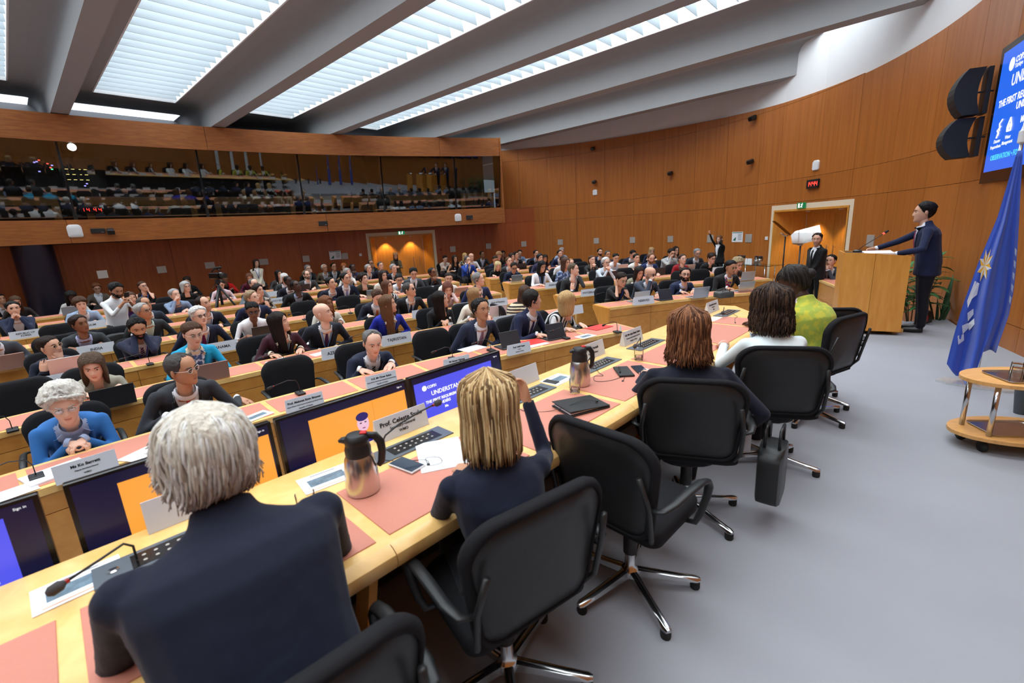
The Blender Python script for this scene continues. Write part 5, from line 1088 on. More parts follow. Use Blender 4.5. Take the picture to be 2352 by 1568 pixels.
def pod_person(px, py, b, head, label, fem, lean, **kw):
    H = at_b(px, py, b); f = ab_dir(*head); sc = kw.pop('sc', 1.05)
    hl_ = head_local(fem, lean)*sc; root = H[:2]-f*hl_[1]
    z0 = POD; zx = (H[2]-POD-hl_[2])/sc; zx = max(-.1, min(.12, zx))
    M = T(root[0], root[1], POD) @ Rz(math.atan2(f[1], f[0])-math.pi/2)
    P = person(label, M, fem=fem, lean=lean, lod=1, zextra=zx, scale=sc, dz=.74/sc, group='people at the podium desk', **kw)
    P.root = root; P.f = f; return P
w1 = pod_person(476, 1050, 1.36, (0.05, 1), 'person in navy suit leaning on podium desk, nearest the camera', False, 33, top=(20, 25, 44), hair='side', hcol=(206, 198, 184), skin='fair', hyaw=8, hpitch=-6, hands=((.12, .54, .765), (-.10, .54, .765)), vox=.0095, wide=1.2, sc=1.03)
strands(w1, [(222, 216, 204), (196, 188, 174), (236, 230, 220)], 420, 0, 3, wave=.006, th=.016, flip=.018, rad=.0040, short=[.075, .06, .03, -.02, -.05, -.06, -.085, -.105])
w2p = pod_person(1120, 940, 1.12, (.42, .9), 'person in navy top with raised hand, second at podium desk', True, 6, top=(22, 26, 46), suit=False, shirt=None, hair='long', hl=.03, hcol=(176, 142, 96), skin='tan', hyaw=-18, hpitch=4, vox=.0095, hands=((.26, .36, 1.02), (-.06, .36, .76)), sc=.99)
strands(w2p, [(196, 164, 116), (150, 116, 74), (214, 186, 140), (122, 92, 60)], 620, .04, 5, th=.022, rad=.0036)
w3 = pod_person(1582, 762, 1.05, (.80, .6), 'person in navy blazer with arm hanging beside podium chair', True, 4, top=(16, 19, 36), hair='long', hl=.035, hcol=(112, 70, 46), skin='fair', hyaw=0, hpitch=2, vox=.010, hands=((.36, .10, .52), (-.18, .38, .76)), sc=1.01, wide=1.15, pants=(20, 20, 30))
strands(w3, [(128, 82, 54), (96, 58, 38), (150, 100, 66)], 560, .045, 6, wave=.006, flip=.016, th=.024, rad=.004)
w4 = pod_person(1770, 728, .88, (.75, .66), 'person in white jacket seated at the podium desk', True, 6, top=(222, 232, 234), hair='long', hl=.05, hcol=(62, 44, 36), skin='light', hyaw=0, hpitch=2, vox=.011, hands='desk', sc=1.04)
strands(w4, [(70, 50, 40), (48, 34, 28), (92, 68, 52)], 520, .055, 8, wave=.011, flip=.0, th=.028, rad=.0045)
w5 = pod_person(1836, 645, .97, (.35, .94), 'person in lime green patterned jacket at podium desk', True, 16, top=(196, 190, 66), pat='lime', hair='bun', hcol=(58, 52, 50), skin='dark', hyaw=28, hpitch=16, vox=.012, hands='desk', sc=1.1, wide=1.15)
strands(w5, [(52, 46, 44), (74, 68, 64)], 260, 0, 9, th=.012, rad=.003, short=[.08, .074, .055, .03, .01, .0, -.05, -.08])
# podium chairs: under each person, or a, b of the hub, and the way each faces (a, b)
for who, fa, fb, br, lab in ((w1, .05, 1, .3, 'black swivel chair under the podium person nearest the camera'), (w2p, .18, .98, .15, 'black swivel chair under the podium person in sheer sleeves'), ((1.69, .97), .99, -.05, .42, 'empty black swivel chair turned towards the lectern'),
                             (w3, .90, .44, .15, 'black swivel chair under the podium person with hanging arm'), (w4, .88, .47, .5, 'black swivel chair under the person in white jacket'), ((4.79, .88), .85, .5, .2, 'empty black swivel chair nearest the lectern'), (w5, .3, .95, .6, 'black swivel chair under the person in lime jacket')):
    f = ab_dir(fa, fb); p = P_ab(*who)[:2] if isinstance(who, tuple) else who.root+f*.035
    chair(T(p[0], p[1], POD) @ Rz(math.atan2(f[1], f[0])-math.pi/2) @ Sc(1.06, 1.0, 1.0), lab, 'podium swivel chairs', br)
# ------------------------------------------------------------------ lectern and speaker
LA, LB, LC = np.array([4.74, 6.46]), np.array([5.03, 6.25]), np.array([5.375, 6.075])
nf = np.array([.47, .88])*.52
lec = thing('lectern', 'tall maple lectern on the podium with tapering plinth', 'lectern')
poly = [LA, LB, LC, LC+nf, LB+nf*1.05, LA+nf*.9]; zt = [1.535, 1.515, 1.47, 1.47, 1.515, 1.535]
n = len(poly)
for i in range(n):
    p, q = poly[i], poly[(i+1) % n]; e = (q-p)/np.linalg.norm(q-p)*.002; out = np.array([q[1]-p[1], p[0]-q[0]]); out /= np.linalg.norm(out)
    mb = MB(); mb.slab([[(*(p+e), POD+.055), (*(q-e), POD+.055)], [(*(p+e), zt[i]), (*(q-e), zt[(i+1) % n])]], (*(-out*.022), 0)); mb.build('side_panel', M_light, lec)
mb = MB(); c = sum(poly)/n
mb.add([(*(p*.97+c*.03), z-.012) for p, z in zip(poly, zt)]+[(*(p*.97+c*.03), z-.03) for p, z in zip(poly, zt)], [tuple(range(n)), tuple(range(n, 2*n))[::-1]]+[(i, n+i, n+(i+1) % n, (i+1) % n) for i in range(n)]); mb.build('reading_top', M_dark, lec)
for i, j in ((0, 1), (2, 3), (4, 5)):
    pp_ = (poly[i]+poly[j])/2*.93+c*.07; mb = MB(); mb.box((pp_[0], pp_[1], POD+.028), (.16, .16, .055)); mb.build('foot_block', M_edge, lec)
SPf = np.array([-.80, .60]); SPp = np.array([5.80, 6.28])
sp = person('person in navy suit with magenta tie speaking at the lectern', T(SPp[0], SPp[1], POD) @ Rz(math.atan2(SPf[1], SPf[0])-math.pi/2), top=(24, 32, 62), tie=(150, 30, 80), hair='side', hcol=(24, 20, 19), skin='light', pose='stand', lean=10, hyaw=6, hpitch=-4, hands=((.10, .62, 1.10), (-.30, .36, 1.075)), lod=1, vox=.0105, scale=1.035, pants=(18, 20, 30), wide=1.08)
# lectern microphone and papers
mk = thing('gooseneck_microphone', 'gooseneck microphone with red ring on the lectern', 'microphone', T(4.93, 6.46, 1.53))
mb = MB(); mb.lathe([(.055, 0), (.055, .02), (.03, .035)], 16); mb.build('base', M_black, mk, 40)
mb = MB(); mb.tube([(0, 0, .02), (.03, -.05, .08), (.12, -.12, .17), (.20, -.16, .24)], .005, 8); mb.build('stem', M_black, mk, True)
mb = MB(); mb.tube([(.20, -.16, .24), (.215, -.168, .253)], .013, 10); mb.build('red_ring', emis('mic_red', (1, .08, .05, 1), 2), mk)
mb = MB(); mb.tube([(.215, -.168, .253), (.23, -.176, .268), (.25, -.186, .283)], [.014, .017, .012], 10); mb.build('capsule', M_rubber, mk, True)
o = MB(); o.box((0, 0, .012), (.32, .24, .02), 0, Rz(-.5) @ Rx(.08)); pa = o.build('paper_stack', M_paper, None, M=T(5.14, 6.36, 1.505)); tag(pa, 'white speech papers lying on the lectern', 'papers')
# ------------------------------------------------------------------ big screen, loudspeakers
sd = np.array([-.50, -.866]); sn = np.array([-.866, .50]); SL = np.array([6.60, 6.50])+sn*.05
def sq(u, z, off=0): p = SL+sd*u+sn*off; return np.array([p[0], p[1], z])
sf = lambda u, z, off=.005: frame(sq(u, z, off), (sd[0], sd[1], 0), (0, 0, 1), (sn[0], sn[1], 0))
scr = thing('wall_screen', 'large wall screen with blue presentation slide', 'screen')
mb = MB(); mb.slab([[sq(0, 2.36, -.06), sq(2.95, 2.36, -.06)], [sq(0, 4.02, -.06), sq(2.95, 4.02, -.06)]], (sn[0]*.06, sn[1]*.06, 0)); mb.build('bezel', M_smoke, scr)
mb = MB(); mb.slab([[sq(.10, 2.50, .0), sq(2.85, 2.50, .0)], [sq(.10, 3.94, 0), sq(2.85, 3.94, 0)]], (sn[0]*.003, sn[1]*.003, 0)); mb.build('display', emis('slide_blue', srgb(36, 104, 232), 1.0), scr)
M_sw = emis('slide_white', (1, 1, 1, 1), 1.0); M_sc = emis('slide_cyan', srgb(90, 230, 240), 1.0)
for s, sz, u, z, ma in (('COP31', .095, .52, 3.76, M_sw), ('Türkiye', .07, .52, 3.69, M_sw), ('UNDERSTAN', .19, .50, 3.53, M_sw), ('THE FIRST REQUIREM', .115, .22, 3.31, M_sw), ('UNDERST', .115, .78, 3.20, M_sw), ('Me', .10, .98, 3.02, M_sw), ('Disaster', .06, .28, 2.86, M_sw), ('Preparedness', .06, .20, 2.795, M_sw), ('Water', .06, .62, 2.87, M_sw), ('Management', .06, .55, 2.81, M_sw), ('OBSERVATION • FOR', .09, .26, 2.66, M_sc)):
    text(s, sz, sf(u, z), ma, scr, 'LEFT', bold=.003 if sz > .09 else .001)
mb = MB(); mb.M = sf(.42, 3.74); mb.lathe([(.075, 0), (.075, .002)], 20); mb.build('logo_disc', M_sw, scr)
for u, pts in ((.40, [(-.05, -.09), (-.02, -.03), (-.06, .0), (0, .03), (-.02, .08), (.05, .12)]), (.70, [(-.05, -.05), (-.06, .0), (0, .10), (.06, .0), (.05, -.05), (-.05, -.05)])):
    mb = MB(); mb.M = sf(u, 2.99); mb.tube([(x, y, .002) for x, y in pts], .008, 6); mb.tube([(x*.5+.01, y*.5-.02, .002) for x, y in pts], .006, 6); mb.build('slide_icon', M_sw, scr)
def line_array(u, z0, z1, reach, label):
    d = thing('loudspeaker', label, 'loudspeaker'); mb = MB(); zc = (z0+z1)/2; h = (z1-z0)/2; rings = []
    for k in np.linspace(-1, 1, 9):
        bulge = reach*(1-.30*k*k); w_ = .15
        p = [sq(u-w_, zc+k*h, bulge), sq(u+w_, zc+k*h, bulge), sq(u+w_*.8, zc+k*h, reach*.38+(bulge-reach)*.45), sq(u-w_*.8, zc+k*h, reach*.38+(bulge-reach)*.45)]; rings.append(p)
    mb.loft(rings); mb.build('cabinet', M_rubber, d); mb = MB()
    mb.slab([[sq(u-.1, z0, .02), sq(u+.1, z0, .02)], [sq(u-.1, z1, .02), sq(u+.1, z1, .02)]], (sn[0]*.05, sn[1]*.05, 0)); mb.build('wall_bracket', M_black, d)
    mb = MB(); mb.tube([sq(u, zc, -.06), sq(u, zc, reach-.1)], .012, 6); mb.build('bracket_arm', M_black, d)
line_array(-.20, 3.28, 3.86, 0.40, 'upper black curved loudspeaker beside the big screen')
line_array(-.24, 2.74, 3.25, 0.44, 'lower black curved loudspeaker beside the big screen')
# ------------------------------------------------------------------ flag
fl_p = np.array([4.48, 4.15]); fr_ = np.array([.68, -.733]); fa_ = np.array([.733, .68])
FM = frame((fl_p[0], fl_p[1], POD), (fr_[0], fr_[1], 0), (fa_[0], fa_[1], 0), (0, 0, 1))
fg = thing('flag', 'blue flag with white and gold emblem draped on a stand', 'flag', FM)
mb = MB(); mb.tube([(0, 0, .03), (0, 0, 2.5)], .014, 10); mb.build('pole', M_chrome, fg, True)
mb = MB(); mb.lathe([(.018, 2.2), (.03, 2.21), (.03, 2.30), (.02, 2.31), (.0, 2.42)], 12); mb.build('finial', M_white, fg, 40)
mb = MB(); mb.prism([(-.28, -.05), (-.2, -.11), (.2, -.11), (.28, -.05), (.22, .1), (-.22, .1)], .0, .02); mb.build('base_plate', mat('ribbed_aluminium', (.7, .71, .7, 1), .35, metal=.7, noise=.1, nscale=12, stretch=(6, .3, 1)), fg)
vv = np.linspace(0, 1, 40); uu = np.linspace(0, 1, 61)
def flag_pt(u, v):
    xl = np.interp(v, [0, .28, .48, .68, .80, 1], [-.02, -.075, -.15, -.195, -.215, -.25]); xr = np.interp(v, [0, .28, .48, .68, .80, 1], [.02, .075, .11, .145, .155, .13])
    x = (xl+(xr-xl)*u)*.86; dp = v*(.075*math.sin(u*9.5+.4*math.sin(v*5))+.035*math.sin(u*21+2)+.02*math.sin(u*4+v*7)); hem = np.interp(u, [0, .2, .45, .58, .7, 1], [.19, .06, .02, .05, .36, .36])
    z = 2.14-v*(2.14-hem); return np.array([x+.015*math.sin(v*6+u*5)*v, dp-.05, z])
Pf = np.array([[flag_pt(u, v) for u in uu] for v in vv])
M_flag = mat('flag_blue', srgb(48, 84, 190), .6, sheen=.3, bump=.1, bscale=20)
mb = MB(); mb.slab(Pf, (0, .004, 0)); mb.build('cloth', M_flag, fg, True)
def flag_patch(pts, ma, off=.007):                       # emblem pieces lie on the cloth
    mb = MB(); V = [flag_pt(u, v)-np.array([0, off, 0]) for u, v in pts]; c_ = sum(V)/len(V); V = [c_]+V
    mb.add(V, [(0, i, i % (len(V)-1)+1) for i in range(1, len(V))]); return mb.build('emblem', ma, fg)
M_gold = mat('flag_gold', srgb(214, 160, 40), .6); M_fw = mat('flag_white', srgb(226, 228, 234), .6)
cu_, cv_ = .22, .47
for k in range(8):
    a0, a1, am = k*math.pi/4-.39, k*math.pi/4+.39, k*math.pi/4
    for s, ma in ((-1, M_gold), (1, M_fw)):
        flag_patch([(cu_, cv_), (cu_+.22*math.sin(am), cv_-.074*math.cos(am)), (cu_+.12*math.sin(am+s*.39), cv_-.04*math.cos(am+s*.39))], ma, .009)
flag_patch([(.08, .56), (.22, .55), (.24, .60), (.15, .63), (.12, .68), (.06, .66)], M_fw)
for u0, v0 in ((.14, .70), (.10, .77), (.07, .83), (.2, .74)): flag_patch([(u0, v0), (u0+.10, v0-.035), (u0+.13, v0-.01), (u0+.05, v0+.03)], M_fw)
for v0 in (.46, .52, .58, .64, .70): flag_patch([(.93, v0), (.985, v0+.01), (.98, v0+.045), (.94, v0+.03)], M_fw)
# ------------------------------------------------------------------ trolley with trays and glasses
ct = thing('serving_trolley', 'oval wooden two-tier trolley with chrome posts', 'trolley', T(3.60, 2.98, POD) @ Rz(-.18))
def oval(a, b, n=36): return [(a*math.cos(t), b*math.sin(t)) for t in np.arange(n)*2*math.pi/n]
M_beech = wood('beech', srgb(206, 148, 82), srgb(222, 168, 102), (2, 12, 3), .4, .1)
mb = MB(); mb.prism(oval(.42, .25), .10, .125); mb.build('lower_shelf', M_beech, ct)
mb = MB(); mb.prism(oval(.40, .24), .50, .525); mb.build('upper_shelf', M_beech, ct)
for x, y in ((-.27, -.12), (-.30, .08), (.27, -.12), (.27, .12)):
    mb = MB(); mb.tube([(x, y, .125), (x, y, .50)], .016, 12); mb.build('post', M_chrome, ct, True)
for x, y in ((-.28, -.1), (-.28, .1), (.28, -.1), (.28, .1)):
    mb = MB(); mb.tube([(x-.012, y, .04), (x+.012, y, .04)], .04, 14); mb.build('castor', M_rubber, ct, True)
def tray(M, label):
    d = thing('tray', label, 'tray', M); o = rrect(.40, .28, .05); c_ = o.mean(0); mb = MB()
    rg = lambda k, z: np.c_[(o-c_)*k, np.full(len(o), z)]
    mb.loft([rg(.96, 0), rg(1.0, .012), rg(.98, .013), rg(.94, .004), rg(.5, .004), rg(.02, .004)]); mb.build('tray_body', mat('tray_steel', (.55, .55, .53, 1), .22, metal=1), d, 40); return d
CTM = T(3.60, 2.98, POD) @ Rz(-.18)
tray(CTM @ T(-.03, -.02, .526), 'steel tray on the upper shelf of the trolley'); tray(CTM @ T(-.05, -.0, .126), 'steel tray on the lower shelf of the trolley')
def tumbler(M, label, r=.034, h=.085, water=0, grp='drinking glasses'):
    d = thing('tumbler', label, 'glass', M, grp); mb = MB()
    mb.lathe([(.0005, .0), (r*.86, 0), (r*.9, .004), (r, h), (r-.002, h), (r*.88, .010), (.0005, .010)], 20, cap=False); mb.build('glass_wall', M_tumbler, d, 40)
    if water: mb = MB(); mb.lathe([(r*.86, .011), (r*.93, h*water)], 18); mb.build('water', glassy('water', (.96, .97, .98, 1), .08), d, 40)
    return d
for i, (x, y) in enumerate(((-.12, -.05), (-.02, -.07), (.06, -.02), (-.05, .05), (.12, .06), (.14, -.07))):
    tumbler(CTM @ T(x, y, .531+.085) @ Rx(math.pi), f'upturned tumbler on trolley tray, {["first", "second", "third", "fourth", "fifth", "sixth"][i]} from its left end')
for i in range(3): tumbler(CTM @ T(.06+.004*i, -.05, .131+.085+.022*i) @ Rx(math.pi), f'tumbler in a stack on the lower shelf, {["bottom", "middle", "top"][i]} one')
# ------------------------------------------------------------------ plants and bag by the wall
def leaf_mesh(name, L, wd, droop, ma, n=7):
    mb = MB(); P = []
    for i in range(n):
        f = i/(n-1); wv = wd*math.sin(math.pi*min(.98, .08+f*.92))**.8*(1-.35*f); y = L*f; z = -droop*f*f*L+.02*L*math.sin(f*3)
        P.append([(-wv, y, z+wv*.25), (0, y, z-wv*.1), (wv, y, z+wv*.25)])
    mb.slab(P, (0, 0, -.0015)); return mb.mesh(name, ma, True)
M_leaf = mat('leaf_green', srgb(58, 110, 58), .45, noise=.35, nscale=12); M_leaf2 = mat('snake_leaf', srgb(46, 84, 50), .5, noise=.5, nscale=20, stretch=(1, 1, 4))
M_pot = mat('dark_pot', (.02, .02, .02, 1), .5); M_stem = mat('plant_stem', srgb(84, 74, 50), .7)
def leafy(M, label, nst, h, nl, L):
    d = thing('leafy_plant', label, 'plant', M); mb = MB(); mb.lathe([(.11, 0), (.15, .26), (.14, .26), (.13, .22)], 18); mb.build('pot', M_pot, d, 40)
    lm = leaf_mesh('leaf', L, L*.16, .35, M_leaf); rng = np.random.RandomState(4)
    for s in range(nst):
        a = s*2.4; tip = np.array([.22*math.cos(a)*h, .22*math.sin(a)*h, .22+h*rng.uniform(.75, 1)]); mb = MB()
        P = [np.array([.03*math.cos(a), .03*math.sin(a), .2])*(1-f)+tip*f+np.array([0, 0, .06*math.sin(f*3)]) for f in np.linspace(0, 1, 6)]
        mb.tube(P, [.008, .007, .006, .005, .004, .003], 6); mb.build('stem', M_stem, d, True)
        for k in range(nl):
            f = .35+.65*k/(nl-1); p = P[0]*(1-f)+tip*f; put(lm, 'leaf', d, T(*p) @ Rz(k*2.4+s) @ Rx(rng.uniform(-.1, .7)) @ Sc(*[rng.uniform(.7, 1.15)]*3))
    return d
q = at(2122, 742, .05); leafy(T(6.36, 7.02, 0), 'leafy green pot plant behind the speaker at lectern', 7, 1.15, 12, .30)
sn_ = thing('snake_plant', 'snake plant with upright leaves against the wall', 'plant', T(6.63, 6.86, 0))
mb = MB(); mb.lathe([(.12, 0), (.15, .24), (.14, .24), (.13, .2)], 18); mb.build('pot', M_pot, sn_, 40)
sl = leaf_mesh('leaf', .75, .035, .1, M_leaf2, 8)
for k, (dx, rx, rz, s) in enumerate(((-.08, 1.1, .9, .8), (-.04, 1.35, .4, 1.0), (0, 1.5, 2.0, .72), (.04, 1.42, -1.0, 1.25), (.05, 1.3, -1.4, 1.0), (.0, 1.25, 3, .7), (-.05, 1.0, 1.6, .7), (.06, 1.5, .3, .6))): put(sl, 'leaf', sn_, T(dx, .02*(k % 3-1), .2) @ Rz(rz) @ Rx(rx) @ Sc(s, s, s))
leafy(T(5.0, 8.1, 0), 'small bushy plant beside the lectern', 4, .5, 6, .16)
hb = thing('handbag', 'black handbag with red and white tag on floor by plants', 'bag', T(6.28, 6.72, POD) @ Rz(.5)); mb = MB(); mb.loft([[(x*k, y, z) for x, y in ((-.14, -.05), (.14, -.05), (.14, .05), (-.14, .05))] for k, z in ((1, .0), (1.05, .06), (.95, .15), (.8, .18))]); mb.build('body', M_leather, hb, 40)
mb = MB(); mb.tube([(-.08, 0, .17), (-.06, 0, .26), (.06, 0, .26), (.08, 0, .17)], .009, 6); mb.build('handle', M_leather, hb, True)
mb = MB(); mb.box((-.10, -.06, .09), (.07, .008, .08)); mb.build('tag', mat('tag_red', srgb(206, 30, 30), .5), hb)
# ------------------------------------------------------------------ side desk, seated man, guard, teleprompters
sdk = thing('side_desk', 'small maple desk with salmon top beside the lectern', 'desk')
A_, B_ = at(1852, 632, DZ)[:2], at(1938, 664, DZ)[:2]; ed = (B_-A_)/np.linalg.norm(B_-A_); nd = np.array([-ed[1], ed[0]]); nd = nd if nd[0] > 0 else -nd
q4 = lambda u, v, z: np.array([*(A_+ed*u+nd*v), z]); LD = np.linalg.norm(B_-A_)
mb = MB(); mb.slab([[q4(0, 0, DZ-.04), q4(LD, 0, DZ-.04)], [q4(0, .55, DZ-.04), q4(LD, .55, DZ-.04)]], (0, 0, .04)); mb.build('worktop', M_edge, sdk)
mb = MB(); mb.slab([[q4(.05, .05, DZ), q4(LD-.05, .05, DZ)], [q4(.05, .5, DZ), q4(LD-.05, .5, DZ)]], (0, 0, .004)); mb.build('desk_pad', M_pad, sdk)
for z0, z1 in ((.0, .36), (.365, DZ-.04)):
    mb = MB(); mb.slab([[q4(0, .01, z0), q4(LD, .01, z0)], [q4(0, .01, z1), q4(LD, .01, z1)]], (*(nd*.03), 0)); mb.build('front_panel', M_desk, sdk)
for u in (.0, LD-.03): mb = MB(); mb.slab([[q4(u, .04, 0), q4(u, .4, 0)], [q4(u, .04, DZ-.04), q4(u, .5, DZ-.04)]], (*(ed*.03), 0)); mb.build('end_cheek', M_desk, sdk)
H = at(1907, 600, 1.10); hf = -H[:2]/np.linalg.norm(H[:2]); hf = np.array([-.80, -.60]); hl_ = head_local(False, 24); rt = H[:2]-hf*hl_[1]
person('person in grey suit resting chin on folded hands at side desk', T(rt[0], rt[1], 0) @ Rz(math.atan2(hf[1], hf[0])-math.pi/2), top=(64, 68, 76), hair='short', hcol=(30, 24, 22), skin='fair', lean=24, hyaw=-5, hpitch=-12, hands='pray', lod=1, zextra=H[2]-hl_[2], tie=(30, 30, 40))
chair(T(rt[0]+.05*hf[0], rt[1]+.05*hf[1], 0) @ Rz(math.atan2(hf[1], hf[0])-math.pi/2), 'black swivel chair at the small side desk', 'black hall chairs')
def stander(px, py, zh, fwd, label, scale=None, **kw):
    """place a standing figure by the head"""
    H = at(px, py, zh); fem = kw.get('fem', False); le = kw.get('lean', 3); hl_ = head_local(fem, le, 'stand'); s = zh/hl_[2]
    f = np.array(fwd, float); f /= np.linalg.norm(f); r = H[:2]-f*hl_[1]*s
    return person(label, T(r[0], r[1], 0) @ Rz(math.atan2(f[1], f[0])-math.pi/2), pose='stand', scale=s, **{'lean': 3, **kw}), r, f
stander(1876, 549, 1.57, (-.85, -.1), 'person in black suit with clasped hands standing before the door niche', top=(16, 16, 18), tie=(14, 14, 16), pants=(14, 14, 16), hair='short', hcol=(44, 30, 24), skin='light', hyaw=38, hands='front', lod=1, beard='stubble', vox=.014, wide=1.08)
stander(1652, 549, 1.46, (-.9, -.35), 'person in black blazer telephoning with arm raised by wall', top=(16, 16, 18), fem=True, hair='long', hl=.16, hcol=(120, 84, 56), skin='fair', pants=(20, 20, 22), hyaw=20, hands=((.22, .28, 1.78), (-.10, .06, 1.55)), shirt=(226, 228, 232), lap=.42)
stander(908, 586, 1.46, (.35, -.95), 'person in olive blazer texting before the rear door', top=(92, 78, 54), fem=True, hair='long', hl=.14, hcol=(140, 98, 60), shirt=(30, 26, 24), pants=(22, 22, 24), hpitch=24, hands='texting', lap=.42)
stander(587, 604, 1.52, (.55, -.8), 'person in cream jacket with blue lanyard standing at rear wall', top=(222, 212, 192), fem=True, hair='long', hl=.10, hcol=(60, 40, 32), pants=(20, 20, 22), lanyard=(40, 60, 150), hyaw=20, hands='front', shirt=(230, 226, 220))
ws, wr_, wf = stander(263, 664, 1.52, (.80, -.35), 'person in white shirt standing and filming with his phone', top=(226, 228, 230), suit=False, shirt=None, hair='side', hcol=(24, 20, 19), skin='tan', beard='full', pants=(60, 62, 70), lean=14, hyaw=0, hpitch=18, hands=((.05, .44, 1.36), (-.05, .42, 1.36)), lod=1, sleeve='three')
def phone_at(P, label, col=M_black, tilt=.3):
    s, Wt, x_, y_, z_, kind = P.hands[0]; s2, Wt2 = P.hands[1][0], P.hands[1][1]; c_ = (Wt+Wt2)/2+(P.hands[0][3]+P.hands[1][3])*.045
    mb = MB(); mb.box((0, 0, .03), (.072, .009, .145), bev=.003); mb.box((0, -.0055, .03), (.064, .001, .132), 1)
    o = mb.build('phone', [M_black, mat('phone_screen', (.02, .03, .05, 1), .1)], None, M=P.o.matrix_basis @ T(*c_) @ Rx(-tilt)); tag(o, label, 'phone', 'handheld phones')
phone_at(ws, 'phone held up by the standing person in white shirt')
phone_at(PPL['bearded man in navy suit looking at his phone'], 'dark phone held by person with striped tie, third row left')
phone_at(PPL['woman in pale pink top looking at her phone'], 'dark phone held by the person in pale pink')
phone_at(PPL['man in navy suit photographing with his phone'], 'dark phone raised by the person at far left')
def teleprompter(px, py, z, tilt, rz, label, ht):
    p = at(px, py, 0.0); d = thing('teleprompter', label, 'teleprompter', T(p[0], p[1], 0) @ Rz(rz if tilt < 0 else math.atan2(p[1], p[0])-math.pi/2))
    mb = MB(); mb.tube([(0, 0, .03), (0, 0, ht)], .018, 10); mb.tube([(0, 0, ht*.5), (0, 0, ht*.52)], .028, 10); mb.build('pole', M_black, d, True)
    mb = MB(); mb.lathe([(.17, 0), (.17, .02), (.03, .035)], 18); mb.build('foot', M_black, d, 40)
    mb = MB(); mb.tube([(0, 0, ht), (.05, .02, ht+.06), (.11, .03, ht+.10)], .016, 8); mb.tube([(-.06, 0, ht+.03), (.04, 0, ht+.01)], .016, 8); mb.build('clamp', M_steel, d, True)
    mb = MB(); mb.M = T(.08, .03, ht+.22) @ (Ry(tilt) if tilt < 0 else Ry(-.25) @ Rx(math.radians(58))) @ Sc(1.25, 1.1, 1); mb.prism([(-.22, -.12), (-.14, -.17), (.16, -.17), (.24, -.06), (.24, .17), (-.14, .17), (-.22, .1)], 0, .006); mb.build('mirror_glass', glassy('prompter_glass', (.5, .55, .55, 1), .14), d)
    return d
teleprompter(1793, 672, 0, -.75, 2.4, 'teleprompter mirror on stand nearer the hall wall', 1.52)
teleprompter(1826, 700, 0, .65, 2.3, 'teleprompter mirror on stand in front of the person in black suit', 1.38)

s_, Wt, x_, y_, z_, kind = w3.hands[0]; mb = MB(); mb.box((0, 0, -.09), (.10, .003, .20)); tag(mb.build('paper_sheet', M_paper, None, M=w3.o.matrix_basis @ T(*(Wt+y_*.08))), 'white sheet held in the hand hanging beside the chair', 'paper')
p = at(2340, 962, POD); bn = thing('waste_bin', 'dark grey tapered bin on floor behind the trolley', 'bin', T(p[0]+.12, p[1]+.10, POD)); mb = MB(); mb.lathe([(.04, 0), (.07, .30), (.065, .30), (.035, .01)], 20); mb.build('bin_body', mat('bin_grey', srgb(70, 74, 78), .6), bn, 40); mb = MB(); mb.lathe([(.072, .295), (.072, .305), (.064, .305)], 20); mb.build('rim', M_black, bn, 40)
# ------------------------------------------------------------------ name cards
def tent(M, lines, label, w=.30, h=.105, sizes=None, grp=None, back=True):
    """card stands on its long edge; local +Y points away from the reader"""
    d = thing('name_card', label, 'name card', M, grp)
    mb = MB(); mb.add([(-w/2, 0, 0), (w/2, 0, 0), (w/2, .055, 0), (-w/2, .055, 0), (-w/2, .026, h), (w/2, .026, h), (-w/2, .029, h), (w/2, .029, h)], [(0, 1, 5, 4), (2, 3, 6, 7), (4, 5, 7, 6), (0, 4, 6, 3), (1, 2, 7, 5)]); mb.build('folded_card', M_card, d)
    a = math.atan2(.026, h); sizes = sizes or [.03]; n = len(lines); zz = {1: [.5], 2: [.64, .34], 3: [.70, .46, .24], 4: [.78, .56, .38, .2]}[n]
    for s, sz, f in zip(lines, sizes, zz):
        if s: text(s, sz, T(0, .026*f-.0012, h*f) @ Rx(math.pi/2-a), M_print, d, bold=.0008 if sz > .02 else .0003)
    return d
def out_frame(p, c=PC):
    n = np.array([p[0]-c[0], p[1]-c[1], 0]); n /= np.linalg.norm(n); ex = np.cross(n, (0, 0, 1.)); return frame(p, ex, n, (0, 0, 1.))
ZT = DZ+.0035
for px, py, lines, who in ((205, 1092, ['Ms Ko Barrett', 'Deputy Secretary-General', 'WMO'], 'before the person in blue cardigan'), (705, 940, ['Prof. Mehmet Emin Birpınar', 'Deputy Minister of Environment, Urbanisation and Climate Change', 'Republic of Türkiye'], 'before the empty chair beside red tie'),
                           (880, 885, ['H.E. Mr Ömer Bulut', 'Deputy Minister of Environment, Urbanisation and Climate Change', 'Republic of Türkiye'], 'before the person with dark striped tie'), (1053, 845, ['Mr Samed Ağırbaş', 'COP31 High-Level Champion', 'Republic of Türkiye'], 'before the empty chair left of mauve tie'), (1195, 812, ['Prof. Halil Hasar', 'President', 'Republic of Türkiye'], 'before the person with mauve tie')):
    tent(out_frame(at(px, py, ZT)), lines, f'white name card {who}', .30, .115, [.024, .0105, .014], 'personal name cards')
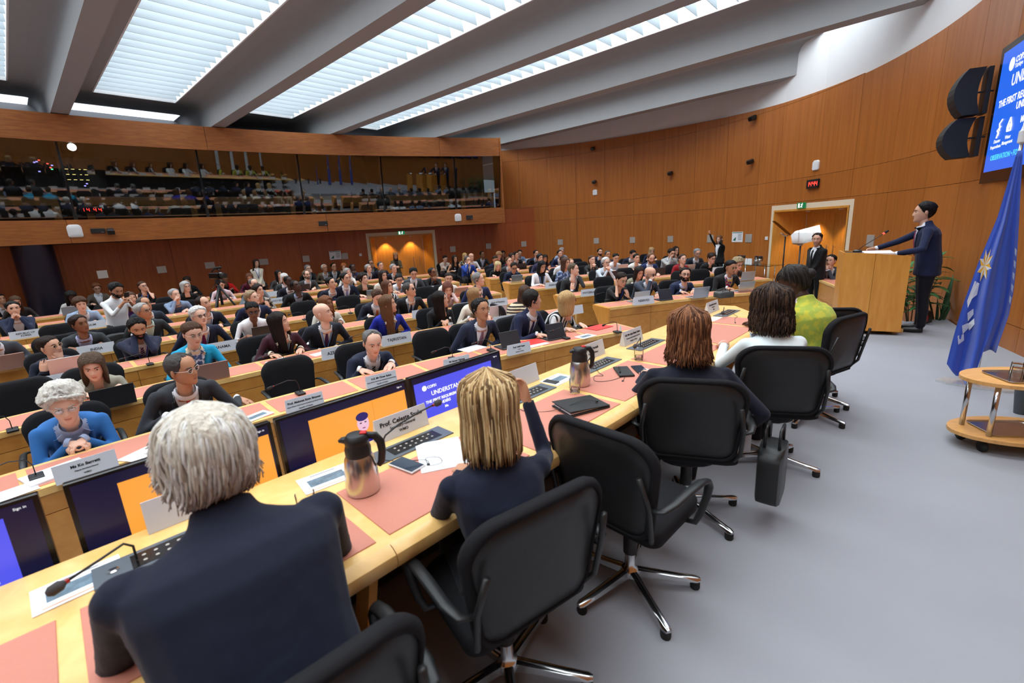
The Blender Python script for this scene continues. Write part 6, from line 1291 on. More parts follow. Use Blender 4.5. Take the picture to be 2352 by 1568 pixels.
for px, py, s, who in ((165, 882, 'ARMENIA', 'reading ARMENIA before person with chin on hand'), (225, 812, 'INDIA', 'reading INDIA before person in charcoal suit'), (512, 808, 'PANAMA', 'reading PANAMA beside the turquoise jacket'), (782, 820, 'AZERBAIJAN', 'reading AZERBAIJAN behind the front row'),
                       (914, 790, 'TAJIKISTAN', 'reading TAJIKISTAN before the royal blue jacket'), (62, 776, 'REPUBLIC OF\nKOREA', 'reading REPUBLIC OF KOREA at far left'), (1163, 745, 'ALGERIA', 'reading ALGERIA behind the front row'), (975, 728, 'MON', 'reading MON in the third row'),
                       (1145, 702, 'State of Palestine', 'reading State of Palestine in the third row'), (637, 697, 'HOLY SEE', 'reading HOLY SEE in the middle rows'), (1357, 679, 'SWITZERLAND', 'reading SWITZERLAND right of the aisle'), (1480, 699, 'RESERVED', 'reading RESERVED on the front right desk'), (1272, 661, 'RESERVED', 'reading RESERVED before an empty chair'),
                       (213, 754, 'GIUM', 'half hidden before the pale blue suit'), (1068, 712, '', 'left blank beside the cream blazer'), (1003, 668, '', 'left blank in the middle of fourth row'), (625, 681, '', 'left blank behind HOLY SEE'), (1655, 625, '', 'left blank near the glass table'), (1212, 601, '', 'left blank at the rear of the right block'), (1316, 722, '', 'left blank behind the black and white print')):
    long_ = len(s) > 11
    tent(out_frame(at(px, py, ZT)), [s], f'grey country card {who}' if s else f'grey card {who}', .40, .135, [.05 if not long_ else .04], 'country name cards')
# ------------------------------------------------------------------ laptops and tablets on the hall desks
M_alu = mat('laptop_silver', (.55, .56, .58, 1), .35, metal=.8); M_rose = mat('laptop_rose', srgb(196, 150, 132), .35, metal=.5); M_lapk = mat('laptop_black', (.02, .02, .023, 1), .45)
M_key = mat('laptop_keys', (.02, .02, .02, 1), .6); M_lscr = emis('laptop_glow', (.35, .45, .7, 1), .5)
LAP = {}
for nm, ma in (('silver', M_alu), ('rose', M_rose), ('black', M_lapk), ('white', mat('laptop_white', srgb(214, 218, 222), .4))):
    mb = MB(); mb.box((0, .11, .008), (.31, .215, .014), bev=.004); b_ = mb.mesh('keyboard_deck', ma)
    mb = MB(); mb.box((0, .12, .0158), (.27, .10, .001)); k_ = mb.mesh('keys', M_key)
    Ml = Rx(math.radians(16)); mb = MB(); mb.box((0, -.004, .105), (.31, .007, .205), 0, None, .003); l_ = mb.mesh('lid', ma)
    mb = MB(); mb.box((0, .0005, .107), (.285, .002, .178)); s_ = mb.mesh('display', M_lscr); LAP[nm] = (b_, k_, l_, s_)
def laptop(px, py, col, label, tab=False, sc=1.0, rz=0):
    p = at(px, py, ZT); d = thing('tablet' if tab else 'laptop', label, 'tablet' if tab else 'laptop', out_frame(p) @ Rz(rz) @ Sc(sc*(.86 if tab else 1), sc, sc), 'open laptops on the desks')
    b_, k_, l_, s_ = LAP[col]; k = put(b_, 'keyboard_deck', d); put(k_, 'keys', k); l = put(l_, 'lid', d, Rx(math.radians(14 if not tab else -18)) if not tab else T(0, .02, .0) @ Rx(math.radians(-22))); put(s_, 'display', l); return d
for px, py, col, lab, tb in ((266, 934, 'black', 'black laptop of the person in stone grey', 0), (490, 874, 'rose', 'rose gold laptop before the turquoise jacket', 0), (24, 848, 'rose', 'rose gold laptop at the left edge', 0), (608, 778, 'black', 'black stickered laptop of the person in white T-shirt', 0), (158, 856, 'silver', 'silver laptop beside the ARMENIA card', 0),
                         (1178, 800, 'black', 'large dark tablet before the person with mauve tie', 1), (1282, 780, 'black', 'dark tablet before the second navy suit in front row', 1), (1143, 728, 'white', 'white laptop behind the ALGERIA card', 0), (165, 722, 'silver', 'silver laptop in the eighth row at left', 0), (1060, 680, 'rose', 'rose gold laptop near the pale pink top', 0), (700, 668, 'black', 'dark laptop of the person in grey jacket, seventh row', 0),
                         (858, 684, 'silver', 'silver laptop of the person in olive shirt', 0), (1187, 648, 'silver', 'silver laptop of the person in dark blue shirt', 0), (1258, 642, 'black', 'black laptop of the person in white blazer', 0), (1200, 618, 'black', 'black laptop in the rear right block', 0), (1472, 694, 'silver', 'silver laptop behind the front RESERVED card', 0), (1532, 690, 'black', 'dark tablet before the person in slate suit', 1),
                         (1608, 684, 'silver', 'silver laptop before the navy suit on front right desk', 0), (1712, 670, 'silver', 'silver laptop of the person with silk scarf', 0), (1716, 644, 'silver', 'grey laptop of the person in brown', 0), (1404, 640, 'black', 'black laptop of the person in pale shirt', 0), (1430, 622, 'silver', 'silver laptop of the person in white shirt', 0), (1514, 632, 'black', 'black laptop of the navy suit, fourth row right', 0), (1544, 612, 'black', 'black laptop of the light grey suit', 0), (1582, 624, 'silver', 'silver laptop of the crimson jacket', 0), (949, 650, 'black', 'dark tablet of the grey suit, fifth row', 1)):
    laptop(px, py, col, lab, tb)
# ------------------------------------------------------------------ microphones
def gooseneck(M, label, L=.30, red=True, grp='gooseneck microphones'):
    d = thing('gooseneck_microphone', label, 'microphone', M, grp)
    mb = MB(); mb.box((0, 0, .012), (.07, .10, .024), bev=.006); mb.build('base', M_black, d)
    P = [(0, .0, .02), (0, .005, .09), (-.02, -.01, .14), (-.10*L/.3, -.03, .165), (-.24*L/.3, -.05, .15)]
    mb = MB(); mb.tube(P, .0035, 6); mb.build('stem', M_black, d, True)
    e = np.array(P[-1]); mb = MB(); mb.tube([e, e+(-.02, -.004, -.003), e+(-.045, -.008, -.008), e+(-.055, -.009, -.01)], [.006, .012, .012, .006], 9); mb.build('windshield', M_rubber, d, True)
    if red: mb = MB(); mb.tube([e+(.008, .001, 0), e], .0065, 8); mb.build('ring', mat('mic_ring', srgb(150, 30, 24), .4), d)
    return d
for i, (px, py, who) in enumerate(((690, 905, 'on the front row desk beside the first empty chair'), (85, 1098, 'on the front row desk at far left'), (1040, 825, 'on the front row desk beside empty chair'), (1300, 778, 'on the front row desk before tablet'), (1418, 764, 'at the right end of the front row desk'), (655, 838, 'on the second row desk before maroon jacket'), (500, 862, 'on the second row desk behind rose laptop'), (345, 838, 'on the third row desk before person holding phone'), (30, 990, 'on the second row desk at far left'), (850, 790, 'on the second row desk behind the dark striped tie'), (1128, 806, 'on the front row desk before mauve tie'), (1395, 690, 'on the desk near SWITZERLAND card'), (805, 720, 'on the third row desk in the middle'), (700, 735, 'on the third row desk near the pale jacket'))):
    gooseneck(out_frame(at(px, py, ZT+.0)), f'black gooseneck microphone {who}', .28)
# ------------------------------------------------------------------ papers, bottles, cups, bags in the hall
def sheet(M, w, h, label, pic=False, grp='papers on desks', th=.002):
    d = thing('paper_sheet', label, 'paper', M, grp); mb = MB(); mb.box((0, 0, th/2), (w, h, th)); mb.build('page', M_paper, d)
    if pic:
        mb = MB(); mb.box((0, -.01*h, th+.0003), (w*.7, h*.42, .0006)); mb.build('picture', mat('leaflet_picture', srgb(96, 116, 130), .5, noise=.9, nscale=30), d)
        mb = MB(); mb.box((0, h*.40, th+.0003), (w*.5, h*.04, .0006)); mb.build('print_line', mat('print_grey', srgb(120, 124, 130), .6), d)
        mb = MB(); mb.box((0, -h*.40, th+.0003), (w*.8, h*.03, .0006)); mb.build('print_band', mat('print_orange', srgb(220, 140, 60), .6), d)
    else:
        for k in range(5): mb = MB(); mb.box((-w*.05, h*(.32-.14*k), th+.0003), (w*.7, h*.018, .0005)); mb.build('print_line', mat('print_faint', srgb(196, 198, 204), .6), d)
    return d
for i, (px, py, w_, h_, rz, pic, who) in enumerate(((130, 1085, .30, .22, .2, 0, 'thick white folder under the arms in blue cardigan'), (590, 955, .21, .15, .3, 1, 'printed leaflet between the name cards'), (330, 1040, .24, .17, .5, 0, 'white papers beside the red tie person'), (1085, 800, .30, .21, .2, 0, 'open white papers left of the mauve tie person'), (1230, 790, .28, .2, .1, 0, 'white papers under the red folder edge'), (1345, 772, .24, .17, .2, 1, 'printed leaflet before the black and white print blouse'), (640, 828, .24, .17, .3, 0, 'white notebook before the maroon jacket'), (735, 812, .2, .15, .2, 0, 'small paper beside the AZERBAIJAN card'), (700, 790, .2, .14, .1, 0, 'small paper behind the AZERBAIJAN delegate'), (1660, 625, .22, .15, 0, 0, 'white writing pad near the glass table'), (20, 1135, .24, .17, .1, 0, 'white paper at the left end of front desk'), (870, 740, .2, .15, .2, 0, 'notes before the orange tie person'))):
    p = at(px, py, ZT); sheet(out_frame(p) @ Rz(rz), w_, h_, who, pic, th=.012 if i == 0 else .002)
p = at(1375, 752, ZT); mb = MB(); mb.box((0, 0, .004), (.33, .23, .006)); tag(mb.build('red_folder', mat('folder_red', srgb(222, 50, 44), .5), None, M=out_frame(p) @ Rz(.2)), 'red paper folder at the right end of front desk', 'folder')
p = at(1190, 800, ZT-.001); mb = MB(); mb.box((.05, .12, .003), (.32, .23, .004)); tag(mb.build('red_folder', MATS['folder_red'], None, M=out_frame(at(1225, 792, ZT))), 'red paper folder under white papers on front desk', 'folder')
def bottle(M, label, h=.21, grp='plastic water bottles'):
    d = thing('water_bottle', label, 'bottle', M, grp); mb = MB(); mb.lathe([(.001, 0), (.030, .002), (.032, .02), (.031, h*.4), (.027, h*.45), (.031, h*.5), (.032, h*.68), (.013, h*.86), (.012, h*.9)], 18, cap=False); mb.build('bottle_body', M_tumbler, d, 40)
    mb = MB(); mb.lathe([(.014, h*.9), (.014, h)], 14); mb.build('cap', M_white, d); mb = MB(); mb.lathe([(.0325, h*.52), (.0325, h*.66)], 18, cap=False); mb.build('label_band', M_paper, d, True)
    return d
bottle(out_frame(at(1037, 765, ZT)), 'clear water bottle before the person in black jumper', .23); bottle(out_frame(at(1046, 630, ZT)), 'white water bottle at the rear right block', .22)
def cup(M, label, h=.09, n=1, grp='paper cups'):
    d = thing('paper_cup', label, 'cup', M, grp); mb = MB(); mb.lathe([(.001, .0), (.026, 0), (.036, h), (.038, h+.002), (.035, h), (.001, .01)], 18, cap=False); mb.build('cup_wall', M_white, d, 40); return d
cup(out_frame(at(546, 800, ZT)), 'white paper cup beside the PANAMA card'); cup(out_frame(at(1351, 633, ZT)), 'white paper cup near the dotted blouse'); cup(out_frame(at(1412, 628, ZT)), 'white paper cup beside the pale shirt person'); cup(out_frame(at(293, 762, ZT)), 'pale paper cup beside the backpack chair')
def soft_bag(M, label, w, h, t, ma, handle=True, cat='bag'):
    d = thing('bag', label, cat, M); mb = MB(); o = rrect(w, h, min(w, h)*.3); c_ = o.mean(0); rg = lambda k, y: [((x-c_[0])*k+c_[0], y, z) for x, z in o]
    mb.loft([rg(.75, -t/2), rg(.97, -t*.42), rg(1, -t*.2), rg(1, t*.2), rg(.97, t*.42), rg(.75, t/2)]); mb.build('body', ma, d, 60)
    if handle:
        for y in (-t*.3, t*.3): mb = MB(); mb.tube([(-w*.25, y, h*.95), (-w*.2, y, h*1.3), (w*.2, y, h*1.3), (w*.25, y, h*.95)], .008, 6); mb.build('handle', ma, d, True)
    return d
M_bag = mat('bag_grey', srgb(72, 74, 72), .5); M_pack = mat('backpack_dark', srgb(30, 34, 36), .6)
# ------------------------------------------------------------------ empty chairs in the hall
def empty_chair(px, py, k, label, turn=0):
    q = hit_circ(px, py, *PC, 12.34+1.6*k+1.10); f = PC-q[:2]; f /= np.linalg.norm(f); p = q[:2]+f*.24; a = math.atan2(f[1], f[0])-math.pi/2+turn
    return chair(T(p[0], p[1], 0) @ Rz(a), label, 'black hall chairs', random.random(), k <= 1), p, a
EC = {}
for px, py, k, lab, tn in ((662, 850, 0, 'empty black swivel chair right of the red tie person', 0), (990, 775, 0, 'empty black swivel chair left of the mauve tie person', 0), (45, 890, 1, 'empty black swivel chair at the left of second row', 0), (590, 778, 1, 'empty black swivel chair with grey handbag on it', 0), (256, 738, 3, 'black swivel chair holding a dark backpack', 0), (118, 758, 3, 'empty black swivel chair left of the INDIA delegate', 0), (123, 718, 4, 'empty black swivel chair left of the pale blue suit', 0), (697, 700, 3, 'empty black swivel chair below the black suit gazing up', 0), (799, 688, 3, 'empty black swivel chair left of the orange tie person', 0),
                        (1226, 638, 3, 'empty black swivel chair behind the rear RESERVED card', 0), (1386, 642, 2, 'empty black swivel chair right of SWITZERLAND card', 0), (1435, 620, 3, 'empty black swivel chair behind the pale shirt laptop', 0), (1535, 632, 2, 'empty black swivel chair turned sideways behind the slate suit', -1.2), (1607, 622, 2, 'empty black swivel chair behind the front right navy suit', 0), (1322, 592, 6, 'empty black swivel chair, rearmost of three by the dotted blouse', 0), (1334, 600, 5, 'empty black swivel chair, middle of three by the dotted blouse', 0), (1337, 611, 4, 'empty black swivel chair, nearest of three by the dotted blouse', 0), (380, 668, 6, 'empty black swivel chair right of the person touching ear', 0), (423, 686, 5, 'empty black swivel chair right of the blue shirt person', 0), (363, 690, 5, 'empty black swivel chair beside the purple top person', 0), (1580, 612, 4, 'empty black swivel chair left of the crimson jacket', 0), (975, 668, 3, 'empty black swivel chair beside the person in black', 0)):
    EC[lab] = empty_chair(px, py, k, lab, tn)
_, p, a = EC['empty black swivel chair with grey handbag on it']; soft_bag(T(p[0], p[1], .51) @ Rz(a), 'grey leather handbag standing on an empty chair', .30, .22, .14, M_bag)
_, p, a = EC['black swivel chair holding a dark backpack']; soft_bag(T(p[0], p[1], .51) @ Rz(a), 'dark backpack lying on an empty chair', .36, .34, .2, M_pack, False)
soft_bag(out_frame(at(1662, 682, ZT)) , 'dark grey satchel lying on the front right desk', .30, .10, .2, M_bag, True)
# ------------------------------------------------------------------ podium desk things
PDM = frame((0, 0, 0), (R2, R2, 0), (-R2, R2, 0), (0, 0, 1)); PZ = PT+.001; PPZ = PT+.0045
def pm(a, b, z=PZ, rz=0): return PDM @ T(a, b, z) @ Rz(rz)
def thermos(M, label):
    d = thing('vacuum_jug', label, 'jug', M, 'steel vacuum jugs')
    mb = MB(); mb.lathe([(.060, 0), (.064, .004), (.066, .03), (.063, .10), (.056, .145), (.048, .16)], 32); mb.build('steel_body', M_steel, d, 40)
    mb = MB(); mb.lathe([(.049, .158), (.050, .185), (.046, .200), (.044, .206), (.047, .215), (.045, .232), (.036, .243), (.01, .246)], 28); mb.tube([(-.03, 0, .222), (-.055, 0, .226), (-.066, 0, .222)], [.018, .012, .006], 10); mb.build('black_lid', M_black, d, 40)
    mb = MB(); mb.box((.028, 0, .246), (.026, .02, .012), bev=.004); mb.build('red_button', mat('jug_red', srgb(206, 28, 30), .4), d)
    mb = MB(); mb.tube([(.035, 0, .236), (.07, 0, .228), (.088, 0, .20), (.090, 0, .16), (.082, 0, .115), (.07, 0, .10)], [.010, .012, .012, .011, .010, .007], 10, flat=1.4); mb.build('handle', M_black, d, True); return d
thermos(pm(.715, 1.60, PPZ, -.6), 'steel vacuum jug beside the nearest podium person'); thermos(pm(2.235, 1.645, PPZ, -.5), 'steel vacuum jug behind the black folder')
M_cons = mat('console_grey', srgb(96, 104, 112), .35, metal=.3)
for i, (a, b) in enumerate(((.12, 1.80), (1.07, 1.80), (1.90, 1.80), (2.66, 1.79), (3.36, 1.79), (4.96, 1.72))):
    d = thing('conference_console', f'grey conference console with black keypad, {["first", "second", "third", "fourth", "fifth", "sixth"][i]} along podium desk', 'console', pm(a, b), 'consoles set in the podium desk')
    mb = MB(); mb.box((0, 0, .002), (.42, .13, .006), bev=.001); mb.build('plate', M_cons, d); mb = MB(); mb.box((.02, 0, .0055), (.27, .085, .002)); mb.build('keypad', M_smoke, d)
    mb = MB()
    for r in range(2):
        for c_ in range(7): mb.lathe([(.006, .0065), (.006, .0085)], 8, 0, T(-.08+.032*c_, -.018+.034*r, 0))
    k = mb.build('keys', M_plate, d); k['kind'] = 'stuff'
    mb = MB(); mb.lathe([(.016, .005), (.016, .008), (.008, .010)], 12, 0, T(-.16, 0, 0)); mb.build('socket', M_chrome, d)
    mb = MB(); P = [(-.16, 0, .01), (-.155, .0, .06), (-.13, -.005, .10), (-.06, -.01, .13), (.06, -.015, .155), (.14, -.02, .165)] if i in (1,) else [(-.10, .0, .01), (-.10, 0, .06), (-.12, -.01, .085), (-.18, -.03, .075), (-.26, -.05, .06)]
    mb.tube(P, .004, 6); mb.build('mic_stem', M_black, d, True); e = np.array(P[-1]); v = nrm(e-np.array(P[-2])); mb = MB(); mb.tube([e, e+v*.012, e+v*.035, e+v*.045], [.006, .016, .016, .007], 10); mb.build('mic_windshield', mat('foam_grey', (.05, .045, .045, 1), .9), d, True)
    mb = MB(); mb.tube([e-v*.008, e], .0075, 8); mb.build('mic_ring', MATS['mic_ring'], d)
for a, b, lines, sz, lab, rz in ((.22, 1.95, ['Prof.'], [.034], 'white name card before the nearest podium person', 0), (1.12, 1.93, ['Prof. Celeste Saulo', 'Secretary-General', 'WMO'], [.032, .020, .020], 'white name card reading Secretary-General before the second podium person', 0), (2.02, 1.93, [''], [.02], 'white name card hidden behind the second podium person', 0), (2.80, 1.92, ['Fatma Varank', 'Executive Officer'], [.026, .018], 'white name card behind the second jug', 0), (3.36, 1.90, ['H.E. Mrs Ayşe Sözen Usluer', 'Permanent Representative to the UN', 'Republic of Türkiye'], [.021, .014, .014], 'white name card before the third podium person', 0), (4.98, 1.86, ['Ms Kamilla Schroeder', 'Moderator', 'WMO'], [.022, .016, .016], 'white name card before the white jacket', 0)):
    tent(pm(a, b, PZ, rz), lines, lab, .30, .115, sz, 'podium name cards')
def tumb(a, b, lab, w=.3): tumbler(pm(a, b, PPZ), lab, .034, .085, w)
tumb(.50, 1.62, 'tumbler at the elbow of the nearest podium person', .5); tumb(2.10, 1.585, 'tumbler of water before the second jug', .35); tumb(2.92, 1.615, 'tumbler of water left of the third podium person', .4)
def flatbox(name, M, d, ma, label, cat, top=None, bev=.003):
    t_ = thing(name, label, cat, M); mb = MB(); mb.box((0, 0, d[2]/2), d, bev=bev); mb.build('body', ma, t_)
    if top: mb = MB(); mb.box((0, 0, d[2]+.0006), (d[0]*.9, d[1]*.93, .001)); mb.build('screen', top, t_)
    return t_
M_pscr = MATS['phone_screen']
flatbox('phone', pm(.935, 1.63, PPZ, .15), (.08, .155, .010), mat('phone_white', srgb(214, 208, 206), .3), 'white phone on the salmon pad beside the jug', 'phone', M_pscr)
flatbox('phone', pm(2.71, 1.49, PPZ, -.75), (.078, .16, .009), M_black, 'black phone beside the pen and wallet', 'phone', M_pscr)
flatbox('phone', pm(2.17, 1.83, PZ, .1), (.05, .10, .008), M_black, 'small black device beside the third console', 'phone')
flatbox('wallet', pm(2.60, 1.55, PPZ, -.8), (.10, .20, .014), M_leather, 'black wallet on the podium desk under a pen', 'wallet')
t_ = thing('pen', 'silver and black pen lying on the wallet', 'pen', pm(2.60, 1.58, PPZ+.020, .6)); mb = MB(); mb.tube([(-.07, 0, 0), (.05, 0, 0)], .005, 8); mb.build('barrel', M_black, t_, True); mb = MB(); mb.tube([(.05, 0, 0), (.065, 0, 0), (.072, 0, 0)], [.005, .004, .001], 8); mb.build('tip', M_chrome, t_, True)
t_ = thing('folder', 'black leather folder before the empty chair', 'folder', pm(1.93, 1.42, PPZ, -.35)); mb = MB(); mb.box((0, 0, .005), (.26, .19, .008), bev=.002); mb.build('back_cover', M_leather, t_); mb = MB(); mb.box((0, 0, .0), (.26, .19, .006), 0, T(0, .0, .022) @ Ry(.06), .002); mb.build('front_cover', M_leather, t_); mb = MB(); mb.box((0, 0, .013), (.24, .17, .005)); mb.build('pages', M_paper, t_)
for a, b, rz, lab in ((-.12, 1.82, .05, 'colour leaflet at the left of podium desk'), (.66, 1.82, -.1, 'colour leaflet behind the first jug'), (2.24, 1.83, .05, 'colour leaflet behind the second jug')): sheet(pm(a, b, PZ, rz), .21, .15, lab, True, 'leaflets on the podium desk')
sheet(pm(1.10, 1.60, PPZ, -.5), .21, .29, 'white sheet beside the second podium person'); sheet(pm(4.62, 1.62, PZ, .1), .21, .28, 'white notes before the white jacket')
def cable(pts, label, r=.0016, end=True):
    t_ = thing('earphone_cable', label, 'cable', None, 'thin black earphone cables'); mb = MB(); P = np.array([np.array(pm(a, b, PPZ+z).translation) for a, b, z in pts])
    n_ = len(P); tt = np.linspace(0, n_-1, n_*5); Q = []
    for t in tt:
        i = min(int(t), n_-2); f = t-i; p0, p1, p2, p3 = P[max(i-1, 0)], P[i], P[i+1], P[min(i+2, n_-1)]
        Q.append(.5*((2*p1)+(-p0+p2)*f+(2*p0-5*p1+4*p2-p3)*f*f+(-p0+3*p1-3*p2+p3)*f**3))
    mb.tube(Q, r, 5); mb.build('wire', M_black, t_, True)
    if end: mb = MB(); mb.ell(tuple(Q[-1]), (.008, .008, .006), 8, 6); mb.build('earbud', M_black, t_, True)
cable([(.90, 1.75, .004), (.93, 1.70, .003), (.97, 1.66, .002), (1.02, 1.60, .002), (1.0, 1.55, .002), (1.05, 1.53, .002), (1.07, 1.58, .002), (1.03, 1.62, .002), (1.0, 1.56, .003)], 'black earphone cable coiled beside the white phone')
cable([(2.58, 1.76, .004), (2.50, 1.68, .002), (2.46, 1.62, .002), (2.42, 1.66, .002), (2.34, 1.60, .002), (2.40, 1.53, .002), (2.52, 1.50, .002), (2.44, 1.46, .002)], 'black earphone cable trailing from the fourth console')
cable([(1.72, 1.72, .004), (1.70, 1.62, .002), (1.78, 1.52, .002), (1.86, 1.44, .030), (1.96, 1.42, .032), (2.0, 1.36, .028)], 'black earphone cable lying across the black folder')
cable([(4.98, 1.68, .004), (4.86, 1.60, .002), (4.80, 1.56, .002), (4.70, 1.55, .002), (4.5, 1.48, .002)], 'black earphone cable from the sixth console')
g = thing('spectacles', 'folded gold spectacles lying on the podium desk', 'spectacles', pm(3.42, 1.50, PPZ, .4)); mb = MB()
for s in (1, -1): mb.tube([(s*.034+.024*math.cos(q_), .0+.02*math.sin(q_), .02) for q_ in np.linspace(0, 6.28, 14)], .0018, 5); mb.tube([(s*.058, 0, .02), (s*.06, -.06, .012), (s*.03, -.13, .004)], .0018, 5)
mb.tube([(-.01, 0, .02), (.01, 0, .02)], .0018, 5); mb.build('frame', mat('gold_wire', (.6, .4, .18, 1), .3, metal=1), g, True)
# ------------------------------------------------------------------ monitors facing the podium
M_nav = emis('monitor_navy', srgb(16, 18, 52), .9); M_org = emis('monitor_orange', srgb(248, 160, 62), 1.0); M_slb = emis('monitor_blue', srgb(84, 88, 236), .95); M_box = emis('monitor_box', srgb(90, 110, 240), .9)
def monitor(a0, a1, kind, label):
    w_ = a1-a0; h_ = .385; M = PDM @ T((a0+a1)/2, 2.085, 1.15) @ Rx(math.radians(-6)); d = thing('monitor', label, 'monitor', M, 'monitors facing the podium')
    mb = MB(); mb.box((0, .02, 0), (w_, .035, h_), bev=.004); mb.build('casing', M_smoke, d); mb = MB(); mb.box((0, .0015, 0), (w_-.03, .002, h_-.03)); mb.build('display', M_nav if kind else M_slb if 0 else M_nav, d)
    mb = MB(); mb.box((0, .06, -.12), (.10, .05, .12)); mb.box((0, .06, -.30), (.05, .03, .5)); mb.build('stand', M_black, d)
    F = lambda x, z, off=.0: T(x, -.0005-off, z) @ Rx(math.pi/2)
    text('Sign in', .012, F(w_*.43, h_*.42), M_sw, d)
    def rect(nm, x, z, sx, sz, ma, off=.0005): mb = MB(); mb.box((x, -off, z), (sx, .001, sz)); return mb.build(nm, ma, d)
    if kind:
        rect('picture', w_*.085, -.025, w_*.77, h_*.85, M_org); rect('picture_seam', w_*.18, -.03, .001, h_*.84, emis('seam', srgb(214, 120, 44), .9), .0012)
        rect('control_box', -w_*.36, -h_*.30, .07, .045, M_box)
        def disc(nm, x, z, rx, rz, ma, off): mb = MB(); mb.M = F(x, z, off); mb.prism([(rx*math.cos(t), rz*math.sin(t)) for t in np.arange(20)*.31416], 0, .0008); mb.build(nm, ma, d)
        hx, hz = w_*.08, h_*.10
        disc('shoulders', hx, hz-.155, .085, .09, emis('mon_suit', srgb(40, 40, 150), .8), .001); disc('head', hx, hz, .032, .044, emis('mon_skin', srgb(236, 190, 214), .95), .002); disc('hair', hx, hz+.035, .034, .022, emis('mon_hair', srgb(34, 26, 110), .8), .003)
        for s in (-1, 1): disc('eye', hx+s*.013, hz+.004, .006, .003, M_print, .004)
        disc('mouth', hx, hz-.024, .009, .003, emis('mon_mouth', srgb(150, 60, 110), .8), .004)
    else:
        rect('slide', -w_*.05, -.02, w_*.84, h_*.86, M_slb); x0 = -w_*.42
        for s, sz, x, z in (('COP31', .022, x0+.05, h_*.28), ('UNDERSTAN', .036, x0+.07, h_*.17), ('THE FIRST REQUIREM', .023, x0+.025, h_*.06), ('UNDERS', .023, x0+.11, h_*-.01), ('Me', .02, x0+.15, h_*-.09)): text(s, sz, F(x, z, .0012), M_sw, d, 'LEFT', bold=.0008)
        mb = MB(); mb.M = F(x0+.03, h_*.28, .001); mb.lathe([(.016, 0), (.016, .0008)], 16); mb.build('logo_disc', M_sw, d)
        if kind == 0 and a1 < 0: text('ON', .034, F(w_*.30, -h_*.12, .0012), M_sw, d, 'RIGHT', bold=.001)
    return d
monitor(-.84, -.165, 0, 'leftmost monitor showing a blue slide'); monitor(-.105, .565, 1, 'monitor nearest the camera after the leftmost showing orange video'); monitor(.585, 1.265, 1, 'monitor showing the speaker on orange ground behind jug'); monitor(1.285, 1.985, 0, 'monitor showing a blue slide behind the second podium person')
# bag on the chair arm, paper in the hand
p = P_ab(2.62, .62); soft_bag(T(p[0]+.0, p[1]+.0, POD+.18) @ Rz(.9), 'black leather handbag hanging from the chair arm', .30, .32, .12, M_leather, True)
# ------------------------------------------------------------------ wall fittings
def wall_M(px, py, off=.0):
    q, side = hit_wall(px, py); n = (q[:2]-WC) if side == 'right' else (q[:2]-PC); n = n/np.linalg.norm(n); q = q.copy(); q[:2] -= n*off; return face_frame(q, n)
for i, (px, py) in enumerate(((235, 630), (371, 619), (482, 609), (606, 601), (703, 594), (792, 588), (1040, 572), (1122, 565), (1203, 560), (1287, 556), (1370, 553), (1453, 551), (1540, 549), (1632, 548), (1720, 547), (2000, 553))):
    s = .23 if px < 1600 else .25; mb = MB(); mb.box((0, -.008, 0), (s*(1.2 if px < 700 else 1), .018, s*(.9 if px < 700 else 1)), bev=.003)
    tag(mb.build('wall_loudspeaker', M_plate, None, M=wall_M(px, py)), f'square grey wall grille, {["first", "second", "third", "fourth", "fifth", "sixth", "seventh", "eighth", "ninth", "tenth", "eleventh", "twelfth", "thirteenth", "fourteenth", "fifteenth", "sixteenth"][i]} from the left of the photograph', 'wall grille', 'square grilles round the walls')
for px, py, lab in ((770, 586, 'evacuation plan poster on the rear wall'), (1694, 544, 'evacuation plan poster beside the glass table')):
    d = thing('wall_poster', lab, 'poster', wall_M(px, py)); mb = MB(); mb.box((0, -.006, 0), (.42, .012, .32)); mb.build('board', M_paper, d)
    mb = MB(); mb.box((0, -.013, .135), (.38, .001, .022)); mb.build('header', mat('print_green', srgb(30, 110, 84), .6), d)
    mb = MB(); mb.M = Rx(math.pi/2); mb.prism([(-.17, -.11), (-.05, .0), (-.10, -.04), (-.06, -.12)], .0125, .0135); mb.build('plan', MATS['print_green'], d)
    for k in range(5): mb = MB(); mb.box((.10, -.013, .08-.04*k), (.14, .001, .016)); mb.build('print_line', MATS['print_grey'], d)
for px, py, lab in ((828, 585, 'white light switch left of the rear door'), (1761, 547, 'white light switch left of the lit niche')):
    d = thing('light_switch', lab, 'switch', wall_M(px, py)); mb = MB(); mb.box((0, -.008, 0), (.10, .016, .10), bev=.003); mb.build('plate', M_white, d); mb = MB(); mb.box((0, -.018, 0), (.05, .006, .06)); mb.build('rocker', M_white, d)
def clock(M, label, w_=.40, h_=.22):
    d = thing('digital_clock', label, 'clock', M); mb = MB(); mb.box((0, -.03, 0), (w_, .06, h_), bev=.008); mb.build('case', M_black, d)
    mr = emis('led_red', (1, .03, .02, 1), 5); sx = h_*.34; sz = h_*.5; tt = h_*.06
    for x, s in ((-.36, '1'), (-.14, '4'), (.14, '4'), (.36, '4')):
        mb = MB(); c_ = x*w_*1.0
        seg = {'1': [(1, .5), (1, -.5)], '4': [(1, .5), (1, -.5), (-1, .5), (0, 0)]}[s]
        for sx_, sz_ in seg:
            if sx_ == 0: mb.box((c_, -.062, 0), (sx*.8, .003, tt))
            else: mb.box((c_+sx_*sx*.42, -.062, sz_*sz*.5), (tt, .003, sz*.44))
        mb.build('digit', mr, d)
    return d
clock(wall_M(1870, 422), 'red digital clock above the lit niche')
q = hit_circ(210, 482, *PC, RB+.40); clock(face_frame(q, q[:2]-PC), 'red digital clock behind the booth glass', .50, .17)
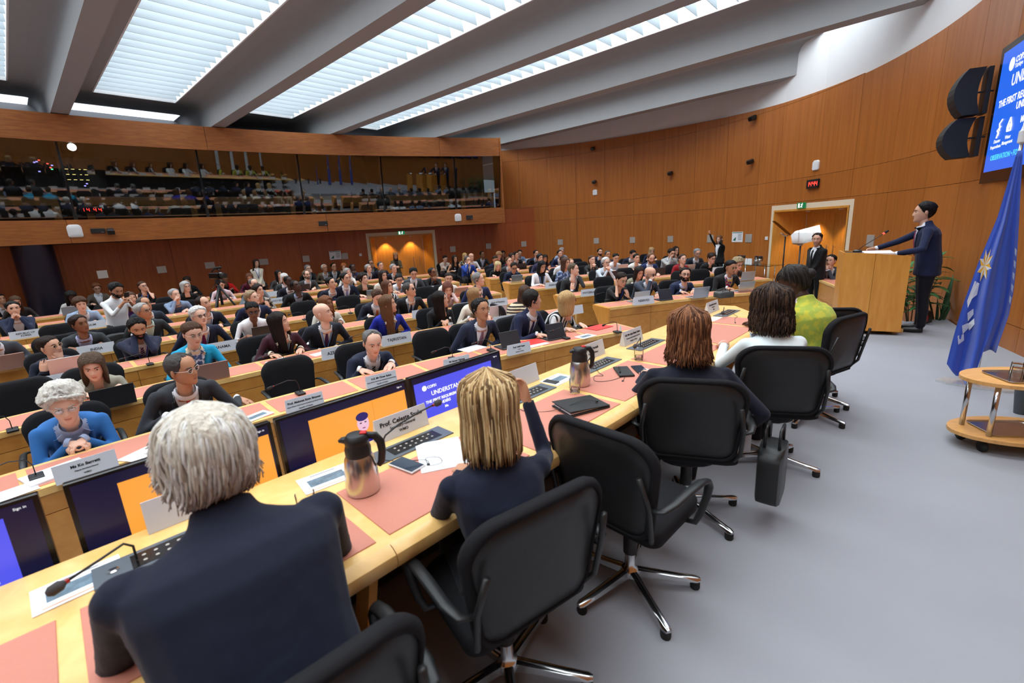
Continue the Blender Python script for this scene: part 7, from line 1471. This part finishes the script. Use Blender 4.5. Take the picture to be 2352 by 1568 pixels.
def access_point(M, label, s=.22):
    d = thing('access_point', label, 'access point', M); o = rrect(s, s*1.1, s*.3); o = o-o.mean(0); mb = MB(); rg = lambda k, y: [(x*k, y, z*k) for x, z in o]
    mb.loft([rg(1, 0), rg(1, -.02), rg(.9, -.035), rg(.4, -.04), rg(.05, -.04)]); mb.build('shell', M_white, d, 40); mb = MB(); mb.ell((0, -.04, -s*.3), (.006, .003, .006), 8, 5); mb.build('status_light', emis('led_blue', (.2, .4, 1, 1), 2), d); return d
def booth_M(px, py, r=RB-.03): q = hit_circ(px, py, *PC, r); return face_frame(q, q[:2]-PC)
access_point(booth_M(172, 531), 'white access point on the booth parapet at left', .30); access_point(booth_M(1052, 500), 'white access point at right end of booth parapet', .26); access_point(wall_M(1875, 380), 'white access point above the red clock', .22); access_point(wall_M(1367, 442), 'white access point on the middle of right wall', .2)
def blackbox(M, label, w_, h_, t_):
    d = thing('wall_sensor', label, 'sensor box', M); mb = MB(); mb.box((0, -t_/2, 0), (w_, t_, h_), bev=.008); mb.build('case', M_black, d); mb = MB(); mb.box((w_*.3, -t_-.001, -h_*.3), (w_*.2, .002, h_*.06)); mb.build('mark', M_plate, d); return d
blackbox(booth_M(225, 530), 'flat black box on the booth parapet at left', .30, .13, .04); blackbox(booth_M(742, 513), 'flat black box on the middle of booth parapet', .30, .15, .04); blackbox(booth_M(1078, 499), 'flat black box at right end of booth parapet', .26, .16, .04)
def spotcam(M, label, s=1.0):
    d = thing('wall_camera', label, 'camera', M @ Sc(s, s, s)); mb = MB(); mb.box((0, -.03, 0), (.09, .06, .12), bev=.008); mb.build('bracket', M_black, d); mb = MB(); mb.M = T(0, -.12, -.02) @ Rx(.35); mb.box((0, 0, 0), (.16, .18, .14), bev=.02); mb.build('housing', M_black, d); mb = MB(); mb.M = T(0, -.12, -.02) @ Rx(.35) @ T(0, -.095, 0) @ Rx(math.pi/2); mb.lathe([(.05, -.01), (.05, .015), (.03, .016)], 14); mb.build('lens', M_smoke, d); return d
spotcam(booth_M(253, 530), 'black dome camera on the booth parapet')
for px, py, lab in ((1364, 341, 'black spot fixture high on the right wall by booth'), (1735, 270, 'black spot fixture highest on the right wall'), (1543, 397, 'small black camera in the middle of right wall'), (1729, 370, 'black camera left of the white access point'), (1367, 417, 'small black camera above the middle access point')): spotcam(wall_M(px, py), lab, .85 if py > 300 else .95)
q, _ = hit_wall(1012, 573); mb = MB(); mb.ell((0, -.01, 0), (.04, .02, .04), 12, 7); tag(mb.build('call_point', mat('alarm_red', srgb(140, 20, 16), .4), None, True, wall_M(1012, 573)), 'small red alarm point right of the rear door', 'alarm')
# dark column under the booth
q = hit_circ(95, 640, *PC, RB+.35); col = thing('round_column', 'dark blue-black round column at the left under the booths', 'column', T(q[0], q[1], 0)); mb = MB(); mb.lathe([(.40, 0), (.40, 2.42)], 28); mb.build('shaft', mat('column_dark', srgb(16, 16, 30), .35), col, 40); mb = MB(); mb.lathe([(.42, 0), (.42, .1)], 28); mb.build('skirting', M_dark, col, 40)
# ------------------------------------------------------------------ booth equipment
q = hit_circ(165, 338, *PC, RB+.9); pj = thing('projector', 'bright projector behind the booth glass', 'projector', face_frame(q, q[:2]-PC)); mb = MB(); mb.box((0, .22, 0), (.45, .4, .2), bev=.02); mb.build('case', M_black, pj); mb = MB(); mb.M = Rx(math.pi/2); mb.lathe([(.11, -.02), (.11, .03), (.095, .03)], 20); mb.build('lens_barrel', M_black, pj); mb = MB(); mb.M = Rx(math.pi/2); mb.lathe([(.092, .0305), (.092, .033)], 20); mb.build('lens', emis('projector_lamp', (.86, .92, 1, 1), 60), pj)
mb = MB(); mb.box((0, .22, -.45), (.06, .06, .7)); mb.build('stand', M_black, pj)
q = hit_circ(150, 400, *PC, RB+1.2); rk = thing('equipment_rack', 'rack with small coloured lamps behind the booth glass', 'rack', face_frame(q, q[:2]-PC)); mb = MB(); mb.box((0, .2, -.35), (1.6, .4, 1.6)); mb.build('cabinet', M_bdark, rk)
for x, z, c_ in [(-.55, .28, 'b'), (-.50, .30, 'b'), (-.45, .34, 'r'), (-.30, .26, 'r'), (-.22, .22, 'b'), (-.24, .12, 'g'), (-.26, .16, 'r'), (-.5, .05, 'b'), (.35, -.30, 'b'), (.40, -.24, 'b')]+[(.05+.13*i, .14-.14*j, 'y') for i in range(4) for j in range(3)]:
    mb = MB(); mb.box((x, -.004, z), (.07 if c_ == 'y' else .045, .008, .012 if c_ == 'y' else .03)); mb.build('lamp', emis('lamp_'+c_, {'b': (.35, .3, 1, 1), 'r': (1, .1, .08, 1), 'g': (.1, 1, .4, 1), 'y': (1, .75, .25, 1)}[c_], 2.5), rk)
for px, py, lab in ((978, 432, 'small desk lamp in the rightmost booths'), (700, 425, 'small desk lamp in the middle booth'), (1068, 430, 'small desk lamp at the end booth')):
    q = hit_circ(px, py, *PC, RB+.75); d = thing('desk_lamp', lab, 'lamp', T(q[0], q[1], 3.65)); mb = MB(); mb.lathe([(.06, 0), (.06, .02), (.01, .03)], 14); mb.build('foot', M_black, d); mb = MB(); mb.tube([(0, 0, .02), (.02, 0, .25), (-.1, -.05, .42)], .008, 6); mb.build('arm', M_black, d, True); mb = MB(); mb.ell((-.13, -.06, .42), (.06, .04, .025), 10, 6); mb.build('shade', M_black, d, True)
for px, py, lab in ((470, 430, 'booth monitor in the second bay'), (1010, 432, 'booth monitor in the fourth bay'), (1090, 425, 'booth monitor in the end bay'), (880, 430, 'booth monitor right of the middle bay')):
    q = hit_circ(px, py, *PC, RB+.8); d = thing('booth_monitor', lab, 'monitor', face_frame((q[0], q[1], 3.65), q[:2]-PC)); mb = MB(); mb.box((0, 0, .22), (.48, .03, .28), bev=.005); mb.build('casing', M_smoke, d); mb = MB(); mb.box((0, .03, .04), (.2, .1, .08)); mb.build('stand', M_black, d)
# ------------------------------------------------------------------ video camera on tripod
q = at(497, 632, 1.46); tp = thing('video_camera', 'video camera on a black tripod among the left rows', 'camera', T(q[0], q[1], 0) @ Rz(math.atan2(SPK[1]-q[1], SPK[0]-q[0])-math.pi/2))
for k in range(3): a = k*2.094+.3; mb = MB(); mb.tube([(0, 0, 1.22), (.30*math.cos(a), .30*math.sin(a), .62), (.46*math.cos(a), .46*math.sin(a), .02)], [.026, .022, .016], 8); mb.build('tripod_leg', M_black, tp, True)
mb = MB(); mb.tube([(0, 0, .75), (0, 0, 1.30)], .03, 10); mb.build('centre_column', M_black, tp, True); mb = MB(); mb.lathe([(.05, 1.26), (.06, 1.30), (.05, 1.36)], 14); mb.build('fluid_head', M_black, tp, 40); mb = MB(); mb.tube([(-.03, -.05, 1.32), (-.14, -.42, 1.12)], .012, 8); mb.build('pan_handle', M_black, tp, True)
mb = MB(); mb.box((0, -.02, 1.45), (.13, .30, .15), bev=.02); mb.build('camera_body', M_smoke, tp); mb = MB(); mb.M = T(0, .14, 1.45) @ Rx(-math.pi/2); mb.lathe([(.05, 0), (.055, .08), (.065, .10), (.06, .14)], 16); mb.build('lens', M_black, tp, 40); mb = MB(); mb.tube([(0, -.13, 1.54), (0, -.05, 1.60), (0, .10, 1.60), (0, .14, 1.54)], .016, 8); mb.build('top_handle', M_black, tp, True); mb = MB(); mb.tube([(.03, .02, 1.63), (.03, .22, 1.64)], [.022, .03], 10); mb.build('shotgun_mic', M_rubber, tp, True); mb = MB(); mb.box((-.14, -.02, 1.47), (.02, .13, .09)); mb.build('flip_screen', M_smoke, tp)
# ------------------------------------------------------------------ glass table with coffee things
A_ = at(1650, 604, DZ)[:2]; B_ = at(1764, 611, DZ)[:2]; ed = (B_-A_)/np.linalg.norm(B_-A_); nd = np.array([-ed[1], ed[0]]); nd = nd if nd[0] > 0 else -nd; LT = np.linalg.norm(B_-A_)
gt = thing('glass_table', 'long glass-topped side table by the right wall', 'table'); q5 = lambda u, v, z: np.array([*(A_+ed*u+nd*v), z])
mb = MB(); mb.slab([[q5(0, 0, DZ-.015), q5(LT, 0, DZ-.015)], [q5(0, .5, DZ-.015), q5(LT, .5, DZ-.015)]], (0, 0, .015)); mb.build('glass_top', glassy('green_glass', (.55, .72, .66, 1), .25), gt)
for u in (.15, LT*.55, LT-.15):
    for v in (.06, .44): mb = MB(); mb.tube([q5(u, v, 0), q5(u, v, DZ-.015)], .014, 8); mb.build('leg', M_chrome, gt, True)
mb = MB(); mb.tube([q5(.15, .25, DZ-.03), q5(LT-.15, .25, DZ-.03)], .015, 8); mb.build('rail', M_chrome, gt, True)
SM = lambda u, v: T(*q5(u, v, DZ+.001))
for i, (px, lab) in enumerate(((1690, 'first steel jug from the left on the glass table'), (1699, 'second steel jug from the left on the glass table'), (1730, 'third steel jug from the left on the glass table'), (1739, 'rightmost steel jug on the glass table'))):
    u = LT*(px-1650)/(1764-1650); thermos(SM(u*.92, .26) @ Rz(2+i), lab)
for i, px in enumerate((1709, 1715, 1720)):
    u = LT*(px-1650)/(1764-1650); d = thing('cup_stack', f'stack of white paper cups on the glass table, {["left", "middle", "right"][i]} of three', 'cups', SM(u*.92, .22), 'stacks of cups')
    cm = MB(); cm.lathe([(.038, 0), (.028, .09), (.026, .09)], 14); cme = cm.mesh('cup', M_white, 40)
    for k in range(6): put(cme, 'cup', d, T(0, 0, .014*k))
bottle(SM(LT*.70, .15), 'clear water bottle before the jugs on glass table', .2)
p = at(1418, 757, ZT); mb = MB(); mb.lathe([(.014, 0), (.014, .045), (.006, .06), (.006, .075)], 12); tag(mb.build('dropper_bottle', M_white, None, 40, T(*at(1425, 760, ZT))), 'tiny white bottle at the right end of front desk', 'bottle')
# ------------------------------------------------------------------ lettering becomes mesh, helper removed
C.objects.unlink(_tmp); bpy.data.objects.remove(_tmp)
bpy.context.view_layer.update(); _dg = bpy.context.evaluated_depsgraph_get()
for o in [o for o in C.objects if o.type == 'FONT']:
    me = bpy.data.meshes.new_from_object(o.evaluated_get(_dg)); par, mw, nm = o.parent, o.matrix_basis.copy(), o.name
    ma = o.data.materials[0]; bpy.data.objects.remove(o); me.materials.clear(); me.materials.append(ma)
    put(me, 'lettering', par, mw)
